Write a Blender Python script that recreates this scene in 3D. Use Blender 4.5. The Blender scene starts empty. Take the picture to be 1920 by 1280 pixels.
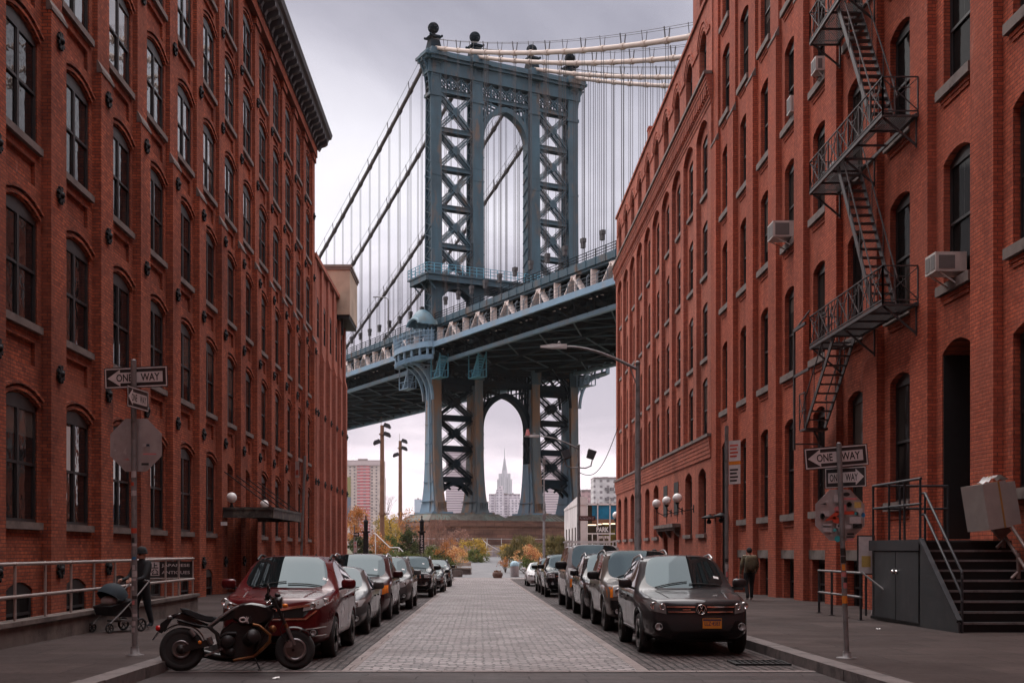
import bpy, bmesh, math, random
from mathutils import Vector, Matrix
from mathutils.bvhtree import BVHTree
sc = bpy.context.scene
COL = sc.collection
RND = random.Random(11)
PI = math.pi
FPX, VX, HY, CZ = 2250.0, 900.0, 1030.0, 1.75

def gz(y):
    """height of the street at distance y (it falls gently towards the river)"""
    return -0.008*(min(max(y, -60), 104)-20)

def at(px, py, Y):
    return Vector(((px-VX)/FPX*Y, Y, CZ+(HY-py)/FPX*Y))

def tag(o, label=None, cat=None, group=None, kind=None):
    if label: o['label'] = label
    if cat: o['category'] = cat
    if group: o['group'] = group
    if kind: o['kind'] = kind
    return o

def empty(name, loc=(0, 0, 0), parent=None, rz=0.0):
    o = bpy.data.objects.new(name, None)
    COL.objects.link(o)
    o.empty_display_size = 0.2
    o.location = loc
    o.rotation_euler = (0, 0, rz)
    if parent: o.parent = parent
    return o

def thing(name, label, cat, loc=(0, 0, 0), group=None, rz=0.0):
    return tag(empty(name, loc, rz=rz), label, cat, group)

def copy_tree(o, parent=None, loc=None):
    c = o.copy(); COL.objects.link(c)
    if parent: c.parent = parent
    if loc is not None: c.location = loc
    for ch in list(o.children): copy_tree(ch, c)
    return c

class MB:
    """collects faces, then links them as one mesh object"""
    def __init__(s, M=None):
        s.v = []; s.f = []; s.mi = []; s.sm = []; s.M = M; s.k = 0
    def add(s, vs, fs, smooth=False):
        n = len(s.v)
        if s.M is not None: vs = [s.M @ Vector(p) for p in vs]
        s.v.extend([tuple(p) for p in vs])
        for f in fs:
            s.f.append([i+n for i in f]); s.mi.append(s.k); s.sm.append(smooth)
        return s
    def quad(s, a, b, c, d, smooth=False): return s.add([a, b, c, d], [(0, 1, 2, 3)], smooth)
    def box(s, x0, x1, y0, y1, z0, z1):
        return s.add([(x0,y0,z0),(x1,y0,z0),(x1,y1,z0),(x0,y1,z0),(x0,y0,z1),(x1,y0,z1),(x1,y1,z1),(x0,y1,z1)],
                     [(3,2,1,0),(4,5,6,7),(0,1,5,4),(1,2,6,5),(2,3,7,6),(3,0,4,7)])
    def hexa(s, lo, hi):
        """two quads of four points each, joined"""
        return s.add(list(lo)+list(hi), [(3,2,1,0),(4,5,6,7),(0,1,5,4),(1,2,6,5),(2,3,7,6),(3,0,4,7)])
    def bar(s, p, q, w, h=None, up=(0, 0, 1)):
        h = w if h is None else h
        p = Vector(p); q = Vector(q); d = (q-p)
        if d.length < 1e-6: return s
        d.normalize(); up = Vector(up)
        if abs(d.dot(up)) > 0.98: up = Vector((1, 0, 0)) if abs(d.x) < 0.9 else Vector((0, 1, 0))
        a = d.cross(up).normalized(); b = a.cross(d).normalized()
        a = a*w/2; b = b*h/2
        return s.hexa([p-a-b, p+a-b, p+a+b, p-a+b], [q-a-b, q+a-b, q+a+b, q-a+b])
    def tube(s, pts, r, n=8, closed=False, smooth=True, caps=True):
        pts = [Vector(p) for p in pts]; m = len(pts)
        rs = r if isinstance(r, (list, tuple)) else [r]*m
        tang = []
        for i in range(m):
            if closed: t = pts[(i+1) % m]-pts[i-1]
            else: t = pts[min(i+1, m-1)]-pts[max(i-1, 0)]
            tang.append(t.normalized() if t.length > 1e-9 else Vector((0, 0, 1)))
        t0 = tang[0]
        up = Vector((0, 0, 1)) if abs(t0.z) < 0.9 else Vector((1, 0, 0))
        a = t0.cross(up).normalized()
        vs = []
        for i in range(m):
            t = tang[i]
            a = (a-t*a.dot(t))
            a = a.normalized() if a.length > 1e-6 else t.orthogonal().normalized()
            b = t.cross(a)
            for j in range(n):
                an = 2*PI*j/n
                vs.append(pts[i]+(a*math.cos(an)+b*math.sin(an))*rs[i])
        fs = []
        mm = m if closed else m-1
        for i in range(mm):
            i2 = (i+1) % m
            for j in range(n):
                j2 = (j+1) % n
                fs.append((i*n+j, i*n+j2, i2*n+j2, i2*n+j))
        s.add(vs, fs, smooth)
        if caps and not closed:
            s.add(vs[:n], [tuple(range(n-1, -1, -1))]); s.add(vs[-n:], [tuple(range(n))])
        return s
    def lathe(s, prof, n=16, c=(0, 0, 0), ax=(0, 0, 1), smooth=True):
        ax = Vector(ax).normalized(); a = ax.orthogonal().normalized(); b = ax.cross(a); c = Vector(c)
        vs = []
        for r, z in prof:
            for j in range(n):
                an = 2*PI*j/n
                vs.append(c+ax*z+(a*math.cos(an)+b*math.sin(an))*r)
        fs = []
        for i in range(len(prof)-1):
            for j in range(n):
                j2 = (j+1) % n
                fs.append((i*n+j, i*n+j2, (i+1)*n+j2, (i+1)*n+j))
        s.add(vs, fs, smooth)
        if prof[0][0] > 1e-4: s.add(vs[:n], [tuple(range(n-1, -1, -1))])
        if prof[-1][0] > 1e-4: s.add(vs[-n:], [tuple(range(n))])
        return s
    def ball(s, c, r, n=16, sc3=(1, 1, 1), smooth=True):
        c = Vector(c); m = max(4, n//2); vs = []; fs = []
        for i in range(m+1):
            th = PI*i/m
            for j in range(n):
                ph = 2*PI*j/n
                vs.append(c+Vector((r*sc3[0]*math.sin(th)*math.cos(ph), r*sc3[1]*math.sin(th)*math.sin(ph), r*sc3[2]*math.cos(th))))
        for i in range(m):
            for j in range(n):
                j2 = (j+1) % n
                fs.append((i*n+j, (i+1)*n+j, (i+1)*n+j2, i*n+j2))
        return s.add(vs, fs, smooth)
    def prism(s, poly, o, u, v, d):
        """2D polygon in axes u, v at origin o, pushed along vector d"""
        o = Vector(o); u = Vector(u); v = Vector(v); d = Vector(d); n = len(poly)
        A = [o+u*p[0]+v*p[1] for p in poly]; B = [p+d for p in A]
        fs = [tuple(range(n-1, -1, -1)), tuple(range(n, 2*n))]
        for i in range(n):
            j = (i+1) % n
            fs.append((i, j, n+j, n+i))
        return s.add(A+B, fs)
    def sheet(s, P, smooth=True):
        """grid of points P[i][j]"""
        m, n = len(P), len(P[0])
        return s.add([p for r in P for p in r], [(i*n+j, i*n+j+1, (i+1)*n+j+1, (i+1)*n+j) for i in range(m-1) for j in range(n-1)], smooth)
    def mesh(s, name, mats):
        me = bpy.data.meshes.new(name)
        me.from_pydata(s.v, [], s.f)
        for m in (mats if isinstance(mats, (list, tuple)) else [mats]): me.materials.append(m)
        me.polygons.foreach_set('material_index', s.mi)
        me.polygons.foreach_set('use_smooth', s.sm)
        me.update()
        return me
    def build(s, name, mats, parent=None, loc=None):
        o = bpy.data.objects.new(name, s.mesh(name, mats))
        COL.objects.link(o)
        if parent is not None: o.parent = parent
        if loc is not None: o.location = loc
        return o

def evaluated(o):
    """mesh data of o with its modifiers applied"""
    dg = bpy.context.evaluated_depsgraph_get(); dg.update()
    return bpy.data.meshes.new_from_object(o.evaluated_get(dg), preserve_all_data_layers=True, depsgraph=dg)

_TXT = {}
def text_geo(txt, bold=0.012):
    key = (txt, bold)
    if key in _TXT: return _TXT[key]
    cu = bpy.data.curves.new('t', 'FONT'); cu.body = txt; cu.offset = bold; cu.resolution_u = 3
    o = bpy.data.objects.new('t', cu); COL.objects.link(o)
    me = evaluated(o)
    vs = [v.co.copy() for v in me.vertices]; fs = [tuple(p.vertices) for p in me.polygons]
    bpy.data.objects.remove(o); bpy.data.curves.remove(cu); bpy.data.meshes.remove(me)
    x0 = min(v.x for v in vs); x1 = max(v.x for v in vs); y0 = min(v.y for v in vs); y1 = max(v.y for v in vs)
    vs = [((v.x-x0)/(x1-x0), (v.y-y0)/(y1-y0)) for v in vs]
    _TXT[key] = (vs, fs)
    return _TXT[key]

def put_text(mb, txt, o, u, v, w, h, bold=0.012):
    """flat lettering filling a w x h box whose lower left corner is o"""
    o = Vector(o); u = Vector(u); v = Vector(v)
    vs, fs = text_geo(txt, bold)
    mb.add([o+u*(a*w)+v*(b*h) for a, b in vs], fs)

# ------------------------------------------------------------------ materials
def newmat(name):
    m = bpy.data.materials.new(name); m.use_nodes = True
    nt = m.node_tree
    return m, nt, nt.nodes['Principled BSDF'], nt.nodes, nt.links

def ramp(N, L, src, stops):
    r = N.new('ShaderNodeValToRGB'); e = r.color_ramp.elements
    while len(e) > 1: e.remove(e[-1])
    e[0].position = stops[0][0]; e[0].color = (*stops[0][1], 1)
    for p, c in stops[1:]:
        k = e.new(p); k.color = (*c, 1)
    L.new(src, r.inputs[0])
    return r.outputs[0]

def mix(N, L, fac, a, b, mode='MIX'):
    n = N.new('ShaderNodeMix'); n.data_type = 'RGBA'; n.blend_type = mode
    for sock, val in ((n.inputs[0], fac), (n.inputs[6], a), (n.inputs[7], b)):
        if hasattr(val, 'is_output'): L.new(val, sock)
        elif isinstance(val, (int, float)): sock.default_value = val
        else: sock.default_value = (*val, 1)
    return n.outputs[2]

def noise(N, L, vec, scale, detail=4, rough=0.55, dist=0.0):
    n = N.new('ShaderNodeTexNoise'); n.inputs['Scale'].default_value = scale
    n.inputs['Detail'].default_value = detail; n.inputs['Roughness'].default_value = rough
    n.inputs['Distortion'].default_value = dist
    if vec is not None: L.new(vec, n.inputs['Vector'])
    return n.outputs['Fac']

def objco(N): return N.new('ShaderNodeTexCoord').outputs['Object']

def mapped(N, L, vec, scale=(1, 1, 1), rot=(0, 0, 0), loc=(0, 0, 0)):
    m = N.new('ShaderNodeMapping'); m.inputs['Scale'].default_value = scale
    m.inputs['Rotation'].default_value = rot; m.inputs['Location'].default_value = loc
    L.new(vec, m.inputs[0])
    return m.outputs[0]

def bump(N, L, b, h, strength, dist=0.02):
    n = N.new('ShaderNodeBump'); n.inputs['Strength'].default_value = strength; n.inputs['Distance'].default_value = dist
    L.new(h, n.inputs['Height']); L.new(n.outputs[0], b.inputs['Normal'])

def pm(name, col, rough=0.6, metal=0.0, var=0.18, scale=4.0, col2=None, spots=None, thr=0.5, bmp=0.0, spec=0.5, coat=0.0, detail=5, stretch=(1, 1, 1)):
    """general weathered surface: colour varied by noise, optional second colour in patches"""
    m, nt, b, N, L = newmat(name)
    co = mapped(N, L, objco(N), stretch)
    n1 = noise(N, L, co, scale, detail)
    lo = tuple(c*(1-var) for c in col); hi = tuple(min(1, c*(1+var)) for c in col)
    c = ramp(N, L, n1, [(0.3, lo), (0.7, hi)])
    if col2 is not None:
        n2 = noise(N, L, co, scale*(spots or 0.4), 6, 0.65)
        f = ramp(N, L, n2, [(thr, (0, 0, 0)), (thr+0.14, (1, 1, 1))])
        c = mix(N, L, f, c, col2)
    L.new(c, b.inputs['Base Color'])
    rr = ramp(N, L, n1, [(0.2, (rough*0.85,)*3), (0.8, (min(1, rough*1.15),)*3)])
    L.new(rr, b.inputs['Roughness'])
    b.inputs['Metallic'].default_value = metal
    b.inputs['Specular IOR Level'].default_value = spec
    if coat: b.inputs['Coat Weight'].default_value = coat; b.inputs['Coat Roughness'].default_value = 0.03
    if bmp:
        bump(N, L, b, noise(N, L, co, scale*6, 4), bmp)
    return m

def brick(name, c1, c2, mortar, bw=0.235, bh=0.086, stain=(0.06, 0.025, 0.02), amt=0.5, pale=(0.5, 0.3, 0.24)):
    m, nt, b, N, L = newmat(name)
    co = objco(N)
    sx = N.new('ShaderNodeSeparateXYZ'); L.new(co, sx.inputs[0])
    ad = N.new('ShaderNodeMath'); ad.operation = 'ADD'
    L.new(sx.outputs[0], ad.inputs[0]); L.new(sx.outputs[1], ad.inputs[1])
    cb = N.new('ShaderNodeCombineXYZ'); L.new(ad.outputs[0], cb.inputs[0]); L.new(sx.outputs[2], cb.inputs[1])
    t = N.new('ShaderNodeTexBrick'); L.new(cb.outputs[0], t.inputs['Vector'])
    t.inputs['Color1'].default_value = (*c1, 1); t.inputs['Color2'].default_value = (*c2, 1); t.inputs['Mortar'].default_value = (*mortar, 1)
    t.inputs['Scale'].default_value = 1.0; t.inputs['Brick Width'].default_value = bw; t.inputs['Row Height'].default_value = bh
    t.inputs['Mortar Size'].default_value = 0.012; t.inputs['Mortar Smooth'].default_value = 0.3; t.inputs['Bias'].default_value = -0.1
    big = noise(N, L, mapped(N, L, co, (1, 1, 0.45)), 0.55, 6, 0.62)
    f = ramp(N, L, big, [(0.42, (0, 0, 0)), (0.72, (amt,)*3)])
    c = mix(N, L, f, t.outputs['Color'], stain)
    run = noise(N, L, mapped(N, L, co, (1, 1, 0.06)), 1.3, 6, 0.7)
    c = mix(N, L, ramp(N, L, run, [(0.52, (0, 0, 0)), (0.74, (0.55,)*3)]), c, stain)
    rep = noise(N, L, mapped(N, L, co, (1, 1, 0.8), loc=(5, 3, 1)), 0.3, 5, 0.7)
    c = mix(N, L, ramp(N, L, rep, [(0.49, (0, 0, 0)), (0.58, (0.5,)*3)]), c, tuple(0.5*a+0.025 for a in c1))
    fine = noise(N, L, co, 9.0, 3, 0.6)
    c = mix(N, L, 0.5, c, ramp(N, L, fine, [(0.25, (0.55, 0.55, 0.55)), (0.75, (1.45, 1.45, 1.45))]), 'MULTIPLY')
    n3 = noise(N, L, mapped(N, L, co, (1, 1, 0.3)), 1.6, 7, 0.7)
    f3 = ramp(N, L, n3, [(0.62, (0, 0, 0)), (0.75, (0.4,)*3)])
    c = mix(N, L, f3, c, pale)
    L.new(c, b.inputs['Base Color'])
    b.inputs['Roughness'].default_value = 0.88
    b.inputs['Specular IOR Level'].default_value = 0.1
    iv = N.new('ShaderNodeMath'); iv.operation = 'MULTIPLY_ADD'; L.new(t.outputs['Fac'], iv.inputs[0]); iv.inputs[1].default_value = -1.0; L.new(fine, iv.inputs[2])
    bump(N, L, b, iv.outputs[0], 0.5, 0.012)
    return m

def paving(name, c1, c2, joint, bw, bh, rot=0.0, stain=(0.03, 0.025, 0.025), amt=0.6, rough=0.7, bs=0.6, jsize=0.012):
    m, nt, b, N, L = newmat(name)
    co = mapped(N, L, objco(N), (1, 1, 1), (0, 0, rot))
    wob = N.new('ShaderNodeTexNoise'); wob.inputs['Scale'].default_value = 1.7; L.new(co, wob.inputs['Vector'])
    vm = N.new('ShaderNodeVectorMath'); vm.operation = 'MULTIPLY_ADD'
    L.new(wob.outputs['Color'], vm.inputs[0]); vm.inputs[1].default_value = (0.16, 0.10, 0); L.new(co, vm.inputs[2])
    t = N.new('ShaderNodeTexBrick'); L.new(vm.outputs[0], t.inputs['Vector'])
    t.inputs['Color1'].default_value = (*c1, 1); t.inputs['Color2'].default_value = (*c2, 1); t.inputs['Mortar'].default_value = (*joint, 1)
    t.inputs['Scale'].default_value = 1.0; t.inputs['Brick Width'].default_value = bw; t.inputs['Row Height'].default_value = bh
    t.inputs['Mortar Size'].default_value = jsize; t.inputs['Mortar Smooth'].default_value = 0.5
    big = noise(N, L, co, 0.45, 7, 0.62)
    c = mix(N, L, ramp(N, L, big, [(0.4, (0, 0, 0)), (0.75, (amt,)*3)]), t.outputs['Color'], stain)
    fine = noise(N, L, co, 14.0, 4, 0.65)
    c = mix(N, L, 0.55, c, ramp(N, L, fine, [(0.25, (0.5,)*3), (0.75, (1.5,)*3)]), 'MULTIPLY')
    sp = noise(N, L, co, 5.5, 2, 0.5)
    c = mix(N, L, ramp(N, L, sp, [(0.66, (0, 0, 0)), (0.70, (0.5,)*3)]), c, joint)
    L.new(c, b.inputs['Base Color'])
    rr = ramp(N, L, big, [(0.3, (rough*0.75,)*3), (0.7, (min(1, rough*1.2),)*3)])
    L.new(rr, b.inputs['Roughness']); b.inputs['Specular IOR Level'].default_value = 0.5 if rough < 0.55 else 0.12
    iv = N.new('ShaderNodeMath'); iv.operation = 'MULTIPLY_ADD'; L.new(t.outputs['Fac'], iv.inputs[0]); iv.inputs[1].default_value = -1.4; L.new(fine, iv.inputs[2])
    bump(N, L, b, iv.outputs[0], bs, 0.02)
    return m

def glass(name, col=(0.012, 0.014, 0.016), rough=0.04, ior=1.6, wavy=0.0, tint2=None, blind=None):
    m, nt, b, N, L = newmat(name)
    co = objco(N)
    b.inputs['Base Color'].default_value = (*col, 1)
    if tint2 is not None:
        oi = N.new('ShaderNodeObjectInfo')
        va = N.new('ShaderNodeVectorMath'); va.operation = 'ADD'
        sc_ = N.new('ShaderNodeVectorMath'); sc_.operation = 'SCALE'; sc_.inputs[0].default_value = (37, 17, 23); L.new(oi.outputs['Random'], sc_.inputs['Scale'])
        L.new(co, va.inputs[0]); L.new(sc_.outputs[0], va.inputs[1])
        n = noise(N, L, mapped(N, L, va.outputs[0], (1, 1.2, 0.35)), 0.9, 2, 0.4)
        c = mix(N, L, ramp(N, L, n, [(0.52, (0, 0, 0)), (0.6, (1, 1, 1))]), col, tint2)
        if blind is not None:      # some panes have a blind let down to a height of their own
            def mth(op, a, v=None):
                n_ = N.new('ShaderNodeMath'); n_.operation = op
                L.new(a, n_.inputs[0])
                if v is not None: (L.new(v, n_.inputs[1]) if hasattr(v, 'is_output') else setattr(n_.inputs[1], 'default_value', v))
                return n_.outputs[0]
            r = oi.outputs['Random']; sp = N.new('ShaderNodeSeparateXYZ'); L.new(co, sp.inputs[0])
            th = mth('ADD', mth('MULTIPLY', mth('FRACT', mth('MULTIPLY', r, 7.13)), 2.4), 0.6)
            c = mix(N, L, mth('MULTIPLY', mth('GREATER_THAN', r, 0.62), mth('GREATER_THAN', sp.outputs[2], th)), c, blind)
        L.new(c, b.inputs['Base Color'])
    b.inputs['Roughness'].default_value = rough; b.inputs['IOR'].default_value = ior
    if wavy: bump(N, L, b, noise(N, L, co, 1.3, 3, 0.5), wavy, 0.05)
    return m

def paint(name, col, metal=0.35, rough=0.28, dirt=0.25):
    m, nt, b, N, L = newmat(name)
    co = objco(N)
    n = noise(N, L, co, 2.5, 6, 0.65)
    c = mix(N, L, ramp(N, L, n, [(0.45, (0, 0, 0)), (0.8, (dirt,)*3)]), col, tuple(0.7*k+0.015 for k in col))
    L.new(c, b.inputs['Base Color'])
    L.new(ramp(N, L, n, [(0.3, (rough,)*3), (0.8, (rough*1.6,)*3)]), b.inputs['Roughness'])
    b.inputs['Metallic'].default_value = metal*0.4; b.inputs['Specular IOR Level'].default_value = 0.08
    b.inputs['Coat Weight'].default_value = 0.65; b.inputs['Coat Roughness'].default_value = 0.015
    return m

def emit(name, col, s):
    m, nt, b, N, L = newmat(name)
    b.inputs['Base Color'].default_value = (*col, 1); b.inputs['Emission Color'].default_value = (*col, 1); b.inputs['Emission Strength'].default_value = s
    return m

M = {}
M['brickL'] = brick('brick_left', (0.46, 0.122, 0.060), (0.24, 0.058, 0.034), (0.12, 0.06, 0.05), stain=(0.075, 0.028, 0.022), amt=0.7)
M['brickR'] = brick('brick_right', (0.50, 0.118, 0.062), (0.33, 0.072, 0.042), (0.17, 0.062, 0.047), stain=(0.10, 0.03, 0.02), amt=0.45)
M['brickF'] = brick('brick_far', (0.52, 0.142, 0.082), (0.32, 0.076, 0.05), (0.28, 0.15, 0.12), amt=0.5)
M['brickW'] = brick('brick_wing', (0.44, 0.13, 0.080), (0.36, 0.095, 0.065), (0.33, 0.2, 0.16), amt=0.4)
M['stone'] = pm('brownstone', (0.15, 0.112, 0.098), 0.85, var=0.25, scale=3, col2=(0.09, 0.066, 0.058), bmp=0.3)
M['iron'] = pm('black_iron', (0.012, 0.011, 0.012), 0.6, var=0.4, scale=5, spec=0.2)
M['cornice'] = pm('cornice_paint', (0.035, 0.030, 0.032), 0.6, var=0.3, scale=2)
M['winframe'] = pm('window_frame_paint', (0.014, 0.013, 0.014), 0.55, var=0.2, scale=3)
M['wingrey'] = pm('window_frame_grey', (0.12, 0.115, 0.115), 0.5, var=0.2, scale=3)
M['wglass_up'] = glass('window_glass_sky_boost', (0.012, 0.012, 0.013), 0.02, 2.7, 0.10, (0.05, 0.045, 0.045), (0.13, 0.115, 0.105))  # same glazing, reflectance raised to brighten the sky reflection in upper panes
M['wglass'] = glass('window_glass', (0.010, 0.010, 0.011), 0.02, 1.38, 0.12, (0.022, 0.02, 0.02), (0.075, 0.066, 0.06))
M['wglassd'] = glass('window_glass_dark', (0.010, 0.009, 0.009), 0.05, 1.13, 0.08, (0.03, 0.026, 0.024), (0.085, 0.07, 0.062))
for k_ in ('wglassd',): M[k_].node_tree.nodes['Principled BSDF'].inputs['Specular IOR Level'].default_value = 0.10
M['curtain'] = pm('curtain', (0.5, 0.47, 0.46), 0.9, var=0.15, scale=5, stretch=(1, 1, 0.1))
M['dark'] = pm('dark_interior', (0.012, 0.010, 0.010), 0.9, var=0.2)
M['steelg'] = pm('galvanised_steel', (0.21, 0.20, 0.20), 0.5, 0.3, var=0.2, scale=9, col2=(0.12, 0.11, 0.105), spots=0.5)
M['alu'] = pm('sheet_aluminium', (0.38, 0.34, 0.335), 0.5, 0.25, var=0.1, scale=5, col2=(0.29, 0.255, 0.25))
M['black'] = pm('black_plastic', (0.008, 0.008, 0.0085), 0.45, var=0.3, scale=8, spec=0.25)
M['rubber'] = pm('tyre_rubber', (0.017, 0.016, 0.016), 0.85, var=0.3, scale=12, bmp=0.2)
M['chrome'] = pm('chrome', (0.72, 0.71, 0.70), 0.14, 1.0, var=0.06, scale=6)
M['alloy'] = pm('alloy_wheel', (0.42, 0.41, 0.41), 0.32, 0.85, var=0.12, scale=8)
M['cglass'] = glass('car_glass', (0.008, 0.011, 0.012), 0.012, 1.40)
M['cglass'].node_tree.nodes['Principled BSDF'].inputs['Specular Tint'].default_value = (0.62, 0.88, 1.0, 1)
M['sglass'] = glass('car_side_glass', (0.008, 0.009, 0.010), 0.015, 1.40)
M['sglass'].node_tree.nodes['Principled BSDF'].inputs['Specular IOR Level'].default_value = 0.22
M['lens'] = glass('lamp_lens', (0.30, 0.30, 0.30), 0.05, 1.6)
M['lensd'] = glass('lamp_lens_dark', (0.13, 0.13, 0.13), 0.05, 1.6)
M['amber'] = pm('amber_lens', (0.75, 0.20, 0.02), 0.2, var=0.2)
M['redlens'] = pm('red_lens', (0.45, 0.01, 0.01), 0.2, var=0.2)
M['white'] = pm('white_paint', (0.72, 0.70, 0.69), 0.5, var=0.08, scale=6)
M['signblack'] = pm('sign_black', (0.016, 0.013, 0.014), 0.45, var=0.2)
M['signwhite'] = pm('sign_white', (0.56, 0.50, 0.495), 0.5, var=0.12, scale=10)
M['concrete'] = pm('concrete', (0.16, 0.13, 0.115), 0.9, var=0.22, scale=3, col2=(0.08, 0.062, 0.054), bmp=0.4)
M['globe'] = pm('opal_globe', (0.85, 0.82, 0.79), 0.25, var=0.05)
M['person_skin'] = pm('skin', (0.48, 0.27, 0.20), 0.6, var=0.12, scale=12)
M['cloth_black'] = pm('black_cloth', (0.014, 0.015, 0.017), 0.9, var=0.35, scale=14)
M['cloth_navy'] = pm('navy_cloth', (0.009, 0.016, 0.022), 0.9, var=0.3, scale=12)
# ------------------------------------------------------------------ ground, street, pavements
M['setts'] = paving('granite_setts', (0.36, 0.30, 0.295), (0.115, 0.092, 0.09), (0.025, 0.019, 0.018), 0.27, 0.16, 0.0, (0.11, 0.088, 0.086), 0.9, 0.5, 1.0, 0.022)
M['cobble'] = paving('rough_cobbles', (0.115, 0.09, 0.088), (0.045, 0.035, 0.034), (0.014, 0.011, 0.011), 0.24, 0.13, PI/2, (0.05, 0.038, 0.036), 0.6, 0.6, 1.0, 0.02)
M['slabs'] = paving('crossing_slabs', (0.060, 0.047, 0.047), (0.036, 0.028, 0.028), (0.014, 0.011, 0.011), 1.5, 0.42, 0.0, (0.06, 0.045, 0.043), 0.7, 0.6, 0.5)
M['flags'] = paving('pavement_flags', (0.068, 0.048, 0.044), (0.044, 0.031, 0.029), (0.006, 0.004, 0.004), 1.5, 1.52, 0.0, (0.034, 0.024, 0.022), 0.8, 0.75, 0.35)
M['kerb'] = pm('granite_kerb', (0.115, 0.092, 0.088), 0.75, var=0.3, scale=6, col2=(0.05, 0.038, 0.036), bmp=0.3)
M['strip'] = paving('granite_strip', (0.27, 0.225, 0.215), (0.21, 0.175, 0.165), (0.07, 0.055, 0.05), 0.9, 0.9, 0.0, (0.13, 0.10, 0.095), 0.5, 0.65, 0.4)
M['asphalt'] = pm('asphalt', (0.115, 0.115, 0.12), 0.85, var=0.2, scale=1.2, col2=(0.15, 0.145, 0.145), bmp=0.2)
M['soil'] = pm('park_soil', (0.10, 0.085, 0.05), 0.95, var=0.4, scale=0.5, col2=(0.06, 0.07, 0.03), bmp=0.3)
M['water'] = pm('river', (0.10, 0.11, 0.12), 0.25, var=0.2, scale=0.02)

def hill(y):
    if y <= 104: return gz(y)
    if y <= 140: return gz(104)+(y-104)/36*1.3
    if y <= 200: return 0.63+(y-140)/60*1.2
    if y <= 245: return 1.83
    if y <= 300: return 1.83-(y-245)/55*6
    return -4.2
mb = MB()
ys = [-200, -60, -20, 0, 20, 50, 80, 104, 110, 120, 130, 140, 160, 180, 200, 245, 260, 280, 300, 9000]
xs = [-5200, -400, -60, -14, 0, 14, 60, 400, 5200]
mb.sheet([[(x, y, hill(y)-0.03) for x in xs] for y in ys])
tag(mb.build('ground', M['soil']), kind='structure')
mb = MB(); mb.quad((-5200, 300, -4.1), (5200, 300, -4.1), (5200, 4700, -4.1), (-5200, 4700, -4.1))
tag(mb.build('river_water', M['water']), kind='structure')

KL, KR, WL, WR = -4.45, 4.75, -11.4, 12.2
def strip(mb, x0, x1, y0, y1, dz):
    yy = [y0]+[y for y in (20, 60, 90) if y0 < y < y1]+[y1]
    for a, b in zip(yy, yy[1:]):
        mb.quad((x0, a, gz(a)+dz), (x1, a, gz(a)+dz), (x1, b, gz(b)+dz), (x0, b, gz(b)+dz))
def slab(mb, x0, x1, y0, y1, d0, d1):
    mb.hexa([(x0, y0, gz(y0)+d0), (x1, y0, gz(y0)+d0), (x1, y1, gz(y1)+d0), (x0, y1, gz(y1)+d0)],
            [(x0, y0, gz(y0)+d1), (x1, y0, gz(y0)+d1), (x1, y1, gz(y1)+d1), (x0, y1, gz(y1)+d1)])
mb = MB(); strip(mb, KL, KR, 17.1, 98, 0.0); tag(mb.build('roadway', M['cobble']), kind='structure')
mb = MB(); strip(mb, KL, KR, -30, 17.1, 0.0); tag(mb.build('crossing', M['slabs']), kind='structure')
mb = MB(); strip(mb, -1.81, 2.25, 17.1, 98, 0.006); tag(mb.build('carriageway', M['setts']), kind='structure')
mb = MB(); strip(mb, -1.97, -1.81, 17.1, 98, 0.009); strip(mb, 2.25, 2.41, 17.1, 98, 0.009); strip(mb, KL, KR, 16.92, 17.1, 0.009)
tag(mb.build('paving_edge', M['strip']), kind='structure')
mb = MB(); strip(mb, -60, 60, 98, 112, 0.002); tag(mb.build('cross_street', M['strip']), kind='structure')
for nm, a, b, c, d in (('pavement_left', WL, KL-0.3, KL-0.3, KL), ('pavement_right', KR+0.3, WR, KR, KR+0.3)):
    mb = MB(); slab(mb, a, b, -30, 98, -0.3, 0.15); tag(mb.build(nm, M['flags']), kind='structure')
    mb = MB()
    y = -30.0
    while y < 98:
        y2 = min(98, y+RND.uniform(1.6, 2.3)); j = RND.uniform(-0.008, 0.008)
        slab(mb, c+j, d+j, y, y2-0.012, -0.3, 0.157+RND.uniform(-0.006, 0.006)); y = y2
    tag(mb.build('kerb', M['kerb']), kind='structure')
mb = MB()      # raised kerb of the crossing at the far end
slab(mb, -6.0, -2.2, 99.0, 100.2, -0.1, 0.16)
tag(mb.build('far_kerb', M['kerb']), kind='structure')
# path climbing into the park
mb = MB()
P = []
for i in range(15):
    y = 101+i*5; c = -1.0+3.2*math.sin(i*0.16); w = 5.2 if i < 3 else 4.6
    P.append([(c-w, y, hill(y)+0.012), (c, y, hill(y)+0.03), (c+w, y, hill(y)+0.012)])
mb.sheet(P); tag(mb.build('park_path', M['asphalt']), kind='structure')
# gutter grating by the kerb
t = thing('drain_grate', 'black iron drain grating in the cobbles by the kerb, below the dark grey car', 'drain grate', (4.25, 18.3, gz(18.3)))
mb = MB(); mb.box(-0.42, 0.42, -0.32, -0.27, 0.0, 0.03); mb.box(-0.42, 0.42, 0.27, 0.32, 0.0, 0.03); mb.box(-0.42, -0.37, -0.27, 0.27, 0.0, 0.03); mb.box(0.37, 0.42, -0.27, 0.27, 0.0, 0.03)
mb.build('frame', M['iron'], t)
mb = MB()
for i in range(9): mb.box(-0.36+i*0.085, -0.32+i*0.085, -0.268, 0.268, 0.0, 0.024)
mb.build('grating', M['iron'], t)
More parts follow.
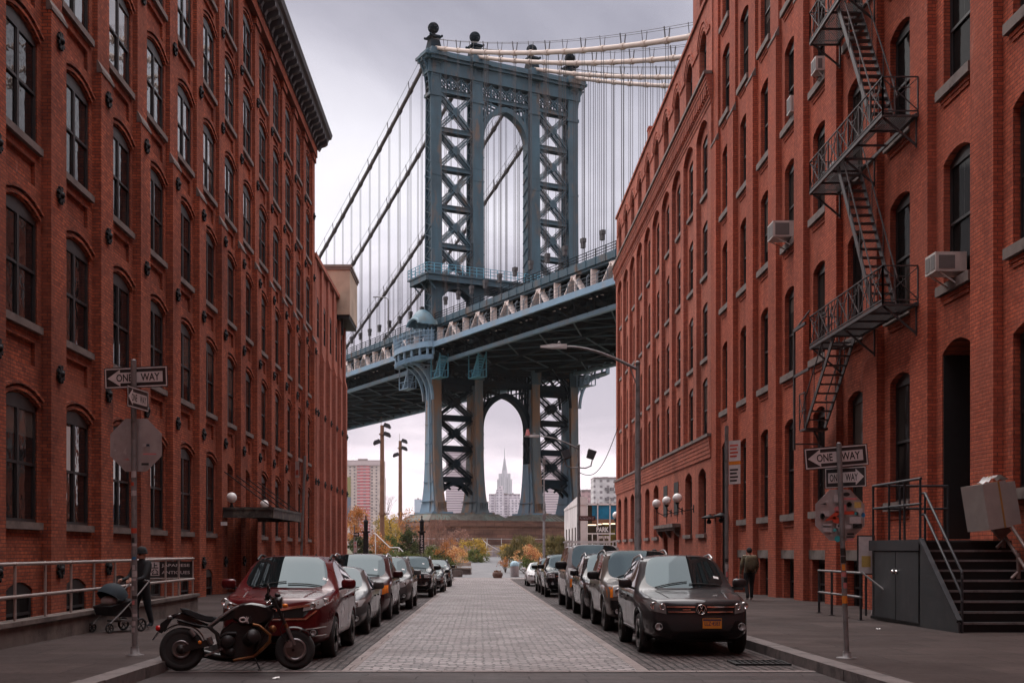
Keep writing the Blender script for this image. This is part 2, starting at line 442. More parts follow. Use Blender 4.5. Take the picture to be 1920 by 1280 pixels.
# small litter
for x, y, lab in ((-2.75, 15.9, 'scrap of white paper lying on the crossing near the motorcycle'), (8.1, 24.5, 'crumpled white litter lying before the dark stair cabinet')):
    mb = MB(); z0 = gz(y)+(0.16 if x > 5 else 0.008)
    mb.sheet([[(x+i*0.03+RND.uniform(-.008, .008), y+j*0.03, z0+RND.uniform(0.0, 0.03)) for j in range(3)] for i in range(4)])
    tag(mb.build('paper_scrap', M['white']), lab, 'litter')
# ------------------------------------------------------------------ brick buildings
def arc_pts(y0, y1, z, rise, n=8):
    out = []
    for i in range(n+1):
        t = i/n; out.append((y0+(y1-y0)*t, z+rise*4*t*(1-t)))
    return out

class Facade:
    """wall in a plane of constant X; sg = +1 when the house lies towards +X"""
    def __init__(s, sg): s.sg = sg
    def hole(s, mb, X, yL, yR, zB, zT, y0, y1, z0, z1, rise, depth, back=False):
        """panel yL..yR x zB..zT with an (arched) opening and its reveal"""
        q = mb.quad
        if y0 > yL: q((X, yL, zB), (X, y0, zB), (X, y0, zT), (X, yL, zT))
        if yR > y1: q((X, y1, zB), (X, yR, zB), (X, yR, zT), (X, y1, zT))
        if z0 > zB: q((X, y0, zB), (X, y1, zB), (X, y1, z0), (X, y0, z0))
        A = arc_pts(y0, y1, z1, rise, 8 if rise else 1)
        Xd = X+s.sg*depth
        for a, b in zip(A, A[1:]):
            if zT > z1+rise+1e-4: q((X, a[0], a[1]), (X, b[0], b[1]), (X, b[0], zT), (X, a[0], zT))
            q((X, a[0], a[1]), (Xd, a[0], a[1]), (Xd, b[0], b[1]), (X, b[0], b[1]))
        q((X, y0, z0), (X, y0, z1), (Xd, y0, z1), (Xd, y0, z0)); q((X, y1, z0), (Xd, y1, z0), (Xd, y1, z1), (X, y1, z1))
        q((X, y0, z0), (Xd, y0, z0), (Xd, y1, z0), (X, y1, z0))
        if back:
            for a, b in zip(A, A[1:]): q((Xd, a[0], z0), (Xd, b[0], z0), (Xd, b[0], b[1]), (Xd, a[0], a[1]))
    def band(s, mb, X, y0, y1, z, rise, off, th, out, n=8):
        """raised arch moulding above an opening"""
        A = arc_pts(y0, y1, z, rise, n)
        k = -s.sg*out
        lo = []; hi = []
        for i, (y, zz) in enumerate(A):
            t = (i/n-0.5)*2
            sl = -rise*4*t/(y1-y0)      # slope
            L = math.hypot(1, sl); ny, nz = -sl/L, 1/L
            lo.append((y+ny*off, zz+nz*off)); hi.append((y+ny*(off+th), zz+nz*(off+th)))
        for (a, b, c, d) in zip(lo, lo[1:], hi[1:], hi):
            mb.hexa([(X, *a), (X, *b), (X, *c), (X, *d)], [(X+k, *a), (X+k, *b), (X+k, *c), (X+k, *d)])

def window_meshes(sg, w, h, rise, double, mt, tag_):
    """frame, pane and sill meshes about the opening's lower middle; x = 0 is the glass plane, -sg towards the street"""
    f = MB(); o = -sg
    def bx(x0, x1, y0, y1, z0, z1):
        a, b = sorted((o*x0, o*x1)); f.box(a, b, y0, y1, z0, z1)
    hw = w/2
    bx(-0.02, 0.05, -hw, -hw+0.07, 0, h); bx(-0.02, 0.05, hw-0.07, hw, 0, h)
    bx(-0.02, 0.06, -hw+0.07, hw-0.07, 0, 0.08)
    top = arc_pts(-hw+0.07, hw-0.07, h-0.02, rise, 8)
    for a, b in zip(top, top[1:]):      # arched head board
        x0, x1 = sorted((o*-0.02, o*0.06))
        f.hexa([(x0, a[0], h-0.13), (x0, b[0], h-0.13), (x0, b[0], b[1]), (x0, a[0], a[1])], [(x1, a[0], h-0.13), (x1, b[0], h-0.13), (x1, b[0], b[1]), (x1, a[0], a[1])])
    mids = []
    if double:
        bx(-0.02, 0.06, -0.065, 0.065, 0.08, h-0.13); mids = [(-hw+0.07, -0.075), (0.075, hw-0.07)]
    else: mids = [(-hw+0.07, hw-0.07)]
    zm = h*0.5
    for a, b in mids:
        bx(-0.02, 0.055, a, b, zm-0.035, zm+0.035)
        bx(-0.02, 0.03, a, a+0.045, 0.08, zm-0.035); bx(-0.02, 0.03, b-0.045, b, 0.08, zm-0.035)
        bx(-0.02, 0.04, a, a+0.045, zm+0.035, h-0.13); bx(-0.02, 0.04, b-0.045, b, zm+0.035, h-0.13)
        bx(-0.02, 0.02, (a+b)/2-0.012, (a+b)/2+0.012, zm+0.035, h-0.13)
        for k in (1, 2):
            zz = zm+(h-0.13-zm)*k/3
            bx(-0.02, 0.018, a+0.045, (a+b)/2-0.012, zz-0.012, zz+0.012); bx(-0.02, 0.018, (a+b)/2+0.012, b-0.045, zz-0.012, zz+0.012)
    p = MB()
    for a, b in mids:
        x = o*0.004; x2 = o*0.02
        p.quad((x, a, 0.08), (x, b, 0.08), (x, b, zm), (x, a, zm)); p.quad((x2, a, zm), (x2, b, zm), (x2, b, h-0.13), (x2, a, h-0.13))
    return f.mesh('window_'+tag_, mt), p

def anchor_mesh(sg):
    m = MB(); o = -sg
    for an in (0.4, 1.2, 2.0, 2.75):
        c, s_ = math.cos(an), math.sin(an)
        m.bar((o*0.05, -0.23*c, -0.23*s_), (o*0.05, 0.23*c, 0.23*s_), 0.085, 0.06, up=(1, 0, 0))
    m.ball((o*0.07, 0, 0), 0.09, 10)
    m.tube([(0, 0, 0), (o*0.06, 0, 0)], 0.05, 8)
    return m.mesh('anchor_plate', M['iron'])

def place(me, name, parent, loc):
    o = bpy.data.objects.new(name, me); COL.objects.link(o); o.parent = parent; o.location = loc
    return o

# ---- left warehouse
def build_left():
    sg = -1; F = Facade(sg)
    XP, XW, XG = -10.70, -10.95, -11.04
    root = thing('brick_warehouse', 'six storey red brick warehouse with black bracketed cornice and iron star plates', 'building', (0, 0, 0))
    # the parts live in world units under an empty at the origin of the street
    SP, P0, PW = 3.96, 29.95, 1.10
    sills = [2.42, 7.25, 11.67, 16.05, 20.25, 24.1]
    heads = [5.25, 9.85, 14.25, 18.5, 22.75, 26.45]      # springing
    K0, K1 = -5, 12  # nearest bays lie out of view, extended to shade the near street
    W = 2.3
    w = MB()
    ZT = 27.9
    fr = {}
    for i in range(6):
        h = heads[i]-sills[i]
        fr[i] = window_meshes(sg, W, h, 0.24, True, M['winframe'], 'frame')
        fr[i] = (fr[i][0], fr[i][1].mesh('pane', M['wglass_up' if i > 2 else 'wglass']))
    curt = MB(); 
    sm = MB(); sm.box(-0.20, 0.11, -W/2-0.14, W/2+0.14, -0.18, -0.002); sm = sm.mesh('sill', M['stone'])
    smoul = MB(); F.band(smoul, 0, -W/2-0.05, W/2+0.05, 0, 0.26, 0.02, 0.085, 0.07); F.band(smoul, 0, -W/2-0.12, W/2+0.12, 0, 0.28, 0.15, 0.075, 0.11)
    smoul = smoul.mesh('arch_moulding', M['brickL'])
    an = anchor_mesh(sg)
    for k in range(K0, K1):
        yl = P0+PW+SP*k; yr = P0+SP*(k+1); c = (yl+yr)/2; y0, y1 = c-W/2, c+W/2
        z = -1.2
        door = k in (5, 6)
        # basement opening
        if not door:
            F.hole(w, XW, yl, yr, z, 1.35, c-0.85, c+0.85, -0.35, 0.78, 0.2, 0.22); z = 1.35
        for i in range(6):
            top = heads[i]+0.62
            if door and i == 0:
                F.hole(w, XW, yl, yr, -1.2, top, c-0.95, c+0.95, -0.4, heads[0], 0.24, 0.75); z = top
                continue
            if i > 0:     # sunk panel under the sill
                zp = sills[i]-0.95
                F.hole(w, XW, yl, yr, z, sills[i]-0.22, c-W/2+0.15, c+W/2-0.15, zp-0.05, sills[i]-0.42, 0, 0.09, True); z = sills[i]-0.22
            F.hole(w, XW, yl, yr, z, top, y0, y1, sills[i], heads[i], 0.24, 0.22); z = top
        w.quad((XW, yl, z), (XW, yr, z), (XW, yr, ZT), (XW, yl, ZT))
    for k in range(K0, K1+1):      # piers, thinner above the fourth sills
        y = P0+SP*k
        zc = 15.3
        w.box(XW-0.3, XP, y, y+PW, -1.2, zc)
        w.box(XW-0.3, XP-0.11, y+0.02, y+PW-0.02, zc, ZT-0.9)
        w.box(XW-0.3, XP-0.02, y-0.05, y+PW+0.05, ZT-0.9, ZT-0.55)
    # corbel table and parapet, side and back walls, roof
    ya, yb = P0+SP*K0, P0+SP*K1+PW
    w.box(XW-0.3, XP+0.06, ya, yb, ZT-0.55, ZT)
    w.box(XW-22, XW-0.3, ya+0.01, ya+0.35, -1.2, ZT+0.2); w.box(XW-22, XW-0.3, yb-0.35, yb-0.01, -1.2, ZT+0.2)
    w.box(XW-22.3, XW-22, ya, yb, -1.2, ZT+0.2); w.box(XW-22, XW-0.3, ya+0.35, yb-0.35, ZT-0.3, ZT-0.1)
    w.build('wall', M['brickL'], root)
    # cornice with brackets
    b = MB()
    b.box(XW-0.3, XP+0.12, ya, yb+0.1, ZT, ZT+0.28)
    prof = [(0.0, 0.0), (0.55, 0.12), (0.62, 0.30), (0.78, 0.36), (0.86, 0.62), (0.0, 0.70)]
    b.prism(prof, (XP+0.10, ya, ZT+0.55), (1, 0, 0), (0, 0, 1), (0, yb-ya+0.75, 0))
    b.box(XW-0.3, XP+0.10, ya, yb+0.1, ZT+0.28, ZT+1.25)
    cor = b.build('cornice', M['cornice'], root)
    bp = [(0, 0), (0.10, -0.02), (0.22, 0.22), (0.48, 0.30), (0.62, 0.42), (0.62, 0.62), (0, 0.62)]
    bm_ = MB(); bm_.prism(bp, (0, -0.16, 0), (1, 0, 0), (0, 0, 1), (0, 0.32, 0)); bm_ = bm_.mesh('bracket', M['cornice'])
    k = 0; y = 24.0
    while y < yb+0.1:
        place(bm_, 'bracket', cor, (XP+0.10, y, ZT-0.05)); y += 0.99; k += 1
    place(bm_, 'bracket', cor, (XP+0.10, yb+0.05, ZT-0.05))
    capm = MB()
    capm.hexa([(-0.13, -0.015, 0), (0.02, -0.015, 0), (0.02, PW+0.015, 0), (-0.13, PW+0.015, 0)], [(-0.13, -0.015, 0.26), (-0.10, -0.015, 0.26), (-0.10, PW+0.015, 0.26), (-0.13, PW+0.015, 0.26)])
    capm.box(-0.13, 0.03, -0.02, PW+0.02, -0.10, 0)
    capm = capm.mesh('pier_cap', M['stone'])
    for k in range(K0, K1+1):
        y = P0+SP*k
        place(capm, 'pier_cap', root, (XP, y, 15.32))
        for z in (1.25, 6.2, 10.74, 15.0-0.35, 19.4, 23.4):
            if k >= -1: place(an, 'anchor_plate', root, (XP-(0.11 if z > 15.3 else 0), y+PW/2, z))
    cm = MB(); cm.quad((0, -W/2+0.1, 0.1), (0, -0.1, 0.1), (0, -0.1, 2.6), (0, -W/2+0.1, 2.6)); 
    bf, bpn = window_meshes(sg, 1.7, 1.13, 0.2, False, M['winframe'], 'basement'); bpn = bpn.mesh('pane', M['wglassd'])
    for k in range(K0+1, K1):
        c = P0+PW+SP*k+(SP-PW)/2
        for i in range(6):
            if k in (5, 6) and i == 0: continue
            o = place(fr[i][0], 'window', root, (XG, c, sills[i])); place(fr[i][1], 'pane', o, (0, 0, 0))
            place(sm, 'sill', o, (XW-XG, 0, 0)); place(smoul, 'arch_moulding', root, (XW, c, heads[i]))
        if k not in (5, 6):
            o = place(bf, 'basement_window', root, (XG, c, -0.35)); place(bpn, 'pane', o, (0, 0, 0))
    # pale curtain inside the second ground floor window
    c = P0+PW+(SP-PW)/2
    cu = MB()
    for s0 in (0.12, 0.62):
        cu.sheet([[(0.03+0.012*math.sin(j*2.1), -W/2+s0+0.3*j/8, z) for j in range(9)] for z in (1.45, 2.0, 2.62)])
    cu.build('curtain', M['curtain'], root, (XG, c, sills[0]))
    # the two entrance bays
    for k in (5, 6):
        c = P0+PW+SP*k+(SP-PW)/2
        d = MB(); d.box(XW-0.78, XW-0.70, c-0.95, c+0.95, -0.1, 5.5)
        dd = d.build('door', M['dark'], root)
        f = MB()
        for yy in (c-0.92, c-0.03, c+0.86): f.box(XW-0.70, XW-0.62, yy, yy+0.06, -0.1, 3.0)
        f.box(XW-0.70, XW-0.60, c-0.95, c+0.95, 3.0, 3.12); f.box(XW-0.70, XW-0.62, c-0.95, c+0.95, 5.05, 5.2)
        f.build('frame', M['winframe'], dd)
        g = MB(); g.box(XW-0.699, XW-0.68, c-0.85, c+0.85, 3.14, 5.04); g.build('pane', M['wglassd'], dd)
    # entrance canopy: steel tray hung on chains
    b = MB()
    y0, y1, x1 = 50.0, 57.8, -8.68
    b.box(XP+0.01, x1, y0, y1, 3.28, 3.36)
    b.box(x1, x1+0.07, y0, y1, 3.08, 3.50); b.box(XP+0.01, x1, y0-0.07, y0, 3.08, 3.50); b.box(XP+0.01, x1, y1, y1+0.07, 3.08, 3.50)
    b.box(x1+0.07, x1+0.12, y0-0.12, y1+0.12, 3.42, 3.52); b.box(XP+0.01, x1+0.07, y0-0.12, y0-0.07, 3.42, 3.52)
    for i in range(8): b.bar((XP+0.02, y0+0.3+i*1.03, 3.24), (x1, y0+0.3+i*1.03, 3.24), 0.06, 0.08)
    can = b.build('entrance_canopy', pm('canopy_metal', (0.06, 0.055, 0.05), 0.6, 0.3, var=0.3, scale=2, col2=(0.16, 0.15, 0.12), spots=1.2), root)
    for i, yy in enumerate((50.15, 52.6, 55.1, 57.6)):
        b = MB(); b.tube([(XP+0.02, yy, 5.0), (x1+0.02, yy, 3.5)], 0.025, 6); b.build('chain', M['iron'], can)
    for yy in (50.0, 57.6):
        g = MB(); g.lathe([(0.02, 0), (0.09, 0.02), (0.07, 0.1), (0.05, 0.14), (0.05, 0.2)], 12, (-10.35, yy, 3.5)); gl = g.build('lamp', M['iron'], can)
        g = MB(); g.ball((-10.35, yy, 3.92), 0.22, 20); g.build('globe', M['globe'], gl)
    g = MB(); g.box(XP+0.01, XP+0.25, 49.5, 49.62, 2.75, 2.9); g.build('camera', M['white'], root)

    # ---- lower wing beyond
    root2 = thing('brick_wing', 'lower weathered brick wing with close piers and a beige bulkhead, beyond the warehouse cornice', 'building')
    ya, yb, ZT = 78.62, 96.6, 21.2
    w = MB(); n = 5; SP2 = (yb-ya-0.9)/n
    hs = [(2.42, 5.2), (7.25, 9.85), (11.67, 14.25), (16.05, 18.5)]
    for k in range(n):
        yl = ya+0.9+SP2*k; yr = ya+SP2*(k+1); c = (yl+yr)/2; z = -1.5
        for s0, h0 in hs:
            F.hole(w, XW, yl, yr, z, h0+0.6, c-1.0, c+1.0, s0, h0, 0.24, 0.22); z = h0+0.6
        w.quad((XW, yl, z), (XW, yr, z), (XW, yr, ZT), (XW, yl, ZT))
        for s0, h0 in hs:
            pass
    for k in range(n+1):
        y = ya+SP2*k
        w.box(XW-0.3, XP+0.02, y, y+0.9, -1.5, 14.6); w.box(XW-0.3, XP-0.1, y+0.02, y+0.88, 14.6, ZT-0.3)
        w.hexa([(XW, y-0.04, 14.6), (XP+0.06, y-0.04, 14.6), (XP+0.06, y+0.94, 14.6), (XW, y+0.94, 14.6)], [(XW, y-0.04, 15.2), (XP-0.08, y-0.04, 15.2), (XP-0.08, y+0.94, 15.2), (XW, y+0.94, 15.2)])
    w.box(XW-0.3, XP+0.0, ya, yb, ZT-0.3, ZT)
    w.box(XW-22, XW-0.3, yb-0.35, yb, -1.5, ZT); w.box(XW-22.3, XW-22, ya, yb, -1.5, ZT); w.box(XW-22, XW-0.3, ya, yb-0.35, ZT-0.6, ZT-0.4)
    w.build('wall', M['brickW'], root2)
    wf, wp = window_meshes(sg, 2.0, 2.6, 0.24, True, M['winframe'], 'wing'); wp = wp.mesh('pane', M['wglass'])
    for k in range(n):
        c = ya+SP2*k+0.9+(SP2-0.9)/2
        for s0, h0 in hs:
            o = place(wf, 'window', root2, (XG, c, s0)); o.scale = (1, 1, (h0-s0)/2.6); place(wp, 'pane', o, (0, 0, 0))
    for k in range(n+1):
        for z in (6.2, 10.74): place(an, 'anchor_plate', root2, (XP+0.02, ya+SP2*k+0.45, z))
    # bulkhead box hung over the end of the wing
    b = MB(); yA, yB = 91.7, 97.2
    b.box(-12.8, -9.95, yA, yB, 19.7, 23.3)
    bx = b.build('bulkhead', pm('beige_render', (0.40, 0.30, 0.22), 0.85, var=0.12, scale=1.2, col2=(0.30, 0.23, 0.17)), root2)
    b = MB(); b.box(-12.95, -9.8, yA-0.12, yB+0.12, 23.3, 23.5); b.box(-12.87, -9.88, yA-0.07, yB+0.07, 23.12, 23.3); b.build('coping', pm('bulkhead_coping', (0.17, 0.13, 0.11), 0.7), bx)
    b = MB(); b.box(-12.55, -10.0, yA+0.05, yB-0.05, 19.4, 19.7); b.box(-10.65, -10.5, yA+0.3, yA+0.5, 18.2, 19.4); b.build('underframe', M['iron'], bx)
build_left()

# ---- right warehouse (near) and its cornice-belted neighbour (far)
def build_right():
    sg = 1; F = Facade(sg)
    XP, XW, XG = 11.20, 11.41, 11.62
    root = thing('red_warehouse', 'tall plain red brick warehouse with stone pier caps, behind the iron fire escape', 'building')
    SP, E0, PW = 3.85, 30.04, 1.23      # E0 = near edge of pier 0
    W = 1.62
    sills = [3.05, 8.22, 13.05, 17.42, 21.95, 26.3]
    heads = [6.35, 11.2, 15.85, 20.3, 24.9, 29.2]
    K0, K1 = -6, 7  # first bays are unseen, added towards the viewer to darken the near walls
    ZT = 32.5
    w = MB()
    fr = []
    for i in range(6):
        h = heads[i]-sills[i]
        a, p = window_meshes(sg, W, h, 0.2, False, M['winframe'], 'r%d' % i); fr.append((a, p.mesh('pane', M['wglassd'])))
    sm = MB(); sm.box(-0.14, 0.20, -W/2-0.2, W/2+0.2, -0.24, -0.002); sm = sm.mesh('sill', M['stone'])
    cb = MB(); cb.box(-0.06, 0.02, -W/2-0.05, W/2+0.05, -0.36, -0.26); cb.box(-0.035, 0.02, -W/2+0.02, W/2-0.02, -0.46, -0.37); cb = cb.mesh('corbel', M['brickR'])
    doors = {-1: 0.0}
    lint = MB(); lint.box(-0.02, 0.1, -1.3, 1.3, 0, 0.32); lint = lint.mesh('lintel', M['concrete'])
    for k in range(K0, K1):
        yl = E0+PW+SP*k; yr = E0+SP*(k+1); c = (yl+yr)/2; z = -1.2
        if k == -1 or k == 6:    # doorways
            dz = 2.0 if k == -1 else 0.0
            hd = 6.55
            F.hole(w, XW, yl, yr, z, hd+0.7, c-0.9, c+0.9, dz, hd, 0.26, 0.9); z = hd+0.7
            i0 = 1
        else:
            if k > -1:
                F.hole(w, XW, yl, yr, z, 1.75, c-0.95, c+0.95, -0.3, 1.42, 0, 0.3); z = 1.75
            i0 = 0
        for i in range(i0, 6):
            if z < sills[i]-1.6 and i > 0:
                zz = sills[i]-0.95
                F.hole(w, XW, yl, yr, z, sills[i]-0.5, c-W/2+0.12, c+W/2-0.12, zz-0.12, sills[i]-0.52, 0, 0.07, True); z = sills[i]-0.5
            F.hole(w, XW, yl, yr, z, heads[i]+0.7, c-W/2, c+W/2, sills[i], heads[i], 0.2, 0.21); z = heads[i]+0.7
        w.quad((XW, yl, z), (XW, yr, z), (XW, yr, ZT), (XW, yl, ZT))
    capm = MB(); capm.hexa([(-0.02, -0.015, 0), (0.13, -0.015, 0), (0.13, PW+0.015, 0), (-0.02, PW+0.015, 0)], [(0.10, -0.015, 0.24), (0.13, -0.015, 0.24), (0.13, PW+0.015, 0.24), (0.10, PW+0.015, 0.24)])
    capm.box(-0.03, 0.13, -0.02, PW+0.02, -0.10, 0)
    capm = capm.mesh('pier_cap', M['stone'])
    for k in range(K0, K1+1):
        y = E0+SP*k
        w.box(XP, XW+0.3, y, y+PW, -1.2, 21.3); w.box(XP+0.1, XW+0.3, y+0.02, y+PW-0.02, 21.3, ZT)
        place(capm, 'pier_cap', root, (XP, y, 21.3))
    ya, yb = E0+SP*K0, E0+SP*K1+PW
    w.box(XP-0.1, XW+0.3, ya, yb, ZT, ZT+0.8)
    w.box(XW+0.3, XW+22, ya+0.01, ya+0.35, -1.2, ZT+0.5); w.box(XW+0.3, XW+22, yb-0.35, yb-0.01, -1.2, ZT+0.5); w.box(XW+22, XW+22.3, ya, yb, -1.2, ZT+0.5)
    w.box(XW+0.3, XW+22, ya+0.35, yb-0.35, ZT-0.3, ZT-0.1)
    w.build('wall', M['brickR'], root)
    bf, bpn = window_meshes(sg, 1.9, 1.7, 0.001, False, M['winframe'], 'area'); bpn = bpn.mesh('pane', M['wglassd'])
    for k in range(K0, K1):
        c = E0+PW+SP*k+(SP-PW)/2
        for i in range(6):
            if i == 0 and k in (-1, 6): continue
            o = place(fr[i][0], 'window', root, (XG, c, sills[i])); place(fr[i][1], 'pane', o, (0, 0, 0))
            place(sm, 'sill', o, (-0.21, 0, 0)); place(cb, 'corbel', o, (-0.21, 0, 0))
        if k not in (-1, 6) and k > -1:
            o = place(bf, 'basement_window', root, (XG+0.08, c, -0.28)); place(bpn, 'pane', o, (0, 0, 0)); place(lint, 'lintel', root, (XW, c, 1.42))
    for k, dz in ((-1, 2.0), (6, 0.15)):
        c = E0+PW+SP*k+(SP-PW)/2
        d = MB(); d.box(XW+0.85, XW+0.92, c-0.9, c+0.9, dz, 6.8); dd = d.build('door', M['dark'], root)
        for s_ in (-1, 1):
            q = MB(); q.box(XW+0.03, XW+0.84, *sorted((c+s_*0.897, c+s_*0.86)), dz+0.01, 6.54); q.build('door_lining', M['dark'], dd)
        f = MB()
        for yy in (c-0.88, c+0.8): f.box(XW+0.76, XW+0.85, yy, yy+0.08, dz, 6.5)
        f.box(XW+0.74, XW+0.85, c-0.9, c+0.9, dz+2.25, dz+2.40); f.box(XW+0.78, XW+0.85, c-0.6, c+0.6, dz+0.3, dz+2.1)
        f.build('frame', M['winframe'], dd)
        g = MB(); g.box(XW+0.83, XW+0.848, c-0.78, c+0.78, dz+2.45, 6.4); g.build('pane', M['wglassd'], dd)
    # lamp hood over the far doorway
    c = E0+PW+SP*6+(SP-PW)/2
    for yy in (c+1.45, c-1.45):
        m = MB(); m.lathe([(0.02, 0.42), (0.34, 0.30), (0.36, 0.24), (0.05, 0.22), (0.05, 0.0)], 14, (XP-0.30, yy, 3.0)); m.ball((XP-0.30, yy, 3.08), 0.12, 10); m.bar((XP-0.3, yy, 3.42), (XP+0.02, yy, 3.42), 0.05)
        m.build('wall_lamp', M['iron'], root)

    # ---- far house with the two brick belts
    root2 = thing('belted_warehouse', 'dark red brick warehouse with two stepped belts and arched top windows, before the bridge', 'building')
    ya, yb = 58.15, 98.8; n = 10; SP2 = (yb-ya-0.95)/n
    w = MB(); ZR = 28.9
    win = []
    XW2 = 11.42; XG2 = 11.56
    for k in range(n):
        yl = ya+0.95+SP2*k; yr = ya+SP2*(k+1); c = (yl+yr)/2; z = -1.6
        # ground floor lies flush with the piers
        XA = XP+0.02
        dr = k in (2, 3)
        yl0, yr0 = ya+SP2*k+0.475, ya+SP2*(k+1)+0.475
        if dr: F.hole(w, XA, yl0, yr0, z, 6.25, c-0.85, c+0.85, -0.9, 2.95, 0, 0.6)
        else: F.hole(w, XA, yl0, yr0, z, 6.25, c-1.05, c+1.05, 2.55, 5.55, 0.3, 0.35)
        if not dr: win.append((XA+0.35, c, 2.55, 2.1, 3.0, 0.3, 0))
        # giant bays between the belts
        zz = 7.25
        fl = [(7.45, 10.2), (11.4, 14.0), (15.6, 18.1), (19.7, 22.4)]
        for i, (a, b) in enumerate(fl):
            top = b+0.55 if i < 3 else 23.4
            F.hole(w, XW2, yl, yr, zz, top, c-0.98, c+0.98, a, b, 0.22, 0.14); zz = top
            win.append((XG2, c, a, 1.96, b-a, 0.22, 1))
        # arched head joining the piers
        A = arc_pts(yl, yr, 22.75, 0.55, 8)
        for p, q in zip(A, A[1:]):
            w.quad((XP, p[0], p[1]), (XP, q[0], q[1]), (XP, q[0], 23.6), (XP, p[0], 23.6)); w.quad((XP, p[0], p[1]), (XW2, p[0], p[1]), (XW2, q[0], q[1]), (XP, q[0], q[1]))
        # attic floor
        F.hole(w, XP+0.05, yl0, yr0, 24.9, ZR, c-0.95, c+0.95, 25.05, 27.25, 0.6, 0.35)
        F.band(w, XP+0.05, c-1.05, c+1.05, 27.3, 0.68, 0.05, 0.16, 0.04); F.band(w, XP+0.05, c-1.2, c+1.2, 27.3, 0.74, 0.24, 0.10, 0.07)
        for s_ in (-1, 1): w.box(XP-0.02, XP+0.05, min(c+s_*1.12, c+s_*1.95), max(c+s_*1.12, c+s_*1.95), 27.22, 27.42)
        win.append((XP+0.36, c, 25.05, 1.9, 2.2, 0.6, 2))
    for k in range(n+1):
        y = ya+SP2*k
        w.box(XP, XW2+0.3, y, y+0.95, 7.25, 23.6)
    w.box(XP+0.02, XP+0.4, ya, ya+0.475, -1.6, 6.25); w.box(XP+0.02, XP+0.4, yb-0.475, yb, -1.6, 6.25)
    w.box(XP+0.05, XP+0.4, ya, ya+0.475, 24.9, ZR); w.box(XP+0.05, XP+0.4, yb-0.475, yb, 24.9, ZR)
    # belts, each stepping out course by course
    for z0, st, nn in ((6.25, 0.022, 5), (23.45, 0.038, 7)):
        hh = (1.0 if nn == 5 else 1.35)/nn
        for i in range(nn): w.box(XP-0.04-st*i, XW2+0.3, ya+0.02, yb+0.04+st*i, z0+hh*i, z0+hh*(i+1)-0.0)
    y = ya+0.3
    while y < yb-0.2:
        w.box(XP-0.22, XP, y, y+0.22, 24.0-0.12, 24.35); y += 0.46
    w.box(XP-0.06, XW2+0.3, ya, yb+0.06, ZR, ZR+0.18); w.box(XP+0.02, XW2+0.3, ya, yb, ZR+0.18, ZR+0.34)
    w.box(XW2+0.3, XW2+22, yb-0.35, yb, -1.6, ZR); w.box(XW2+22, XW2+22.3, ya, yb, -1.6, ZR); w.box(XW2+0.3, XW2+22, ya, yb-0.35, ZR-0.5, ZR-0.3)
    # stair tower over the first bay
    t1 = ya+SP2+0.95
    c = ya+0.95+(SP2-0.95)/2
    F.hole(w, XP+0.05, ya+0.01, t1, ZR+0.34, 35, c-0.85, c+0.85, ZR+0.5, ZR+3.2, 0.25, 0.3)
    w.box(XP+0.05, XW2+0.3, t1, t1+0.3, ZR+0.34, 35); w.box(XW2+0.3, XW2+8, t1-0.05, t1+0.28, ZR-0.2, 35); w.box(XP+0.4, XW2+8, ya, t1, 34.6, 34.9)
    win.append((XP+0.36, c, ZR+0.5, 1.7, 2.7, 0.25, 3))
    w.build('wall', M['brickF'], root2)
    st = MB(); st.box(XP-0.20, XP+0.05, ya, yb+0.2, 7.25, 7.40); st.box(XP-0.36, XP+0.05, ya, yb+0.35, 24.8, 24.96); st.build('belt_coping', M['stone'], root2)
    cache = {}
    smc = {}
    for X, c, z0, ww, hh, rise, kk in win:
        key = (round(ww, 2), round(hh, 2), rise)
        if key not in cache:
            a, p = window_meshes(sg, ww, hh, rise, kk == 0, M['winframe'], 'f%d' % len(cache)); cache[key] = (a, p.mesh('pane', M['wglass']))
        o = place(cache[key][0], 'window', root2, (X, c, z0)); place(cache[key][1], 'pane', o, (0, 0, 0))
        if kk in (0, 1):
            if ww not in smc:
                s_ = MB(); s_.box(-0.12, 0.2, -ww/2-0.12, ww/2+0.12, -0.2, -0.002); smc[ww] = s_.mesh('sill', M['stone'])
            place(smc[ww], 'sill', o, (-0.14 if kk == 1 else -0.36, 0, 0))
    # doors with stone hood and the three globe lamps
    for k in (2, 3):
        c = ya+0.95+SP2*k+(SP2-0.95)/2
        d = MB(); d.box(XP+0.56, XP+0.62, c-0.85, c+0.85, -0.7, 2.95); dd = d.build('door', M['dark'], root2)
        f = MB(); f.box(XP+0.5, XP+0.56, c-0.04, c+0.04, -0.7, 2.2); f.box(XP+0.5, XP+0.56, c-0.85, c+0.85, 2.2, 2.3); f.build('frame', M['winframe'], dd)
        wm = MB(); wm.box(XP-0.01, XP+0.06, c-0.75, c+0.75, 3.75, 5.6); wm.build('blind_window', M['dark'], root2)
    c = ya+0.95+SP2*3
    h = MB(); h.box(XP-0.45, XP+0.03, c-3.9, c+3.4, 3.02, 3.22); h.box(XP-0.3, XP+0.03, c-3.7, c+3.2, 2.86, 3.02)
    for yy in (c-3.4, c-0.25, c+2.9): h.prism([(0, 0), (-0.28, 0.3), (-0.28, 0.42), (0, 0.42)], (XP+0.02, yy-0.12, 2.44), (1, 0, 0), (0, 0, 1), (0, 0.24, 0))
    h.build('door_hood', M['stone'], root2)
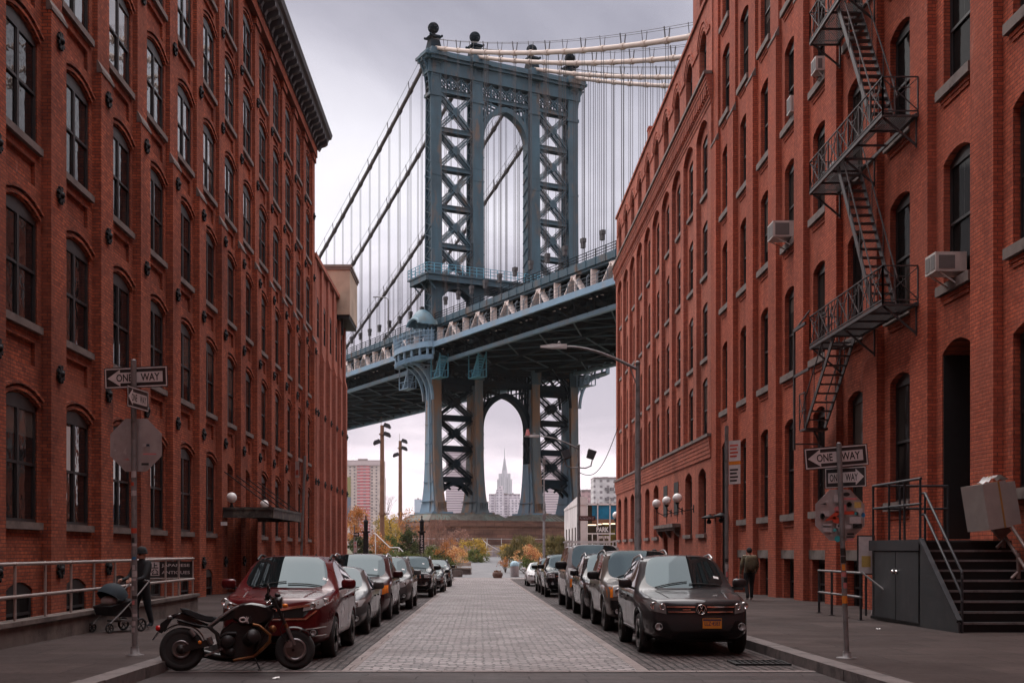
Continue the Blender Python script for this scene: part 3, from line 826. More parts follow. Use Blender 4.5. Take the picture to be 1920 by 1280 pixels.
    for px in (1231, 1250, 1270):
        Y = 10.35*FPX/(px-VX)
        l = MB(); l.tube([(XP+0.03, Y, 3.9), (XP-0.5, Y, 3.78), (XP-0.82, Y, 3.95), (XP-0.85, Y, 4.15)], 0.03, 6); l.lathe([(0.03, 0), (0.10, 0.03), (0.12, 0.10), (0.08, 0.14)], 12, (XP-0.85, Y, 4.12)); l.box(XP-0.02, XP+0.03, Y-0.08, Y+0.08, 3.7, 4.1)
        l.bar((XP-0.85, Y, 3.2), (XP-0.85, Y, 4.1), 0.03)
        lo = l.build('globe_lamp', M['iron'], root2)
        g = MB(); g.ball((XP-0.85, Y, 4.46), 0.25, 20); g.build('globe', M['globe'], lo)
    # small roof pieces
    for yy in (62.5, 83.0):
        r = MB(); r.box(XP+0.5, XP+1.3, yy, yy+0.8, ZR+0.3, ZR+2.0); r.box(XP+0.45, XP+1.35, yy-0.05, yy+0.85, ZR+2.0, ZR+2.12); r.build('chimney', M['brickF'], root2)
build_right()
# ------------------------------------------------------------------ suspension bridge
M['bsteel'] = pm('bridge_paint', (0.028, 0.066, 0.090), 0.6, var=0.35, scale=0.5, col2=(0.11, 0.075, 0.055), spots=0.9, thr=0.54, stretch=(1, 1, 0.35))
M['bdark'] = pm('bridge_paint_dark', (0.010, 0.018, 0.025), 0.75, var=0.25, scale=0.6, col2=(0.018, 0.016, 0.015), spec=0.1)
M['blow'] = pm('bridge_paint_lower', (0.125, 0.20, 0.26), 0.6, var=0.22, scale=0.45, col2=(0.24, 0.15, 0.10), spots=0.9, stretch=(1, 1, 0.25))
M['brust'] = pm('bridge_rusty', (0.095, 0.115, 0.125), 0.75, var=0.3, scale=0.6, col2=(0.20, 0.115, 0.07), spots=0.8, thr=0.44, stretch=(1, 1, 0.25))
M['bfascia'] = pm('bridge_fascia', (0.16, 0.26, 0.35), 0.55, var=0.12, scale=0.6, col2=(0.2, 0.23, 0.26))
M['btruss'] = pm('truss_primer', (0.90, 0.77, 0.70), 0.6, var=0.08, scale=0.8, col2=(0.62, 0.47, 0.41), spots=1.0)
M['bfence'] = pm('fence_grey', (0.10, 0.125, 0.15), 0.6, var=0.1)
M['bcyan'] = pm('cyan_scaffold', (0.08, 0.27, 0.37), 0.5, var=0.2)
M['cablelit'] = pm('cable_pale', (0.40, 0.315, 0.265), 0.6, var=0.12, scale=0.5)  # side span of the cable, its lit tone put into the colour
M['cableshade'] = pm('cable_dark', (0.075, 0.062, 0.062), 0.7, var=0.2, scale=0.5)  # same cable on the main span, its shade put into the colour
M['rope'] = pm('suspender_rope', (0.035, 0.03, 0.032), 0.6, var=0.1)
M['pierst'] = None

def stone_courses(name):
    m, nt, b, N, L = newmat(name)
    co = objco(N)
    s = N.new('ShaderNodeSeparateXYZ'); L.new(co, s.inputs[0])
    ad = N.new('ShaderNodeMath'); L.new(s.outputs[0], ad.inputs[0]); L.new(s.outputs[1], ad.inputs[1])
    cb = N.new('ShaderNodeCombineXYZ'); L.new(ad.outputs[0], cb.inputs[0]); L.new(s.outputs[2], cb.inputs[1])
    t = N.new('ShaderNodeTexBrick'); L.new(cb.outputs[0], t.inputs['Vector'])
    t.inputs['Color1'].default_value = (0.30, 0.155, 0.11, 1); t.inputs['Color2'].default_value = (0.21, 0.11, 0.08, 1); t.inputs['Mortar'].default_value = (0.10, 0.06, 0.05, 1)
    t.inputs['Scale'].default_value = 1; t.inputs['Brick Width'].default_value = 1.8; t.inputs['Row Height'].default_value = 0.75; t.inputs['Mortar Size'].default_value = 0.03
    n = noise(N, L, mapped(N, L, co, (0.25, 0.25, 1)), 0.8, 6, 0.65)
    c = mix(N, L, ramp(N, L, n, [(0.42, (0, 0, 0)), (0.66, (0.8,)*3)]), t.outputs['Color'], (0.09, 0.05, 0.042))
    L.new(c, b.inputs['Base Color']); b.inputs['Roughness'].default_value = 0.9
    bump(N, L, b, t.outputs['Fac'], -0.5, 0.05)
    return m
M['pierst'] = stone_courses('bridge_pier_stone')

def build_bridge():
    ang = math.atan2(0.465, 0.8855)
    root = thing('suspension_bridge', 'blue steel suspension bridge with arched lattice tower and globe finials', 'bridge', (4.45, 225.8, 0), rz=ang)
    def T(s, t, z): return (s, -t, z)
    SS = [-14.63, -6.1, 6.1, 14.63]
    def cz(t):
        a = abs(t)
        return 93.3-0.43*a+0.00103*a*a if t > 0 else 93.3-0.46*a+0.00062*a*a

    # ---------------- tower
    tw = MB()
    # frieze and cornice
    for s0, s1 in ((SS[0]-1.3, SS[3]+1.3),):
        tw.box(s0-0.3, s1+0.3, -1.35, 1.35, 88.3, 90.6)
        tw.box(s0-0.9, s1+0.9, -1.9, 1.9, 90.6, 91.1); tw.box(s0-1.3, s1+1.3, -2.3, 2.3, 91.1, 91.6); tw.box(s0-0.7, s1+0.7, -1.7, 1.7, 91.6, 92.3)
    for s in SS:
        tw.box(s-1.5, s+1.5, -2.5, 2.5, 90.4, 91.0); tw.box(s-1.9, s+1.9, -2.9, 2.9, 91.0, 91.75); tw.box(s-1.35, s+1.35, -2.2, 2.2, 91.75, 92.6)
    tower = tw.build('tower', M['bsteel'], root)
    def lace(mb, p0, p1, off, step, th):
        """zigzag lacing between the lines p0+off and p0-off"""
        p0 = Vector(p0); p1 = Vector(p1); off = Vector(off); n = max(2, int((p1-p0).length/step))
        for i in range(n):
            a = p0.lerp(p1, i/n); b = p0.lerp(p1, (i+1)/n); k = 1 if i % 2 else -1
            mb.bar(a+off*k, b-off*k, th, th*0.5)
    def dd(z):
        if z >= 35: return 3.3-(z-35)/57*1.5
        if z >= 21: return 3.3+(35-z)/14*0.5
        t = (21-z)/12.4
        return 3.8+0.9*t+2.6*t**2.6
    for i, s in enumerate(SS):
        c = MB()
        w = 2.15
        zs = [33, 52, 70, 92.0]
        for a, b in zip(zs, zs[1:]):      # upper shaft: two plated faces joined by laced sides
            da, db = dd(a)/2, dd(b)/2; h = w/2
            for sg in (-1, 1):
                c.hexa([(s-h, sg*da-0.14, a), (s+h, sg*da-0.14, a), (s+h, sg*da+0.14, a), (s-h, sg*da+0.14, a)], [(s-h, sg*db-0.14, b), (s+h, sg*db-0.14, b), (s+h, sg*db+0.14, b), (s-h, sg*db+0.14, b)])
            c.hexa([(s-h+0.45, -da, a), (s+h-0.45, -da, a), (s+h-0.45, da, a), (s-h+0.45, da, a)], [(s-h+0.45, -db, b), (s+h-0.45, -db, b), (s+h-0.45, db, b), (s-h+0.45, db, b)])
            for sg in (-1, 1):
                lace(c, (s+sg*(h-0.06), 0, a), (s+sg*(h-0.06), 0, b), (0, dd((a+b)/2)/2-0.1, 0), 1.05, 0.2)
            for sg in (-1, 1): c.box(s-h-0.05, s+h+0.05, sg*db-0.2, sg*db+0.2, b-0.25, b+0.25)
        for z in range(36, 90, 4):      # plate seams
            for sg in (-1, 1): c.box(s-w/2, s+w/2, sg*dd(z)/2-0.165, sg*dd(z)/2+0.165, z, z+0.12)
        # capital: curved laced brackets on the outer side and to front and back
        def bracket(o, d, z0, z1, reach, wid):
            P = []
            for k in range(9):
                t = k/8; P.append((reach*(1-math.cos(t*PI/2)), z0+(z1-z0)*math.sin(t*PI/2)))
            d = Vector(d); e = Vector((d.y, -d.x, 0)); o = Vector(o)
            for sg in (-1, 1):
                for p, q in zip(P, P[1:]):
                    c.bar(o+d*p[0]+e*(sg*wid)+Vector((0, 0, p[1])), o+d*q[0]+e*(sg*wid)+Vector((0, 0, q[1])), 0.22, 0.3)
                c.bar(o+e*(sg*wid)+Vector((0, 0, z0)), o+e*(sg*wid)+Vector((0, 0, z1)), 0.2)
            for k in range(1, 8):
                p = P[k]
                for sg in (-1, 1): c.bar(o+e*(sg*wid)+Vector((0, 0, p[1])), o+e*(sg*wid)+d*P[min(8, k+1)][0]+Vector((0, 0, P[min(8, k+1)][1])), 0.12)
                c.bar(o-e*wid+d*p[0]+Vector((0, 0, p[1])), o+e*wid+d*p[0]+Vector((0, 0, p[1])), 0.15)
        if i == 0: bracket((s-w/2, 0, 0), (-1, 0, 0), 84.6, 90.6, 1.7, 0.75)
        if i == 3: bracket((s+w/2, 0, 0), (1, 0, 0), 84.6, 90.6, 1.7, 0.75)
        for sg in (-1, 1): bracket((s, sg*dd(88)/2, 0), (0, sg, 0), 84.6, 90.6, 0.9, 0.85)
        c.box(s-w/2-0.25, s+w/2+0.25, -dd(85)/2-0.3, dd(85)/2+0.3, 84.2, 84.8)
        col = c.build('column', M['bsteel'], tower)
        # lower leg spreading to its foot
        c = MB()
        zs = [8.6, 9.6, 10.8, 12, 13.5, 15, 17, 19, 21, 25, 30, 36]
        for a, b in zip(zs, zs[1:]):
            da, db = dd(a)/2, dd(b)/2
            def wl(z): return 0.98+(0.35*max(0, (13-z)/4.4)**2 if z < 13 else 0)
            ha, hb = wl(a), wl(b)
            # cross-shaped section: a broad plate in front and behind, deeper box between
            c.k = 0
            c.hexa([(s-ha, -da+0.7, a), (s+ha, -da+0.7, a), (s+ha, da-0.7, a), (s-ha, da-0.7, a)], [(s-hb, -db+0.7, b), (s+hb, -db+0.7, b), (s+hb, db-0.7, b), (s-hb, db-0.7, b)])
            c.hexa([(s-ha-0.18, -0.62*da/1.65, a), (s+ha+0.18, -0.62*da/1.65, a), (s+ha+0.18, 0.1, a), (s-ha-0.18, 0.1, a)], [(s-hb-0.18, -0.62*db/1.65, b), (s+hb+0.18, -0.62*db/1.65, b), (s+hb+0.18, 0.1, b), (s-hb-0.18, 0.1, b)])
            for sg in (-1, 1):
                c.k = 1 if sg < 0 else 0
                e0, e1 = sorted((sg*(da-0.7), sg*da)); f0, f1 = sorted((sg*(db-0.7), sg*db))
                c.hexa([(s-ha*0.82, e0, a), (s+ha*0.82, e0, a), (s+ha*0.82, e1, a), (s-ha*0.82, e1, a)], [(s-hb*0.82, f0, b), (s+hb*0.82, f0, b), (s+hb*0.82, f1, b), (s-hb*0.82, f1, b)])
        c.k = 0
        for z in (10.5, 14.0, 17.5, 21, 24.5, 28):
            c.box(s-1.2 if z > 13 else s-1.6, s+1.2 if z > 13 else s+1.6, -dd(z)/2+0.66, dd(z)/2-0.66, z, z+0.14)
        c.k = 1
        for k in range(6): c.box(s-0.9+k*0.34, s-0.76+k*0.34, -dd(9.2)/2-0.12, -dd(9.2)/2+0.3, 8.9, 10.4)
        c.k = 0; c.box(s-2.1, s+2.1, -3.9, 3.9, 8.2, 8.6)
        c.build('leg', [M['blow'] if i == 0 else M['brust'] if i == 1 else M['blow'], M['brust']], col)
        # finial
        f = MB()
        f.hexa([(s-1.15, -1.3, 92.6), (s+1.15, -1.3, 92.6), (s+1.15, 1.3, 92.6), (s-1.15, 1.3, 92.6)], [(s-0.75, -0.85, 94.9), (s+0.75, -0.85, 94.9), (s+0.75, 0.85, 94.9), (s-0.75, 0.85, 94.9)])
        f.box(s-1.15, s+1.15, -1.2, 1.2, 94.9, 95.15); f.box(s-0.95, s+0.95, -1.0, 1.0, 95.15, 95.35)
        for a in (-1, 1):
            for b in (-1, 1): f.ball((s+a*1.15, b*1.2, 95.15), 0.24, 8)
        f.lathe([(0.75, 95.3), (0.42, 95.6), (0.36, 95.9), (0.5, 96.1)], 16, (s, 0, 0))
        fo = f.build('finial', M['bdark'], tower)
        g = MB()
        R0 = 0.95; cz_ = 96.85
        for k in range(10):
            an = PI*k/10
            g.tube([(s+R0*math.cos(an)*math.sin(th), R0*math.sin(an)*math.sin(th), cz_+R0*math.cos(th)) for th in [2*PI*j/24 for j in range(24)]], 0.075, 5, closed=True)
        for zz in (-0.55, 0, 0.55):
            rr = math.sqrt(R0*R0-zz*zz); g.tube([(s+rr*math.cos(2*PI*j/24), rr*math.sin(2*PI*j/24), cz_+zz) for j in range(24)], 0.08, 5, closed=True)
        g.ball((s, 0, cz_), 0.72, 14)
        g.build('globe', M['bdark'], fo)
    # ---------------- tower bracing
    def xbrace(s0, s1, z0, z1, y0s, mat, th=0.42):
        m = MB()
        for (pa, pb, k) in (((s0, z0), (s1, z1), 0), ((s0, z1), (s1, z0), 1)):
            for yy in y0s:
                m.bar((pa[0], yy, pa[1]), (pb[0], yy, pb[1]), 0.25, th, up=(0, 1, 0))
                d = Vector((pb[0]-pa[0], 0, pb[1]-pa[1])).normalized(); nrm = Vector((-d.z, 0, d.x))*0.26
                # twin flange
                m.bar(Vector((pa[0], yy, pa[1]))+nrm*1.6, Vector((pb[0], yy, pb[1]))+nrm*1.6, 0.12, 0.12); m.bar(Vector((pa[0], yy, pa[1]))-nrm*1.6, Vector((pb[0], yy, pb[1]))-nrm*1.6, 0.12, 0.12)
                lace(m, (pa[0], yy, pa[1]), (pb[0], yy, pb[1]), nrm*1.55, 0.7, 0.1)
        c = ((s0+s1)/2, (z0+z1)/2)
        for yy in y0s: m.prism([(-0.95, 0), (0, -0.95), (0.95, 0), (0, 0.95)], (c[0], yy-0.2, c[1]), (1, 0, 0), (0, 0, 1), (0, 0.4, 0))
        m.build('cross_brace', mat, tower)
    def strut(s0, s1, z, mat, h=0.85, name='strut'):
        m = MB()
        for yy in (-0.62, 0.62):
            m.box(s0, s1, yy-0.12, yy+0.12, z-h/2, z+h/2); m.box(s0, s1, yy-0.3, yy+0.3, z+h/2-0.1, z+h/2); m.box(s0, s1, yy-0.3, yy+0.3, z-h/2, z-h/2+0.1)
        m.box(s0, s1, -0.6, 0.6, z-0.05, z+0.05)
        m.build(name, mat, tower)
    hw = 1.05
    bays = ((SS[0]+hw, SS[1]-hw), (SS[2]+hw, SS[3]-hw))
    lv = [50.6, 57.3, 64.3, 71.4, 78.4, 85.5]
    for s0, s1 in bays:
        for a, b in zip(lv, lv[1:]):
            xbrace(s0, s1, a+0.45, b-0.45, (-0.62, 0.62), M['bsteel']); strut(s0, s1, b, M['bsteel'])
    strut(SS[1]+hw, SS[2]-hw, 85.5, M['bsteel'])
    for s0, s1 in bays+((SS[1]+hw, SS[2]-hw),):    # frieze lattice
        m = MB(); n = 3 if s1-s0 < 8 else 5; st = (s1-s0)/n
        for k in range(n):
            a, b = s0+k*st, s0+(k+1)*st
            for yy in (-0.7, 0.7):
                m.bar((a, yy, 86), (b, yy, 88.2), 0.16, 0.34, up=(0, 1, 0)); m.bar((a, yy, 88.2), (b, yy, 86), 0.16, 0.34, up=(0, 1, 0)); m.bar((a, yy, 86), (a, yy, 88.3), 0.16, 0.3)
                m.tube([((a+b)/2+0.55*math.cos(2*PI*j/14), yy, 87.1+0.55*math.sin(2*PI*j/14)) for j in range(14)], 0.12, 5, closed=True)
                m.bar((a, yy, 87.6), (b, yy, 87.6), 0.14, 0.2)
        m.build('frieze_lattice', M['bsteel'], tower)
    def pointed(halfw, zs, za, n=14):
        """right half of a pointed arch from springing to apex"""
        H = za-zs; c = (H*H-halfw*halfw)/(2*halfw) if H > halfw else 0.0
        Rr = halfw+c; out = []
        a1 = math.acos(max(-1, min(1, c/Rr)))
        for k in range(n+1):
            a = a1*k/n; out.append((Rr*math.cos(a)-c, zs+Rr*math.sin(a)*(H/(Rr*math.sin(a1)))))
        return out
    def portal_arch(zs, za, zb, ztop, mat, lining):
        m = MB(); hwid = SS[2]-hw
        P = pointed(hwid-0.35, zs, za)
        O = pointed(hwid+0.55, zs, za+0.95)
        for sg in (-1, 1):
            for (p, q, p2, q2) in zip(P, P[1:], O, O[1:]):
                m.hexa([(sg*p[0], -0.95, p[1]), (sg*q[0], -0.95, q[1]), (sg*q2[0], -0.95, q2[1]), (sg*p2[0], -0.95, p2[1])], [(sg*p[0], 0.95, p[1]), (sg*q[0], 0.95, q[1]), (sg*q2[0], 0.95, q2[1]), (sg*p2[0], 0.95, p2[1])])
            x0, x1 = sorted((sg*(hwid-0.35), sg*(hwid+0.1)))
            m.box(x0, x1, -0.9, 0.9, zb, zs)
            lace(m, (sg*(hwid-0.4), 0, zb), (sg*(hwid-0.4), 0, zs), (0, 0.8, 0), 1.1, 0.18)
            # spandrel bars
            for k in range(3, len(O)-2, 3):
                p = O[k]
                for yy in (-0.6, 0.6):
                    m.bar((sg*p[0], yy, p[1]), (sg*hwid, yy, min(ztop, p[1]+1.0)), 0.2, 0.3); m.bar((sg*p[0], yy, p[1]), (sg*p[0], yy, ztop), 0.18, 0.24)
            for yy in (-0.6, 0.6):
                m.bar((sg*hwid, yy, zs+1.0), (sg*O[8][0], yy, ztop), 0.2, 0.3); m.bar((sg*hwid, yy, ztop), (sg*O[5][0], yy, O[5][1]), 0.2, 0.3)
        m.build('portal_arch', mat, tower)
    portal_arch(77.9, 83.7, 52, 85.2, M['bsteel'], 0)
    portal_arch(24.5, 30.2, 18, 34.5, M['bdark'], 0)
    # lower bracing
    lv = [14.6, 20.3, 25.9, 31.5]
    for s0, s1 in bays:
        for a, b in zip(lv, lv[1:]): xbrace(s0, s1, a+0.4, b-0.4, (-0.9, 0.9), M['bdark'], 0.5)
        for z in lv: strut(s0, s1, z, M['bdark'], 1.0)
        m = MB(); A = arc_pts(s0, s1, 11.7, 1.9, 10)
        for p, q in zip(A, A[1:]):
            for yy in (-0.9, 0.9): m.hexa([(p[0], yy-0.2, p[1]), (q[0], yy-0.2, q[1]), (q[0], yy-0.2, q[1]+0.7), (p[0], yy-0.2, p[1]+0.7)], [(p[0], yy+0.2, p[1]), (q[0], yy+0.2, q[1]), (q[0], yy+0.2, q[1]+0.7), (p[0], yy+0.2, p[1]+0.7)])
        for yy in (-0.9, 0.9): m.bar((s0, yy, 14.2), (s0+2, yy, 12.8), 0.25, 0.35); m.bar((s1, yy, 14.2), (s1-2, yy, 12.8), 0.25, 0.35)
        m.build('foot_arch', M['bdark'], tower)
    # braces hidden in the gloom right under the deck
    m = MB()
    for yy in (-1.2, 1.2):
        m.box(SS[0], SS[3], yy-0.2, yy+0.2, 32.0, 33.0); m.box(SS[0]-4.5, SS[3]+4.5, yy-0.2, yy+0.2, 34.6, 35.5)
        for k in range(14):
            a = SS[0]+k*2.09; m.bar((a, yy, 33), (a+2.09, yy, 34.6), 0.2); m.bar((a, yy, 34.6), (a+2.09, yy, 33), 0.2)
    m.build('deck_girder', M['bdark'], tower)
    # service platform round the legs above the roadway
    m = MB()
    m.box(SS[0]-3.3, SS[3]+3.3, -4.2, 4.2, 51.0, 51.3); m.box(SS[0]-3.0, SS[3]+3.0, -3.9, -3.6, 50.0, 51.0); m.box(SS[0]-3.0, SS[3]+3.0, 3.6, 3.9, 50.0, 51.0)
    m.box(SS[0]-3.1, SS[0]-2.8, -3.6, 3.6, 50.0, 51.0); m.box(SS[3]+2.8, SS[3]+3.1, -3.6, 3.6, 50.0, 51.0)
    for s0, s1 in bays:
        A = arc_pts(s0, s1, 47.6, 1.9, 10)
        for p, q in zip(A, A[1:]):
            for yy in (-1.2, 1.2): m.hexa([(p[0], yy-0.2, p[1]), (q[0], yy-0.2, q[1]), (q[0], yy-0.2, 50.3), (p[0], yy-0.2, 50.3)], [(p[0], yy+0.2, p[1]), (q[0], yy+0.2, q[1]), (q[0], yy+0.2, 50.3), (p[0], yy+0.2, 50.3)])
    for sg in (-1, 1):
        for yy in (-3.2, 0, 3.2): m.bar((sg*(SS[3]+1), yy, 48.6), (sg*(SS[3]+3.0), yy, 50.6), 0.2)
    pl = m.build('platform', M['bsteel'], tower)
    m = MB()
    for yy in (-4.1, 4.1):
        for z in (51.9, 52.5, 53.0): m.bar((SS[0]-3.2, yy, z), (SS[3]+3.2, yy, z), 0.09)
        for k in range(26): m.bar((SS[0]-3.2+k*1.426, yy, 51.3), (SS[0]-3.2+k*1.426, yy, 53.0), 0.11)
    for xx in (SS[0]-3.2, SS[3]+3.2):
        for z in (51.9, 52.5, 53.0): m.bar((xx, -4.1, z), (xx, 4.1, z), 0.09)
        for k in range(6): m.bar((xx, -4.1+k*1.64, 51.3), (xx, -4.1+k*1.64, 53.0), 0.11)
    m.build('railing', M['bcyan'], pl)

    # ---------------- masonry pier with weathered caps
    m = MB()
    for (e, z0, z1) in ((0, -1.5, 3.2), (-0.5, 3.2, 4.0), (-1.0, 4.0, 5.9), (-0.7, 5.9, 6.6), (-1.3, 6.6, 7.0)):
        m.box(SS[0]-5.2-e*1.0, SS[3]+5.2+e*1.0, -8.2-e, 8.2+e, z0, z1)
    pr = m.build('pier', M['pierst'], root)
    for s in SS:
        m = MB(); m.hexa([(s-4.0, -6.6, 7.0), (s+4.0, -6.6, 7.0), (s+4.0, 6.6, 7.0), (s-4.0, 6.6, 7.0)], [(s-2.5, -4.5, 8.2), (s+2.5, -4.5, 8.2), (s+2.5, 4.5, 8.2), (s-2.5, 4.5, 8.2)])
        m.box(s-4.1, s+4.1, -6.7, 6.7, 6.8, 7.05); m.box(s-2.7, s+2.7, -4.7, 4.7, 8.0, 8.25)
        for k in range(9): m.bar((s-3.9+k*0.97, -6.55, 7.05), (s-2.45+k*0.61, -4.5, 8.2), 0.14)
        m.build('pier_cap', pm('pier_cap_lead', (0.16, 0.145, 0.12), 0.8, var=0.3, scale=0.7, col2=(0.15, 0.19, 0.16)) if s == SS[0] else bpy.data.materials['pier_cap_lead'], pr)

    # ---------------- deck
    t0, t1 = -165, 112
    PN = 10.1; A0 = 8.0
    d = MB()
    d.box(-14.4, 14.4, -t1, -t0, 36.9, 37.2); d.box(-14.9, 14.9, -t1, -t0, 42.5, 42.9)
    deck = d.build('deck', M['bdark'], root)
    m = MB()      # floor beams and stringers seen from below
    y = t0
    while y < t1:
        m.box(-14.4, 14.4, -y-0.18, -y+0.18, 35.7, 36.9); m.box(-14.4, 14.4, -y-0.3, -y+0.3, 35.62, 35.72)
        m.box(-14.4, 14.4, -y-0.18, -y+0.18, 41.7, 42.5)
        y += 5.05
    for s in (-11.5, -9, -3.6, -1.2, 1.2, 3.6, 9, 11.5): m.box(s-0.12, s+0.12, -t1, -t0, 36.2, 36.9)
    m.build('floor_beams', M['bdark'], deck)
    m = MB()
    k = 0; y = t0
    while y < t1-10:
        for a, b in ((-14.3, -6.3), (-5.8, 5.8), (6.3, 14.3)):
            m.bar((a, -y, 35.5), (b, -(y+10.1), 35.5), 0.16, 0.2); m.bar((b, -y, 35.5), (a, -(y+10.1), 35.5), 0.16, 0.2)
        y += 10.1
    m.build('wind_bracing', M['bsteel'], deck)
    for i, s in enumerate(SS):
        m = MB()
        m.k = 1
        m.box(s-0.35, s+0.35, -t1, -t0, 35.2, 35.85)
        m.k = 2; m.box(s-0.35, s+0.35, -t1, -t0, 41.8, 42.5)
        m.k = 0
        n0 = int((t0-A0)/PN)+1
        for n in range(n0, int((t1-A0)/PN)):
            ta = A0+PN*n
            for w_ in (-0.28, 0.28):
                m.bar(T(s+w_, ta, 41.8), T(s+w_, ta-PN/2+1.5, 37.9), 0.14, 0.62, up=(1, 0, 0)); m.bar(T(s+w_, ta, 41.8), T(s+w_, ta+PN/2-1.5, 37.9), 0.14, 0.62, up=(1, 0, 0))
                m.bar(T(s+w_, ta+PN/2, 37.9), T(s+w_, ta+PN/2, 41.8), 0.14, 0.6, up=(1, 0, 0))
            m.bar(T(s, ta, 37.9), T(s, ta, 41.8), 0.25, 0.25); m.k = 3; m.bar(T(s, ta, 35.8), T(s, ta, 37.9), 0.3, 0.3); m.bar(T(s, ta+PN/2, 35.8), T(s, ta+PN/2, 37.9), 0.3, 0.3); m.k = 0
            for w_ in (-0.36, 0.36): m.prism([(-0.8, 0), (0.8, 0), (0.45, -0.7), (-0.45, -0.7)], T(s+w_-0.03, ta, 41.9), (0, 1, 0), (0, 0, 1), (0.06, 0, 0))
        m.build('stiffening_truss', [M['btruss'] if i in (0, 3) else M['bdark'], M['bfascia'] if i in (0, 3) else M['bdark'], M['bsteel'], M['bdark']], root)
    for sg in (-1, 1):
        # upper deck edge and railing
        m = MB()
        x = sg*15.15
        m.box(x-0.15, x+0.15, -t1, -t0, 42.2, 43.25)
        y = t0
        while y < t1: m.box(x-0.22, x+0.22, -y-0.1, -y+0.1, 42.15, 43.3); y += 2.525
        m.build('upper_edge', M['bsteel'], deck)
        m = MB()
        for z in (43.6, 44.0, 44.4): m.bar((x, -t1, z), (x, -t0, z), 0.09)
        y = t0
        while y < t1: m.bar((x, -y, 43.2), (x, -y, 44.45), 0.1); y += 2.525
        m.build('upper_railing', M['bdark'], deck)
        # outrigger footway, its fascia, brackets and fence
        m = MB()
        m.box(*sorted((sg*14.9, sg*18.2)), -t1, -t0, 37.75, 37.95)
        m.build('footway', M['bdark'], deck)
        m = MB(); m.box(*sorted((sg*18.2, sg*18.45)), -t1, -t0, 37.25, 38.15); m.box(*sorted((sg*18.1, sg*18.55)), -t1, -t0, 37.2, 37.3); m.build('footway_fascia', M['bfascia'], deck)
        m = MB(); y = t0
        while y < t1:
            m.bar((sg*14.9, -y, 36.0), (sg*18.2, -y, 37.4), 0.16, 0.3); m.bar((sg*14.9, -y, 37.6), (sg*18.2, -y, 37.6), 0.16, 0.3); m.bar((sg*15.0, -y, 35.8), (sg*18.0, -(y+5.05), 37.4), 0.08, 0.1); y += 5.05
        m.build('footway_brackets', M['bdark'], deck)
        m = MB(); y = t0; x = sg*18.3
        while y < t1:
            m.bar((x, -y, 38.1), (x, -y, 39.6), 0.1); m.bar((x, -y, 39.6), (x-sg*0.4, -y, 40.0), 0.1); y += 2.525
        for z in (38.5, 39.0, 39.55): m.bar((x, -t1, z), (x, -t0, z), 0.045)
        y = t0
        while y < t1: m.bar((x, -y, 38.1), (x, -y, 39.5), 0.02); y += 0.84
        m.build('fence', M['bfence'], deck)
        m = MB()
        for z in (38.4, 38.9, 39.4): m.bar((sg*15.0, -t1, z), (sg*15.0, -t0, z), 0.035)
        y = t0
        while y < t1: m.bar((sg*15.0, -y, 37.9), (sg*15.0, -y, 39.45), 0.05); y += 2.525
        m.build('inner_railing', M['btruss'], deck)
    # ---------------- balconies where the footway goes round the outer legs
    for sg in (-1, 1):
        m = MB()
        def arc(rs, rt, n=16): return [(sg*(18.2+rs*math.sin(PI*k/n)), rt*math.cos(PI*k/n)) for k in range(n+1)]
        E = arc(2.6, 8.0); E2 = arc(2.2, 7.4)
        def ring(E, z0, z1, th):
            for p, q in zip(E, E[1:]):
                c = Vector((sg*18.2, 0)); a = Vector(p); b = Vector(q)
                ai = a+(c-a).normalized()*th; bi = b+(c-b).normalized()*th
                m.hexa([(*a, z0), (*b, z0), (*bi, z0), (*ai, z0)], [(*a, z1), (*b, z1), (*bi, z1), (*ai, z1)])
        ring(E, 37.3, 38.3, 0.3); ring(E2, 35.2, 36.1, 0.3)
        m.add([(*p, 37.9) for p in E], [tuple(range(len(E)))]); m.add([(*p, 35.3) for p in E2], [tuple(range(len(E2)))])
        for p in E2[::2]: m.bar((*p, 36.1), (*p, 37.4), 0.35, 0.35)
        for k in range(40):
            p = E2[int(k/40*16)]; q = E2[int(k/40*16)+1]; f = k/40*16 % 1; c = Vector(p).lerp(Vector(q), f)
            m.bar((c.x, c.y, 35.3), (c.x, c.y, 36.0), 0.12, 0.5)
        # curved brackets to the leg
        for yy in (-1.9, 1.9, 0.0):
            P = []
            for k in range(13):
                a = k/12*PI/2; P.append((15.7+(1-math.cos(a))*4.4, 28.9+6.3*math.sin(a)))
            for p, q in zip(P, P[1:]): m.bar((sg*p[0], yy, p[1]), (sg*q[0], yy, q[1]), 0.4, 0.45)
            for k in (3, 5, 7, 9, 11): m.bar((sg*P[k][0], yy, P[k][1]), (sg*15.7, yy, 35.0), 0.16); m.bar((sg*P[k][0], yy, P[k][1]), (sg*P[k][0], yy, 35.0), 0.16)
        bal = m.build('balcony', M['bfascia'], root)
        m = MB()
        for z in (38.8, 39.4, 40.2): m.tube([(*p, z) for p in E], 0.05, 5)
        for p, q in zip(E, E[1:]):
            m.bar((*p, 38.2), (*p, 40.6), 0.1)
            for f in (0.33, 0.66): c = Vector(p).lerp(Vector(q), f); m.bar((c.x, c.y, 38.2), (c.x, c.y, 40.2), 0.05)
        m.build('railing', M['bfascia'], bal)
        # brackets inside the portal
        for yy in (-1.9, 1.9):
            m = MB()
            for p, q in zip(P, P[1:]): m.bar((sg*(29.3-p[0]-0.0), yy, p[1]), (sg*(29.3-q[0]), yy, q[1]), 0.35, 0.4)
            m.build('inner_bracket', M['bdark'], bal)
    # copper hood beside the outer leg
    m = MB()
    G = []
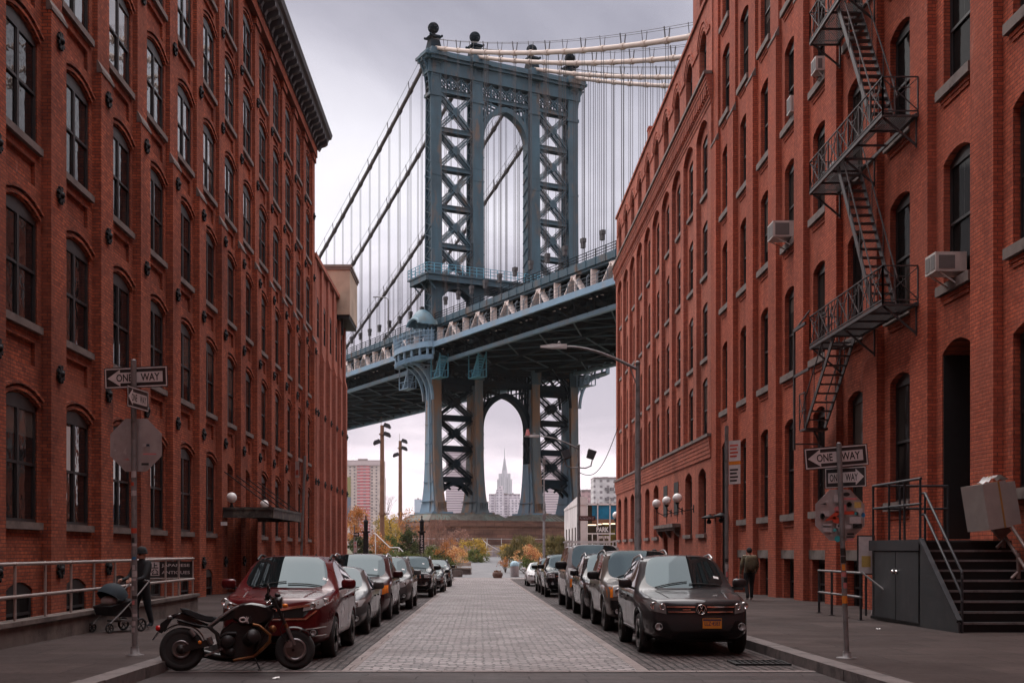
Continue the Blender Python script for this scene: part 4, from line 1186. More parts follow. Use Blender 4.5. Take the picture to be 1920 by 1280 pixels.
    for i in range(13):
        th = PI*i/12
        G.append([T(-17.6-1.9*math.sin(ph)*1.0, 1.5+2.6*math.cos(th)*math.cos(ph*0.3), 42.0+3.0*math.sin(th)*math.cos(ph)) for ph in [-1.2+2.4*j/8 for j in range(9)]])
    m.sheet(G)
    m.tube([r[0] for r in G], 0.28, 8); m.tube([r[8] for r in G], 0.28, 8)
    m.tube([T(-17.6, -1.1+0.9*math.cos(a), 42.0+1.2*math.sin(a)) for a in [PI*k/10 for k in range(11)]], 0.3, 8)
    m.build('hood', pm('hood_copper', (0.075, 0.15, 0.19), 0.55, var=0.2, scale=0.8, col2=(0.10, 0.13, 0.13)), root)
    # maintenance stairs and cages hung under the deck
    def cage(s0, t_, z0, ln, mat):
        m = MB()
        for a in (0, 1.6):
            m.bar(T(s0+a, t_, z0), T(s0+a, t_+ln, z0), 0.14)
            for k in range(4): m.bar(T(s0+a, t_+ln*k/3, z0), T(s0+a, t_+ln*k/3, z0+1.3), 0.1)
            m.bar(T(s0+a, t_, z0+1.3), T(s0+a, t_+ln, z0+1.3), 0.1); m.bar(T(s0+a, t_, z0), T(s0+a, t_, 36.5), 0.16); m.bar(T(s0+a, t_+ln, z0), T(s0+a, t_+ln, 36.5), 0.16)
        m.box(s0, s0+1.6, -t_-ln, -t_, z0-0.1, z0)
        for k in range(9): m.bar(T(s0+0.1, t_+ln+k*0.28-2.4, z0+0.2+k*0.42), T(s0+1.5, t_+ln+k*0.28-2.4, z0+0.2+k*0.42), 0.1, 0.3)
        for a in (0.1, 1.5): m.bar(T(s0+a, t_+ln-2.4, z0+0.2), T(s0+a, t_+ln, z0+3.9), 0.14, 0.3)
        m.build('service_stair', mat, root)
    cage(-16.6, 3.2, 32.4, 3.6, M['bcyan']); cage(-17.2, -9.5, 31.8, 4.0, M['bfascia']); cage(-12.0, 9.0, 32.0, 3.6, M['bcyan']); cage(15.0, 2.0, 33.0, 4.0, M['bfascia'])
    # ---------------- cables
    for i, s in enumerate(SS):
        m = MB()
        P1 = [T(s, t, cz(t)) for t in [0.01]+[k*5.05 for k in range(1, 23)]]
        P2 = [T(s, t, cz(t)) for t in [-0.01]+[-k*5.05 for k in range(1, 33)]]
        m.k = 0; m.tube(P1, 0.36, 10); m.k = 1; m.tube(P2, 0.34, 10)
        for P, kk in ((P1, 0), (P2, 1)):
            m.k = kk
            for j in range(1, len(P)-1):
                a = Vector(P[j]); dv = (Vector(P[j+1])-Vector(P[j-1])).normalized()*0.45; m.tube([a-dv, a+dv], 0.46, 10)
        cab = m.build('main_cable', [M['cablelit'], M['cableshade']], root)
        m = MB()
        for P in (P1, P2):
            for off in (-0.45, 0.45):
                m.tube([(p[0]+off, p[1], p[2]+1.6) for p in P], 0.035, 4)
            for j, p in enumerate(P):
                for off in (-0.45, 0.45): m.bar((p[0]+off*0.6, p[1], p[2]+0.2), (p[0]+off, p[1], p[2]+1.75), 0.07 if j % 2 else 0.12)
        m.build('hand_rope', M['rope'], cab)
    rest = MB()
    def hanger(mb, s, t):
        zb = 42.9; zt = cz(t)-0.3
        for o in (-0.27, 0.27): mb.bar(T(s, t+o, zb), T(s, t+o, zt), 0.058)
        mb.box(s-0.3, s+0.3, -t-0.4, -t+0.4, 46.3, 46.9); mb.box(s-0.25, s+0.25, -t-0.3, -t+0.3, 45.5, 46.3)
    for s in SS:
        for k in list(range(-32, -0))+list(range(1, 22)):
            t = k*5.05
            if -11 <= k <= 14:
                m = MB(); hanger(m, s, t); m.build('suspender', M['rope'], root)
            else: hanger(rest, s, t)
    tag(rest.build('far_suspenders', M['rope'], root), kind='stuff')
    # roadway lamps on the bridge
    for t_, s in ((4.0, 9.5), (30, 15.0), (58, 15.0), (-20, -15.0), (-44, -15.0)):
        m = MB(); m.tube([T(s, t_, 43), T(s, t_, 51), T(s-0.3, t_-0.3, 51.4), T(s-1.6, t_-1.4, 51.6)], 0.11, 6); m.bar(T(s-1.5, t_-1.3, 51.6), T(s-2.3, t_-2.0, 51.6), 0.4, 0.16); m.build('road_lamp', M['steelg'], root)
build_bridge()
# ------------------------------------------------------------------ parked cars
def car_cage(S):
    L_, W, H = S['L'], S['W'], S['H']
    hw = W/2; zb = S.get('zb', 0.24); r = S['r']; fo = S['fo']; ra = S['ra']
    zh0, zh1 = S['zh0'], S['zh1']; yc, yw, yr = S['yc'], S['yw'], S['yr']
    zbf, zbr = S['zbf'], S['zbr']; wb = hw-S.get('tuck', 0.05); wr = S.get('wr', 0.76)*hw
    yrb, zrb = S.get('yrb', L_-0.12), S.get('zrb', zbr+0.02)
    yb1 = S.get('yb', (yc+yr)/2+0.15); ycp = S.get('ycp', yb1+0.95)
    def zbelt(y): return zbf+(zbr-zbf)*min(1, max(0, (y-yc)/(L_-yc-0.3)))
    def zroof(y):
        t = (y-yw)/(yr-yw); return H-0.03-S.get('drop', 0.09)*max(0, t)**2+0.03*math.sin(PI*min(1, max(0, t)))
    def wid(y):      # plan shape
        f = min(1, y/0.9); k = hw-S.get('nose', 0.14)*(1-f)**2
        g = min(1, (L_-y)/0.7); return k-0.10*(1-g)**2
    pts = []
    def low(y, zsh, wsc=1.0, zlow=None):
        w = wid(y)*wsc; z0 = zb if zlow is None else zlow
        return [(0, y, z0), (w*0.86, y, z0), (w*0.965, y, z0+0.13), (w, y, z0+(zsh-z0)*0.55), (w*0.985, y, zsh)]
    def hood(y, z):
        w = wid(y); return [(w*0.955, y, z-0.075), (w*0.87, y, z-0.02), (w*0.78, y, z-0.008), (w*0.42, y, z+0.008), (0, y, z+0.014)]
    def hz_(y): t = y/yc; return zh0+(zh1-zh0)*(t**0.75)
    ys = [0.0, 0.16, max(0.3, fo-r*1.1), fo, fo+r*1.1]
    for i, y in enumerate(ys):
        z = hz_(max(y, 0.04)); zz = z-0.17-(0.03 if i > 1 else 0)
        pts.append(low(y, zz, 1, zb+(0.05 if i == 0 else 0.0))+hood(y, z))
    # cowl
    yb = yc+0.28; zs = zbelt(yb)
    pts.append(low(yb-0.1, zs-0.09)+[(wb, yb, zs), (wb-0.045, yb-0.02, zs+0.03), (wb-0.13, yb-0.10, zs+0.035), (hw*0.5, yc+0.05, zh1+0.02), (0, yc, zh1+0.03)])
    za = zroof(yw)
    y6 = yb+0.16
    pts.append(low(y6, zbelt(y6)-0.09)+[(wb, y6, zbelt(y6)), (wr, yw+0.12, za-0.085), (wr-0.075, yw+0.05, za-0.035), (wr*0.55, yw, za), (0, yw-0.03, za+0.012)])
    def cab(y, yt):
        z = zroof(yt); k = 1-0.05*max(0, (yt-yb1)/(yr-yb1))
        return low(y, zbelt(y)-0.09)+[(wb*min(1, wid(y)/hw+0.0), y, zbelt(y)), (wr*k, yt, z-0.085), (wr*k-0.075, yt, z-0.03), (wr*k*0.55, yt, z), (0, yt, z+0.012)]
    for y in (yb1-0.05, yb1+0.06, ycp-0.05, ycp+0.07): pts.append(cab(y, y))
    yd = min(yr+0.0, L_-0.35)
    pts.append(cab(max(yd, ycp+0.2), yr))
    w = wid(yrb)
    pts.append(low(L_-0.15 if yrb > L_-0.4 else yrb, zrb-0.12)+[(w*0.93, yrb, zrb-0.03), (w*0.88, yrb, zrb), (w*0.8, yrb, zrb+0.005), (w*0.45, yrb, zrb+0.01), (0, yrb, zrb+0.012)])
    w = wid(L_)
    zt = S.get('ztr', zrb-0.12)
    pts.append(low(L_, zt-0.15, 1, zb+0.1)+[(w*0.94, L_, zt-0.06), (w*0.86, L_-0.01, zt), (w*0.77, L_, zt), (w*0.42, L_, zt), (0, L_, zt)])
    return pts

def car_mesh(S):
    P = car_cage(S); n = len(P)
    bm = bmesh.new(); V = {}
    def vert(i, j, sg):
        k = (i, j, sg if P[i][j][0] > 1e-6 else 0)
        if k not in V: x, y, z = P[i][j]; V[k] = bm.verts.new((x*(sg if k[2] else 1), y, z))
        return V[k]
    def face(vs, mi):
        vs = [v for i, v in enumerate(vs) if v not in vs[:i]]
        if len(vs) >= 3:
            f = bm.faces.new(vs); f.material_index = mi; f.smooth = True
    for sg in (1, -1):
        for i in range(n-1):
            for j in range(9):
                mi = 0
                if j < 1: mi = 1
                if j == 1 and S.get('clad', True): mi = 1
                if i == 5 and j in (7, 8): mi = 2                       # windscreen
                if j == 5 and i in (6, 8, 10): mi = {6: 3, 8: 5, 10: 7}[i]+(0 if sg > 0 else 1)
                if j == 5 and i in (7, 9): mi = 1
                if i == 11 and j in (7, 8): mi = 9
                vs = [vert(i, j, sg), vert(i+1, j, sg), vert(i+1, j+1, sg), vert(i, j+1, sg)]
                face(vs if sg > 0 else vs[::-1], mi)
        # front and rear faces as a grid between the rings
        for end in (0, n-1):
            G = []
            cols = [P[end][k][0] for k in (6, 7, 8)]
            for r_ in (1, 2, 3, 4):
                row = [vert(end, r_, sg)]
                x, y, z = P[end][r_]
                for k, cx in enumerate((P[end][6][0], P[end][8][0], 0)):
                    key = ('g', end, r_, k, sg if cx > 0 else 0)
                    if r_ == 1 and k == 2: V[key] = vert(end, 0, sg)
                    if key not in V:
                        d = S.get('bulge', 0.16)*(1-(cx/x)**2) if end == 0 else -0.06*(1-(cx/x)**2)
                        pr = {1: 0.10, 2: 0.0, 3: -0.02, 4: 0.03}[r_]*(1 if end == 0 else -0.6)
                        V[key] = bm.verts.new((cx*sg, y-d+pr, z))
                    row.append(V[key])
                G.append(row)
            top = [vert(end, 5, sg), vert(end, 6, sg), vert(end, 8, sg), vert(end, 9, sg)]
            if end == 0:
                for k, jj in enumerate((6, 7, 8, 9)):
                    v = vert(end, jj, sg); x = abs(v.co.x); v.co.y = 0.05-S.get('bulge', 0.16)*(1-(x/P[0][3][0])**2)*0.9
            G.append(top)
            for a, b in zip(G, G[1:]):
                for k in range(3):
                    vs = [a[k], b[k], b[k+1], a[k+1]]
                    if b is top and k == 1: vs = [a[1], b[1], vert(end, 7, sg), b[2], a[2]]
                    if (sg > 0) != (end == 0): vs = vs[::-1]
                    face(vs, 1 if a is G[0] else 0)
            # close the belly between row one and the keel
    for end in (0, n-1):
        pass
    bmesh.ops.remove_doubles(bm, verts=bm.verts, dist=1e-5)
    bmesh.ops.holes_fill(bm, edges=[e for e in bm.edges if e.is_boundary], sides=0)
    bmesh.ops.recalc_face_normals(bm, faces=bm.faces)
    cr = bm.edges.layers.float.new('crease_edge')
    for e in bm.edges:
        mats = {f.material_index for f in e.link_faces}
        if len(mats) > 1 and any(m >= 2 for m in mats): e[cr] = 0.75
        elif len(mats) > 1: e[cr] = 0.5
    for i in range(0, 5):       # bonnet shoulder, belt
        for sg in (1, -1):
            for j, cv in ((6, 0.35), (4, 0.2)):
                a, b = vert(i, j, sg), vert(i+1, j, sg)
                if a.is_valid and b.is_valid:
                    e = bm.edges.get((a, b))
                    if e: e[cr] = max(e[cr], cv)
    me = bpy.data.meshes.new('cage'); bm.to_mesh(me); bm.free()
    for _ in range(10): me.materials.append(M['black'])
    o = bpy.data.objects.new('cage', me); COL.objects.link(o)
    s = o.modifiers.new('s', 'SUBSURF'); s.levels = 3; s.render_levels = 3
    # wheel wells
    c = MB(); c.k = 1
    for yy in (S['fo'], S['ra']):
        for sg in (1, -1):
            c.lathe([(S['r']*1.16, 0), (S['r']*1.16, 0.5)], 40, (sg*(S['W']/2-0.34), yy, S['r']*1.0), (sg, 0, 0), smooth=True)
    co_ = c.build('cut', [M['black'], M['black']])
    bmod = o.modifiers.new('b', 'BOOLEAN'); bmod.operation = 'DIFFERENCE'; bmod.object = co_; bmod.solver = 'EXACT'
    try: bmod.material_mode = 'INDEX'
    except Exception: pass
    out = evaluated(o)
    for q in (o, co_):
        md = q.data; bpy.data.objects.remove(q); bpy.data.meshes.remove(md)
    return out

def split_car(me, mats):
    """one mesh per material index >= 2; the body keeps 0 and 1"""
    try: me.set_sharp_from_angle(angle=math.radians(38))
    except Exception: pass
    res = {}
    for key in ['body']+list(range(2, 10)):
        bm = bmesh.new(); bm.from_mesh(me)
        kill = [f for f in bm.faces if ((f.material_index if f.material_index >= 2 else 'body') != key)]
        bmesh.ops.delete(bm, geom=kill, context='FACES')
        if len(bm.faces):
            m2 = bpy.data.meshes.new('m')
            if key != 'body':
                for f in bm.faces: f.material_index = 0
            bm.to_mesh(m2); m2.materials.clear()
            for mm in (mats if key == 'body' else [M['cglass' if key in (2, 9) else 'sglass']]): m2.materials.append(mm)
            res[key] = m2
        bm.free()
    return res

class Skin:
    """lays patches on the car's surface"""
    def __init__(s, me):
        s.t = BVHTree.FromPolygons([v.co.copy() for v in me.vertices], [tuple(p.vertices) for p in me.polygons])
    def hit(s, mode, a, b):
        if mode == 'front': o, d = Vector((a, -3, b)), Vector((0, 1, 0))
        elif mode == 'top': o, d = Vector((a, b, 5)), Vector((0, 0, -1))
        else: o, d = Vector((mode*4, a, b)), Vector((-mode, 0, 0))
        h = s.t.ray_cast(o, d)
        return (h[0], d) if h[0] is not None else (None, d)
    def patch(s, mb, mode, poly, off=0.012, grid=0.05):
        bm = bmesh.new()
        f = bm.faces.new([bm.verts.new((p[0], p[1], 0)) for p in poly])
        a0, a1 = min(p[0] for p in poly), max(p[0] for p in poly); b0, b1 = min(p[1] for p in poly), max(p[1] for p in poly)
        for lo, hi, ax in ((a0, a1, 0), (b0, b1, 1)):
            k = lo+grid
            while k < hi-0.004:
                co = [0, 0, 0]; co[ax] = k; no = [0, 0, 0]; no[ax] = 1
                bmesh.ops.bisect_plane(bm, geom=bm.verts[:]+bm.edges[:]+bm.faces[:], plane_co=co, plane_no=no); k += grid
        bm.verts.index_update(); pos = {}; miss = []
        for v in bm.verts:
            h, d = s.hit(mode, v.co.x, v.co.y)
            if h is None: miss.append(v)
            else: pos[v] = h-d*off
        for v in miss:
            q = min(pos, key=lambda u: (u.co-v.co).length) if pos else None
            p = pos[q].copy() if q else Vector((0, 0, 0))
            if mode in ('front', 'top'): p.x = v.co.x
            else: p.y = v.co.x
            if mode == 'top': p.y = v.co.y
            else: p.z = v.co.y
            pos[v] = p
        d = s.hit(mode, 0, 0)[1]
        vs = list(bm.verts); idx = {v: i for i, v in enumerate(vs)}
        mb.add([pos[v] for v in vs], [[idx[v] for v in f.verts] for f in bm.faces], True)
        for e in bm.edges:
            if e.is_boundary:
                p, q = pos[e.verts[0]], pos[e.verts[1]]
                mb.quad(p, q, q+d*(off+0.02), p+d*(off+0.02))
        bm.free()

def rect(a0, a1, b0, b1): return [(a0, b0), (a1, b0), (a1, b1), (a0, b1)]
def disc(a, b, r, n=18): return [(a+r*math.cos(2*PI*k/n), b+r*math.sin(2*PI*k/n)) for k in range(n)]
def mir(poly): return [(-p[0], p[1]) for p in poly][::-1]

def wheel(S, style, root, x, y, sg, steer=0.0):
    r = S['r']; w = S.get('tw', 0.22)
    t = MB(); hwd = w/2
    t.lathe([(r*0.68, -hwd*0.9), (r*0.80, -hwd), (r*0.93, -hwd*0.98), (r*0.985, -hwd*0.8), (r, -hwd*0.5), (r, hwd*0.5), (r*0.985, hwd*0.8), (r*0.93, hwd*0.98), (r*0.80, hwd), (r*0.68, hwd*0.9)], 40, (0, 0, 0), (sg, 0, 0))
    for k in (-0.3, 0.0, 0.3): t.lathe([(r*1.002, hwd*k-0.006), (r*0.98, hwd*k-0.004), (r*0.98, hwd*k+0.004), (r*1.002, hwd*k+0.006)], 40, (0, 0, 0), (sg, 0, 0))
    o = t.build('wheel', M['rubber'], root, (x, y, r)); o.rotation_euler = (0, 0, steer)
    m = MB()
    m.lathe([(r*0.66, hwd*0.9), (r*0.71, hwd*0.97), (r*0.70, hwd*0.86), (r*0.64, hwd*0.6), (r*0.62, -hwd*0.5)], 40, (0, 0, 0), (sg, 0, 0))
    m.lathe([(0.001, hwd*0.90), (r*0.13, hwd*0.88), (r*0.15, hwd*0.6), (r*0.13, 0)], 20, (0, 0, 0), (sg, 0, 0))
    n = {'five': 5, 'ten': 10, 'multi': 7, 'steel': 8}[style]
    for k in range(n):
        an = 2*PI*k/n+0.3; c, s_ = math.cos(an), math.sin(an)
        if style == 'five':
            for da in (-0.13, 0.13):
                c2, s2 = math.cos(an+da*1.2), math.sin(an+da*1.2)
                m.hexa([(sg*hwd*0.55, r*(0.10*c-0.05*s_), r*(0.10*s_+0.05*c)), (sg*hwd*0.88, r*(0.10*c-0.05*s_), r*(0.10*s_+0.05*c)), (sg*hwd*0.88, r*(0.10*c+0.05*s_), r*(0.10*s_-0.05*c)), (sg*hwd*0.55, r*(0.10*c+0.05*s_), r*(0.10*s_-0.05*c))],
                       [(sg*hwd*0.6, r*(0.68*c2-0.045*s2), r*(0.68*s2+0.045*c2)), (sg*hwd*0.92, r*(0.68*c2-0.045*s2), r*(0.68*s2+0.045*c2)), (sg*hwd*0.92, r*(0.68*c2+0.045*s2), r*(0.68*s2-0.045*c2)), (sg*hwd*0.6, r*(0.68*c2+0.045*s2), r*(0.68*s2-0.045*c2))])
        else:
            m.bar((sg*hwd*0.74, r*0.1*c, r*0.1*s_), (sg*hwd*0.78, r*0.67*c, r*0.67*s_), r*(0.075 if style == 'ten' else 0.14), hwd*0.3, up=(1, 0, 0))
    m.k = 1; m.lathe([(0.001, -hwd*0.1), (r*0.52, -hwd*0.1), (r*0.52, -hwd*0.2)], 24, (0, 0, 0), (sg, 0, 0))
    m.build('rim', [M['alloy'] if style != 'steel' else M['steelg'], M['dark']], o)
    return o

def build_car(name, label, cat, loc, S, rz=0.0):
    root = thing(name, label, cat, (loc[0], loc[1], gz(loc[1]+S['L']/2)+0.002), S.get('group', 'cars parked along the kerbs'), rz)
    root.rotation_euler = (math.atan(-0.008), 0, rz)
    me = car_mesh(S)
    mats = [S['paint'], M['black']]
    ps = split_car(me, mats)
    body = place(ps['body'], 'body', root, (0, 0, 0))
    if 2 in ps: place(ps[2], 'windscreen', root, (0, 0, 0))
    for k in range(3, 9):
        if k in ps: place(ps[k], 'side_window', root, (0, 0, 0))
    if 9 in ps: place(ps[9], 'rear_window', root, (0, 0, 0))
    sk = Skin(me)
    W, L_ = S['W'], S['L']; hw = W/2
    for sg in (1, -1):
        for y in (S['fo'], S['ra']): wheel(S, S.get('rim', 'five'), root, sg*(hw-0.125-S.get('inset', 0.0)), y, sg, S.get('steer', 0.0) if y == S['fo'] else 0)
    # underside so that no light shows below the doors
    m = MB(); m.box(-hw+0.3, hw-0.3, 0.4, L_-0.3, S.get('zb', 0.24)-0.03, S.get('zb', 0.24)+0.1); m.build('underbody', M['black'], root)
    F = S['front']
    for poly in F.get('black', []):
        m = MB(); sk.patch(m, 'front', poly, 0.006); m.build('grille', M['black'], root)
    for poly in F.get('chrome', []):
        m = MB(); sk.patch(m, 'front', poly, 0.022, 0.06); m.build('chrome_trim', M['chrome'], root)
    for poly in F.get('matt', []):
        m = MB(); sk.patch(m, 'front', poly, 0.012); m.build('bumper_trim', S.get('trim', M['black']), root)
    for poly in F.get('hl', []):
        for q in (poly, mir(poly)):
            m = MB(); sk.patch(m, 'front', q, 0.014, 0.04); hl = m.build('headlight', F.get('lens', M['lens']), root)
            ca = sum(p[0] for p in q)/len(q); cb_ = sum(p[1] for p in q)/len(q)
            for (da, db, rr) in F.get('proj', [(0.0, 0.0, 0.05)]):
                sx = 1 if ca > 0 else -1
                m = MB()
                h, d = sk.hit('front', ca+sx*da, cb_+db)
                if h is not None:
                    m.lathe([(rr*1.05, -0.01), (rr*1.05, 0.025), (rr*0.85, 0.025), (rr*0.7, 0.006), (0.001, 0.004)], 16, h+Vector((0, -0.004, 0)), (0, -1, 0)); m.build('reflector', M['chrome'], hl)
    for poly in F.get('amber', []):
        for q in (poly, mir(poly)):
            m = MB(); sk.patch(m, 'front', q, 0.024, 0.05); m.build('turn_signal', M['amber'], root)
    for (x, z, rr) in F.get('fog', []):
        for sg in (1, -1):
            m = MB(); sk.patch(m, 'front', disc(sg*x, z, rr*1.7), 0.010, 0.03); m.k = 1
            h, d = sk.hit('front', sg*x, z)
            if h is not None:
                m.lathe([(rr*1.15, 0.0), (rr*1.15, 0.03), (rr*0.9, 0.03), (rr*0.8, 0.02), (0.001, 0.014)], 16, h, (0, -1, 0))
            m.build('fog_lamp', [M['black'], M['lens'] if not F.get('fogdark') else M['lensd']], root)
    if 'plate' in F:
        px_, pz, txt = F['plate']
        h, d = sk.hit('front', px_, pz)
        yy = h.y-0.035
        m = MB(); m.box(px_-0.155, px_+0.155, yy, yy+0.03, pz-0.08, pz+0.08); pl = m.build('number_plate', F.get('platemat', M['amberplate']), root)
        m = MB(); m.box(px_-0.15, px_+0.15, yy-0.003, yy+0.0, pz+0.045, pz+0.072); put_text(m, txt, (px_-0.125, yy-0.004, pz-0.035), (1, 0, 0), (0, 0, 1), 0.25, 0.07); m.build('lettering', M['signnavy'], pl)
    if 'emblem' in F:
        x, z, rr, kind = F['emblem']
        h, d = sk.hit('front', x, z); c = h+Vector((0, -0.03, 0)); m = MB()
        if kind == 'roundVW':
            m.tube([c+Vector((rr*math.cos(a), 0, rr*math.sin(a))) for a in [2*PI*k/28 for k in range(28)]], rr*0.10, 6, closed=True)
            def st(a, b): m.bar(c+Vector((a[0]*rr, 0, a[1]*rr)), c+Vector((b[0]*rr, 0, b[1]*rr)), 0.02, rr*0.17, up=(0, 0, 1)) if False else m.tube([c+Vector((a[0]*rr, 0, a[1]*rr)), c+Vector((b[0]*rr, 0, b[1]*rr))], rr*0.085, 6)
            st((-0.36, 0.86), (0, 0.12)); st((0.36, 0.86), (0, 0.12))
            st((-0.84, 0.45), (-0.42, -0.78)); st((-0.42, -0.78), (0, 0.02)); st((0, 0.02), (0.42, -0.78)); st((0.42, -0.78), (0.84, 0.45))
            m.k = 1; m.lathe([(rr, -0.012), (0.001, -0.012)], 24, c, (0, -1, 0)); m.build('emblem', [M['chrome'], M['black']], root)
        elif kind == 'H':
            for sx in (-1, 1): m.bar(c+Vector((sx*rr*0.75, 0, rr*0.8)), c+Vector((sx*rr*0.5, 0, -rr*0.8)), 0.02, 0.02)
            m.bar(c+Vector((-rr*0.6, 0, 0)), c+Vector((rr*0.6, 0, 0)), 0.02, 0.02); m.build('emblem', M['chrome'], root)
        else:
            m.tube([c+Vector((rr*math.cos(a), 0, rr*0.7*math.sin(a))) for a in [2*PI*k/20 for k in range(20)]], rr*0.14, 6, closed=True); m.bar(c+Vector((-rr*0.9, 0, 0)), c+Vector((rr*0.9, 0, 0)), 0.02, 0.02); m.build('emblem', M['chrome'], root)
    # bonnet seam, washer lines
    zb = S.get('zb', 0.24); yc = S['yc']
    m = MB()
    for sg in (1, -1):
        pts = [(sg*hw*0.80, 0.16), (sg*hw*0.85, yc*0.5), (sg*hw*0.82, yc*0.98)]
        for a, b in zip(pts, pts[1:]): sk.patch(m, 'top', [(a[0]-0.006, a[1]), (a[0]+0.006, a[1]), (b[0]+0.006, b[1]), (b[0]-0.006, b[1])] if sg > 0 else [(a[0]-0.006, a[1]), (a[0]+0.006, a[1]), (b[0]+0.006, b[1]), (b[0]-0.006, b[1])], 0.002, 0.12)
    m.build('bonnet_seam', M['black'], root)
    if S.get('crease', True):
        for sg in (1, -1):
            m = MB()
            P = []
            for k in range(9):
                y = 0.15+(yc-0.1-0.15)*k/8; h, d = sk.hit('top', sg*(hw*0.52+hw*0.1*k/8), y)
                if h is not None: P.append(h+Vector((0, 0, 0.0)))
            if len(P) > 2: m.tube(P, [0.004]+[0.014]*(len(P)-2)+[0.004], 6)
            m.build('bonnet_ridge', S['paint'], root)
    # doors: seams and handles on both flanks
    ya = yc+0.34; yb1 = S.get('yb', (yc+S['yr'])/2+0.15); ycp = S.get('ycp', yb1+0.95)
    for sg in (1, -1):
        m = MB()
        zt = S['zbf']-0.05
        for y in (ya, yb1, ycp+0.02): sk.patch(m, sg, rect(y-0.006, y+0.006, zb+0.2, zt), 0.002, 0.12)
        for y0, y1 in ((ya, yb1), (yb1, ycp)): sk.patch(m, sg, rect(y0, y1, zb+0.19, zb+0.205), 0.002, 0.15)
        m.build('door_seam', M['black'], root)
        for y in (yb1-0.20, ycp-0.16):
            m = MB(); sk.patch(m, sg, rect(y-0.11, y+0.09, zt-0.10, zt-0.065), 0.03, 0.05); m.build('door_handle', S.get('handle', S['paint']), root)
        if S.get('arch'):
            for y in (S['fo'], S['ra']):
                m = MB(); r1, r2 = S['r']*1.15, S['r']*1.15+S['arch']
                n = 18; A = [PI*(-0.08)+PI*1.16*k/n for k in range(n+1)]
                for a, b in zip(A, A[1:]):
                    sk.patch(m, sg, [(y+r1*math.cos(a), S['r']+r1*math.sin(a)), (y+r2*math.cos(a), S['r']+r2*math.sin(a)), (y+r2*math.cos(b), S['r']+r2*math.sin(b)), (y+r1*math.cos(b), S['r']+r1*math.sin(b))], 0.012, 0.3)
                m.build('wheel_arch_trim', S.get('archm', M['black']), root)
        if S.get('strip'):
            m = MB(); sk.patch(m, sg, rect(S['fo']+S['r']*1.25, S['ra']-S['r']*1.25, zb+0.06, zb+0.15), 0.012, 0.15); m.build('sill_trim', S['strip'], root)
        # window surround
        if S.get('surround'):
            m = MB()
            sk.patch(m, sg, rect(ya+0.02, S['yr'], S['zbf']-0.005, S['zbf']+0.018), 0.01, 0.1); m.build('window_trim', M['chrome'], root)
        # mirrors
        mx, my, mz = sg*(hw+0.10), yc+0.50, S['zbf']+0.10
        m = MB(); k = S.get('mirror', 1.0)
        m.M = Matrix.Translation((mx, my, mz)) @ Matrix.Diagonal((0.125*k, 0.075*k, 0.085*k, 1))
        ball = MB(); ball.ball((0, 0, 0), 1.0, 18)
        # squared-off ellipsoid
        vs = [Vector([math.copysign(abs(c)**0.62, c) for c in v]) for v in ball.v]
        m.add(vs, ball.f, True); m.M = None
        m.k = 1; m.bar((sg*(hw-0.10), my+0.01, mz-0.10*k), (mx-sg*0.04, my+0.01, mz-0.06*k), 0.06, 0.04)
        m.build('mirror', [S.get('mirrorm', S['paint']), M['black']], root)
        # roof rail
        if S.get('rails'):
            P = []; wr = S.get('wr', 0.76)*hw-0.04
            y0, y1 = S['yw']+0.25, S['yr']-0.15
            for k in range(11):
                t = k/10; y = y0+(y1-y0)*t; h, d = sk.hit('top', sg*wr, y)
                lift = 0.055*min(1, 5*t, 5*(1-t))
                if h is not None: P.append(h+Vector((0, 0, lift+0.006)))
            m = MB(); m.tube(P, 0.022, 8)
            m.build('roof_rail', S['rails'], root)
    # wipers and windscreen surround
    m = MB()
    for x0, x1 in ((-0.55, 0.02), (0.05, 0.62)):
        P = []
        for k in range(6):
            x = x0+(x1-x0)*k/5; y = yc+0.10+0.05*k/5; h, d = sk.hit('top', x, y)
            if h is not None: P.append(h+Vector((0, -0.01, 0.015)))
        if len(P) > 1: m.tube(P, 0.010, 5)
    m.build('wiper', M['black'], root)
    if S.get('sticker', True):
        m = MB(); x = S.get('stx', 0.5)*hw; y = yc+0.32
        sk.patch(m, 'top', rect(x-0.045, x+0.045, y, y+0.05), 0.003, 0.1); m.build('registration_sticker', M['white'], root)
    return root

M['amberplate'] = pm('plate_orange', (0.62, 0.23, 0.025), 0.45, var=0.08)
M['signnavy'] = pm('plate_navy', (0.02, 0.02, 0.07), 0.5)
M['plategrey'] = pm('plate_pale', (0.5, 0.5, 0.48), 0.45)
P_ = {
 'grey': paint('paint_graphite', (0.030, 0.027, 0.029), 0.35, 0.30), 'maroon': paint('paint_maroon', (0.085, 0.006, 0.008), 0.2, 0.24), 'dgrey': paint('paint_grey', (0.055, 0.052, 0.053), 0.3, 0.28),
 'burg': paint('paint_burgundy', (0.035, 0.007, 0.008), 0.2, 0.25), 'mgrey': paint('paint_silver_grey', (0.085, 0.08, 0.08), 0.3, 0.3), 'black': paint('paint_black', (0.010, 0.010, 0.011), 0.2, 0.22, 0.1),
 'bronze': paint('paint_bronze', (0.12, 0.10, 0.088), 0.35, 0.32), 'silver': paint('paint_silver', (0.27, 0.25, 0.25), 0.35, 0.35), 'white': paint('paint_white', (0.66, 0.64, 0.64), 0.1, 0.3),
}
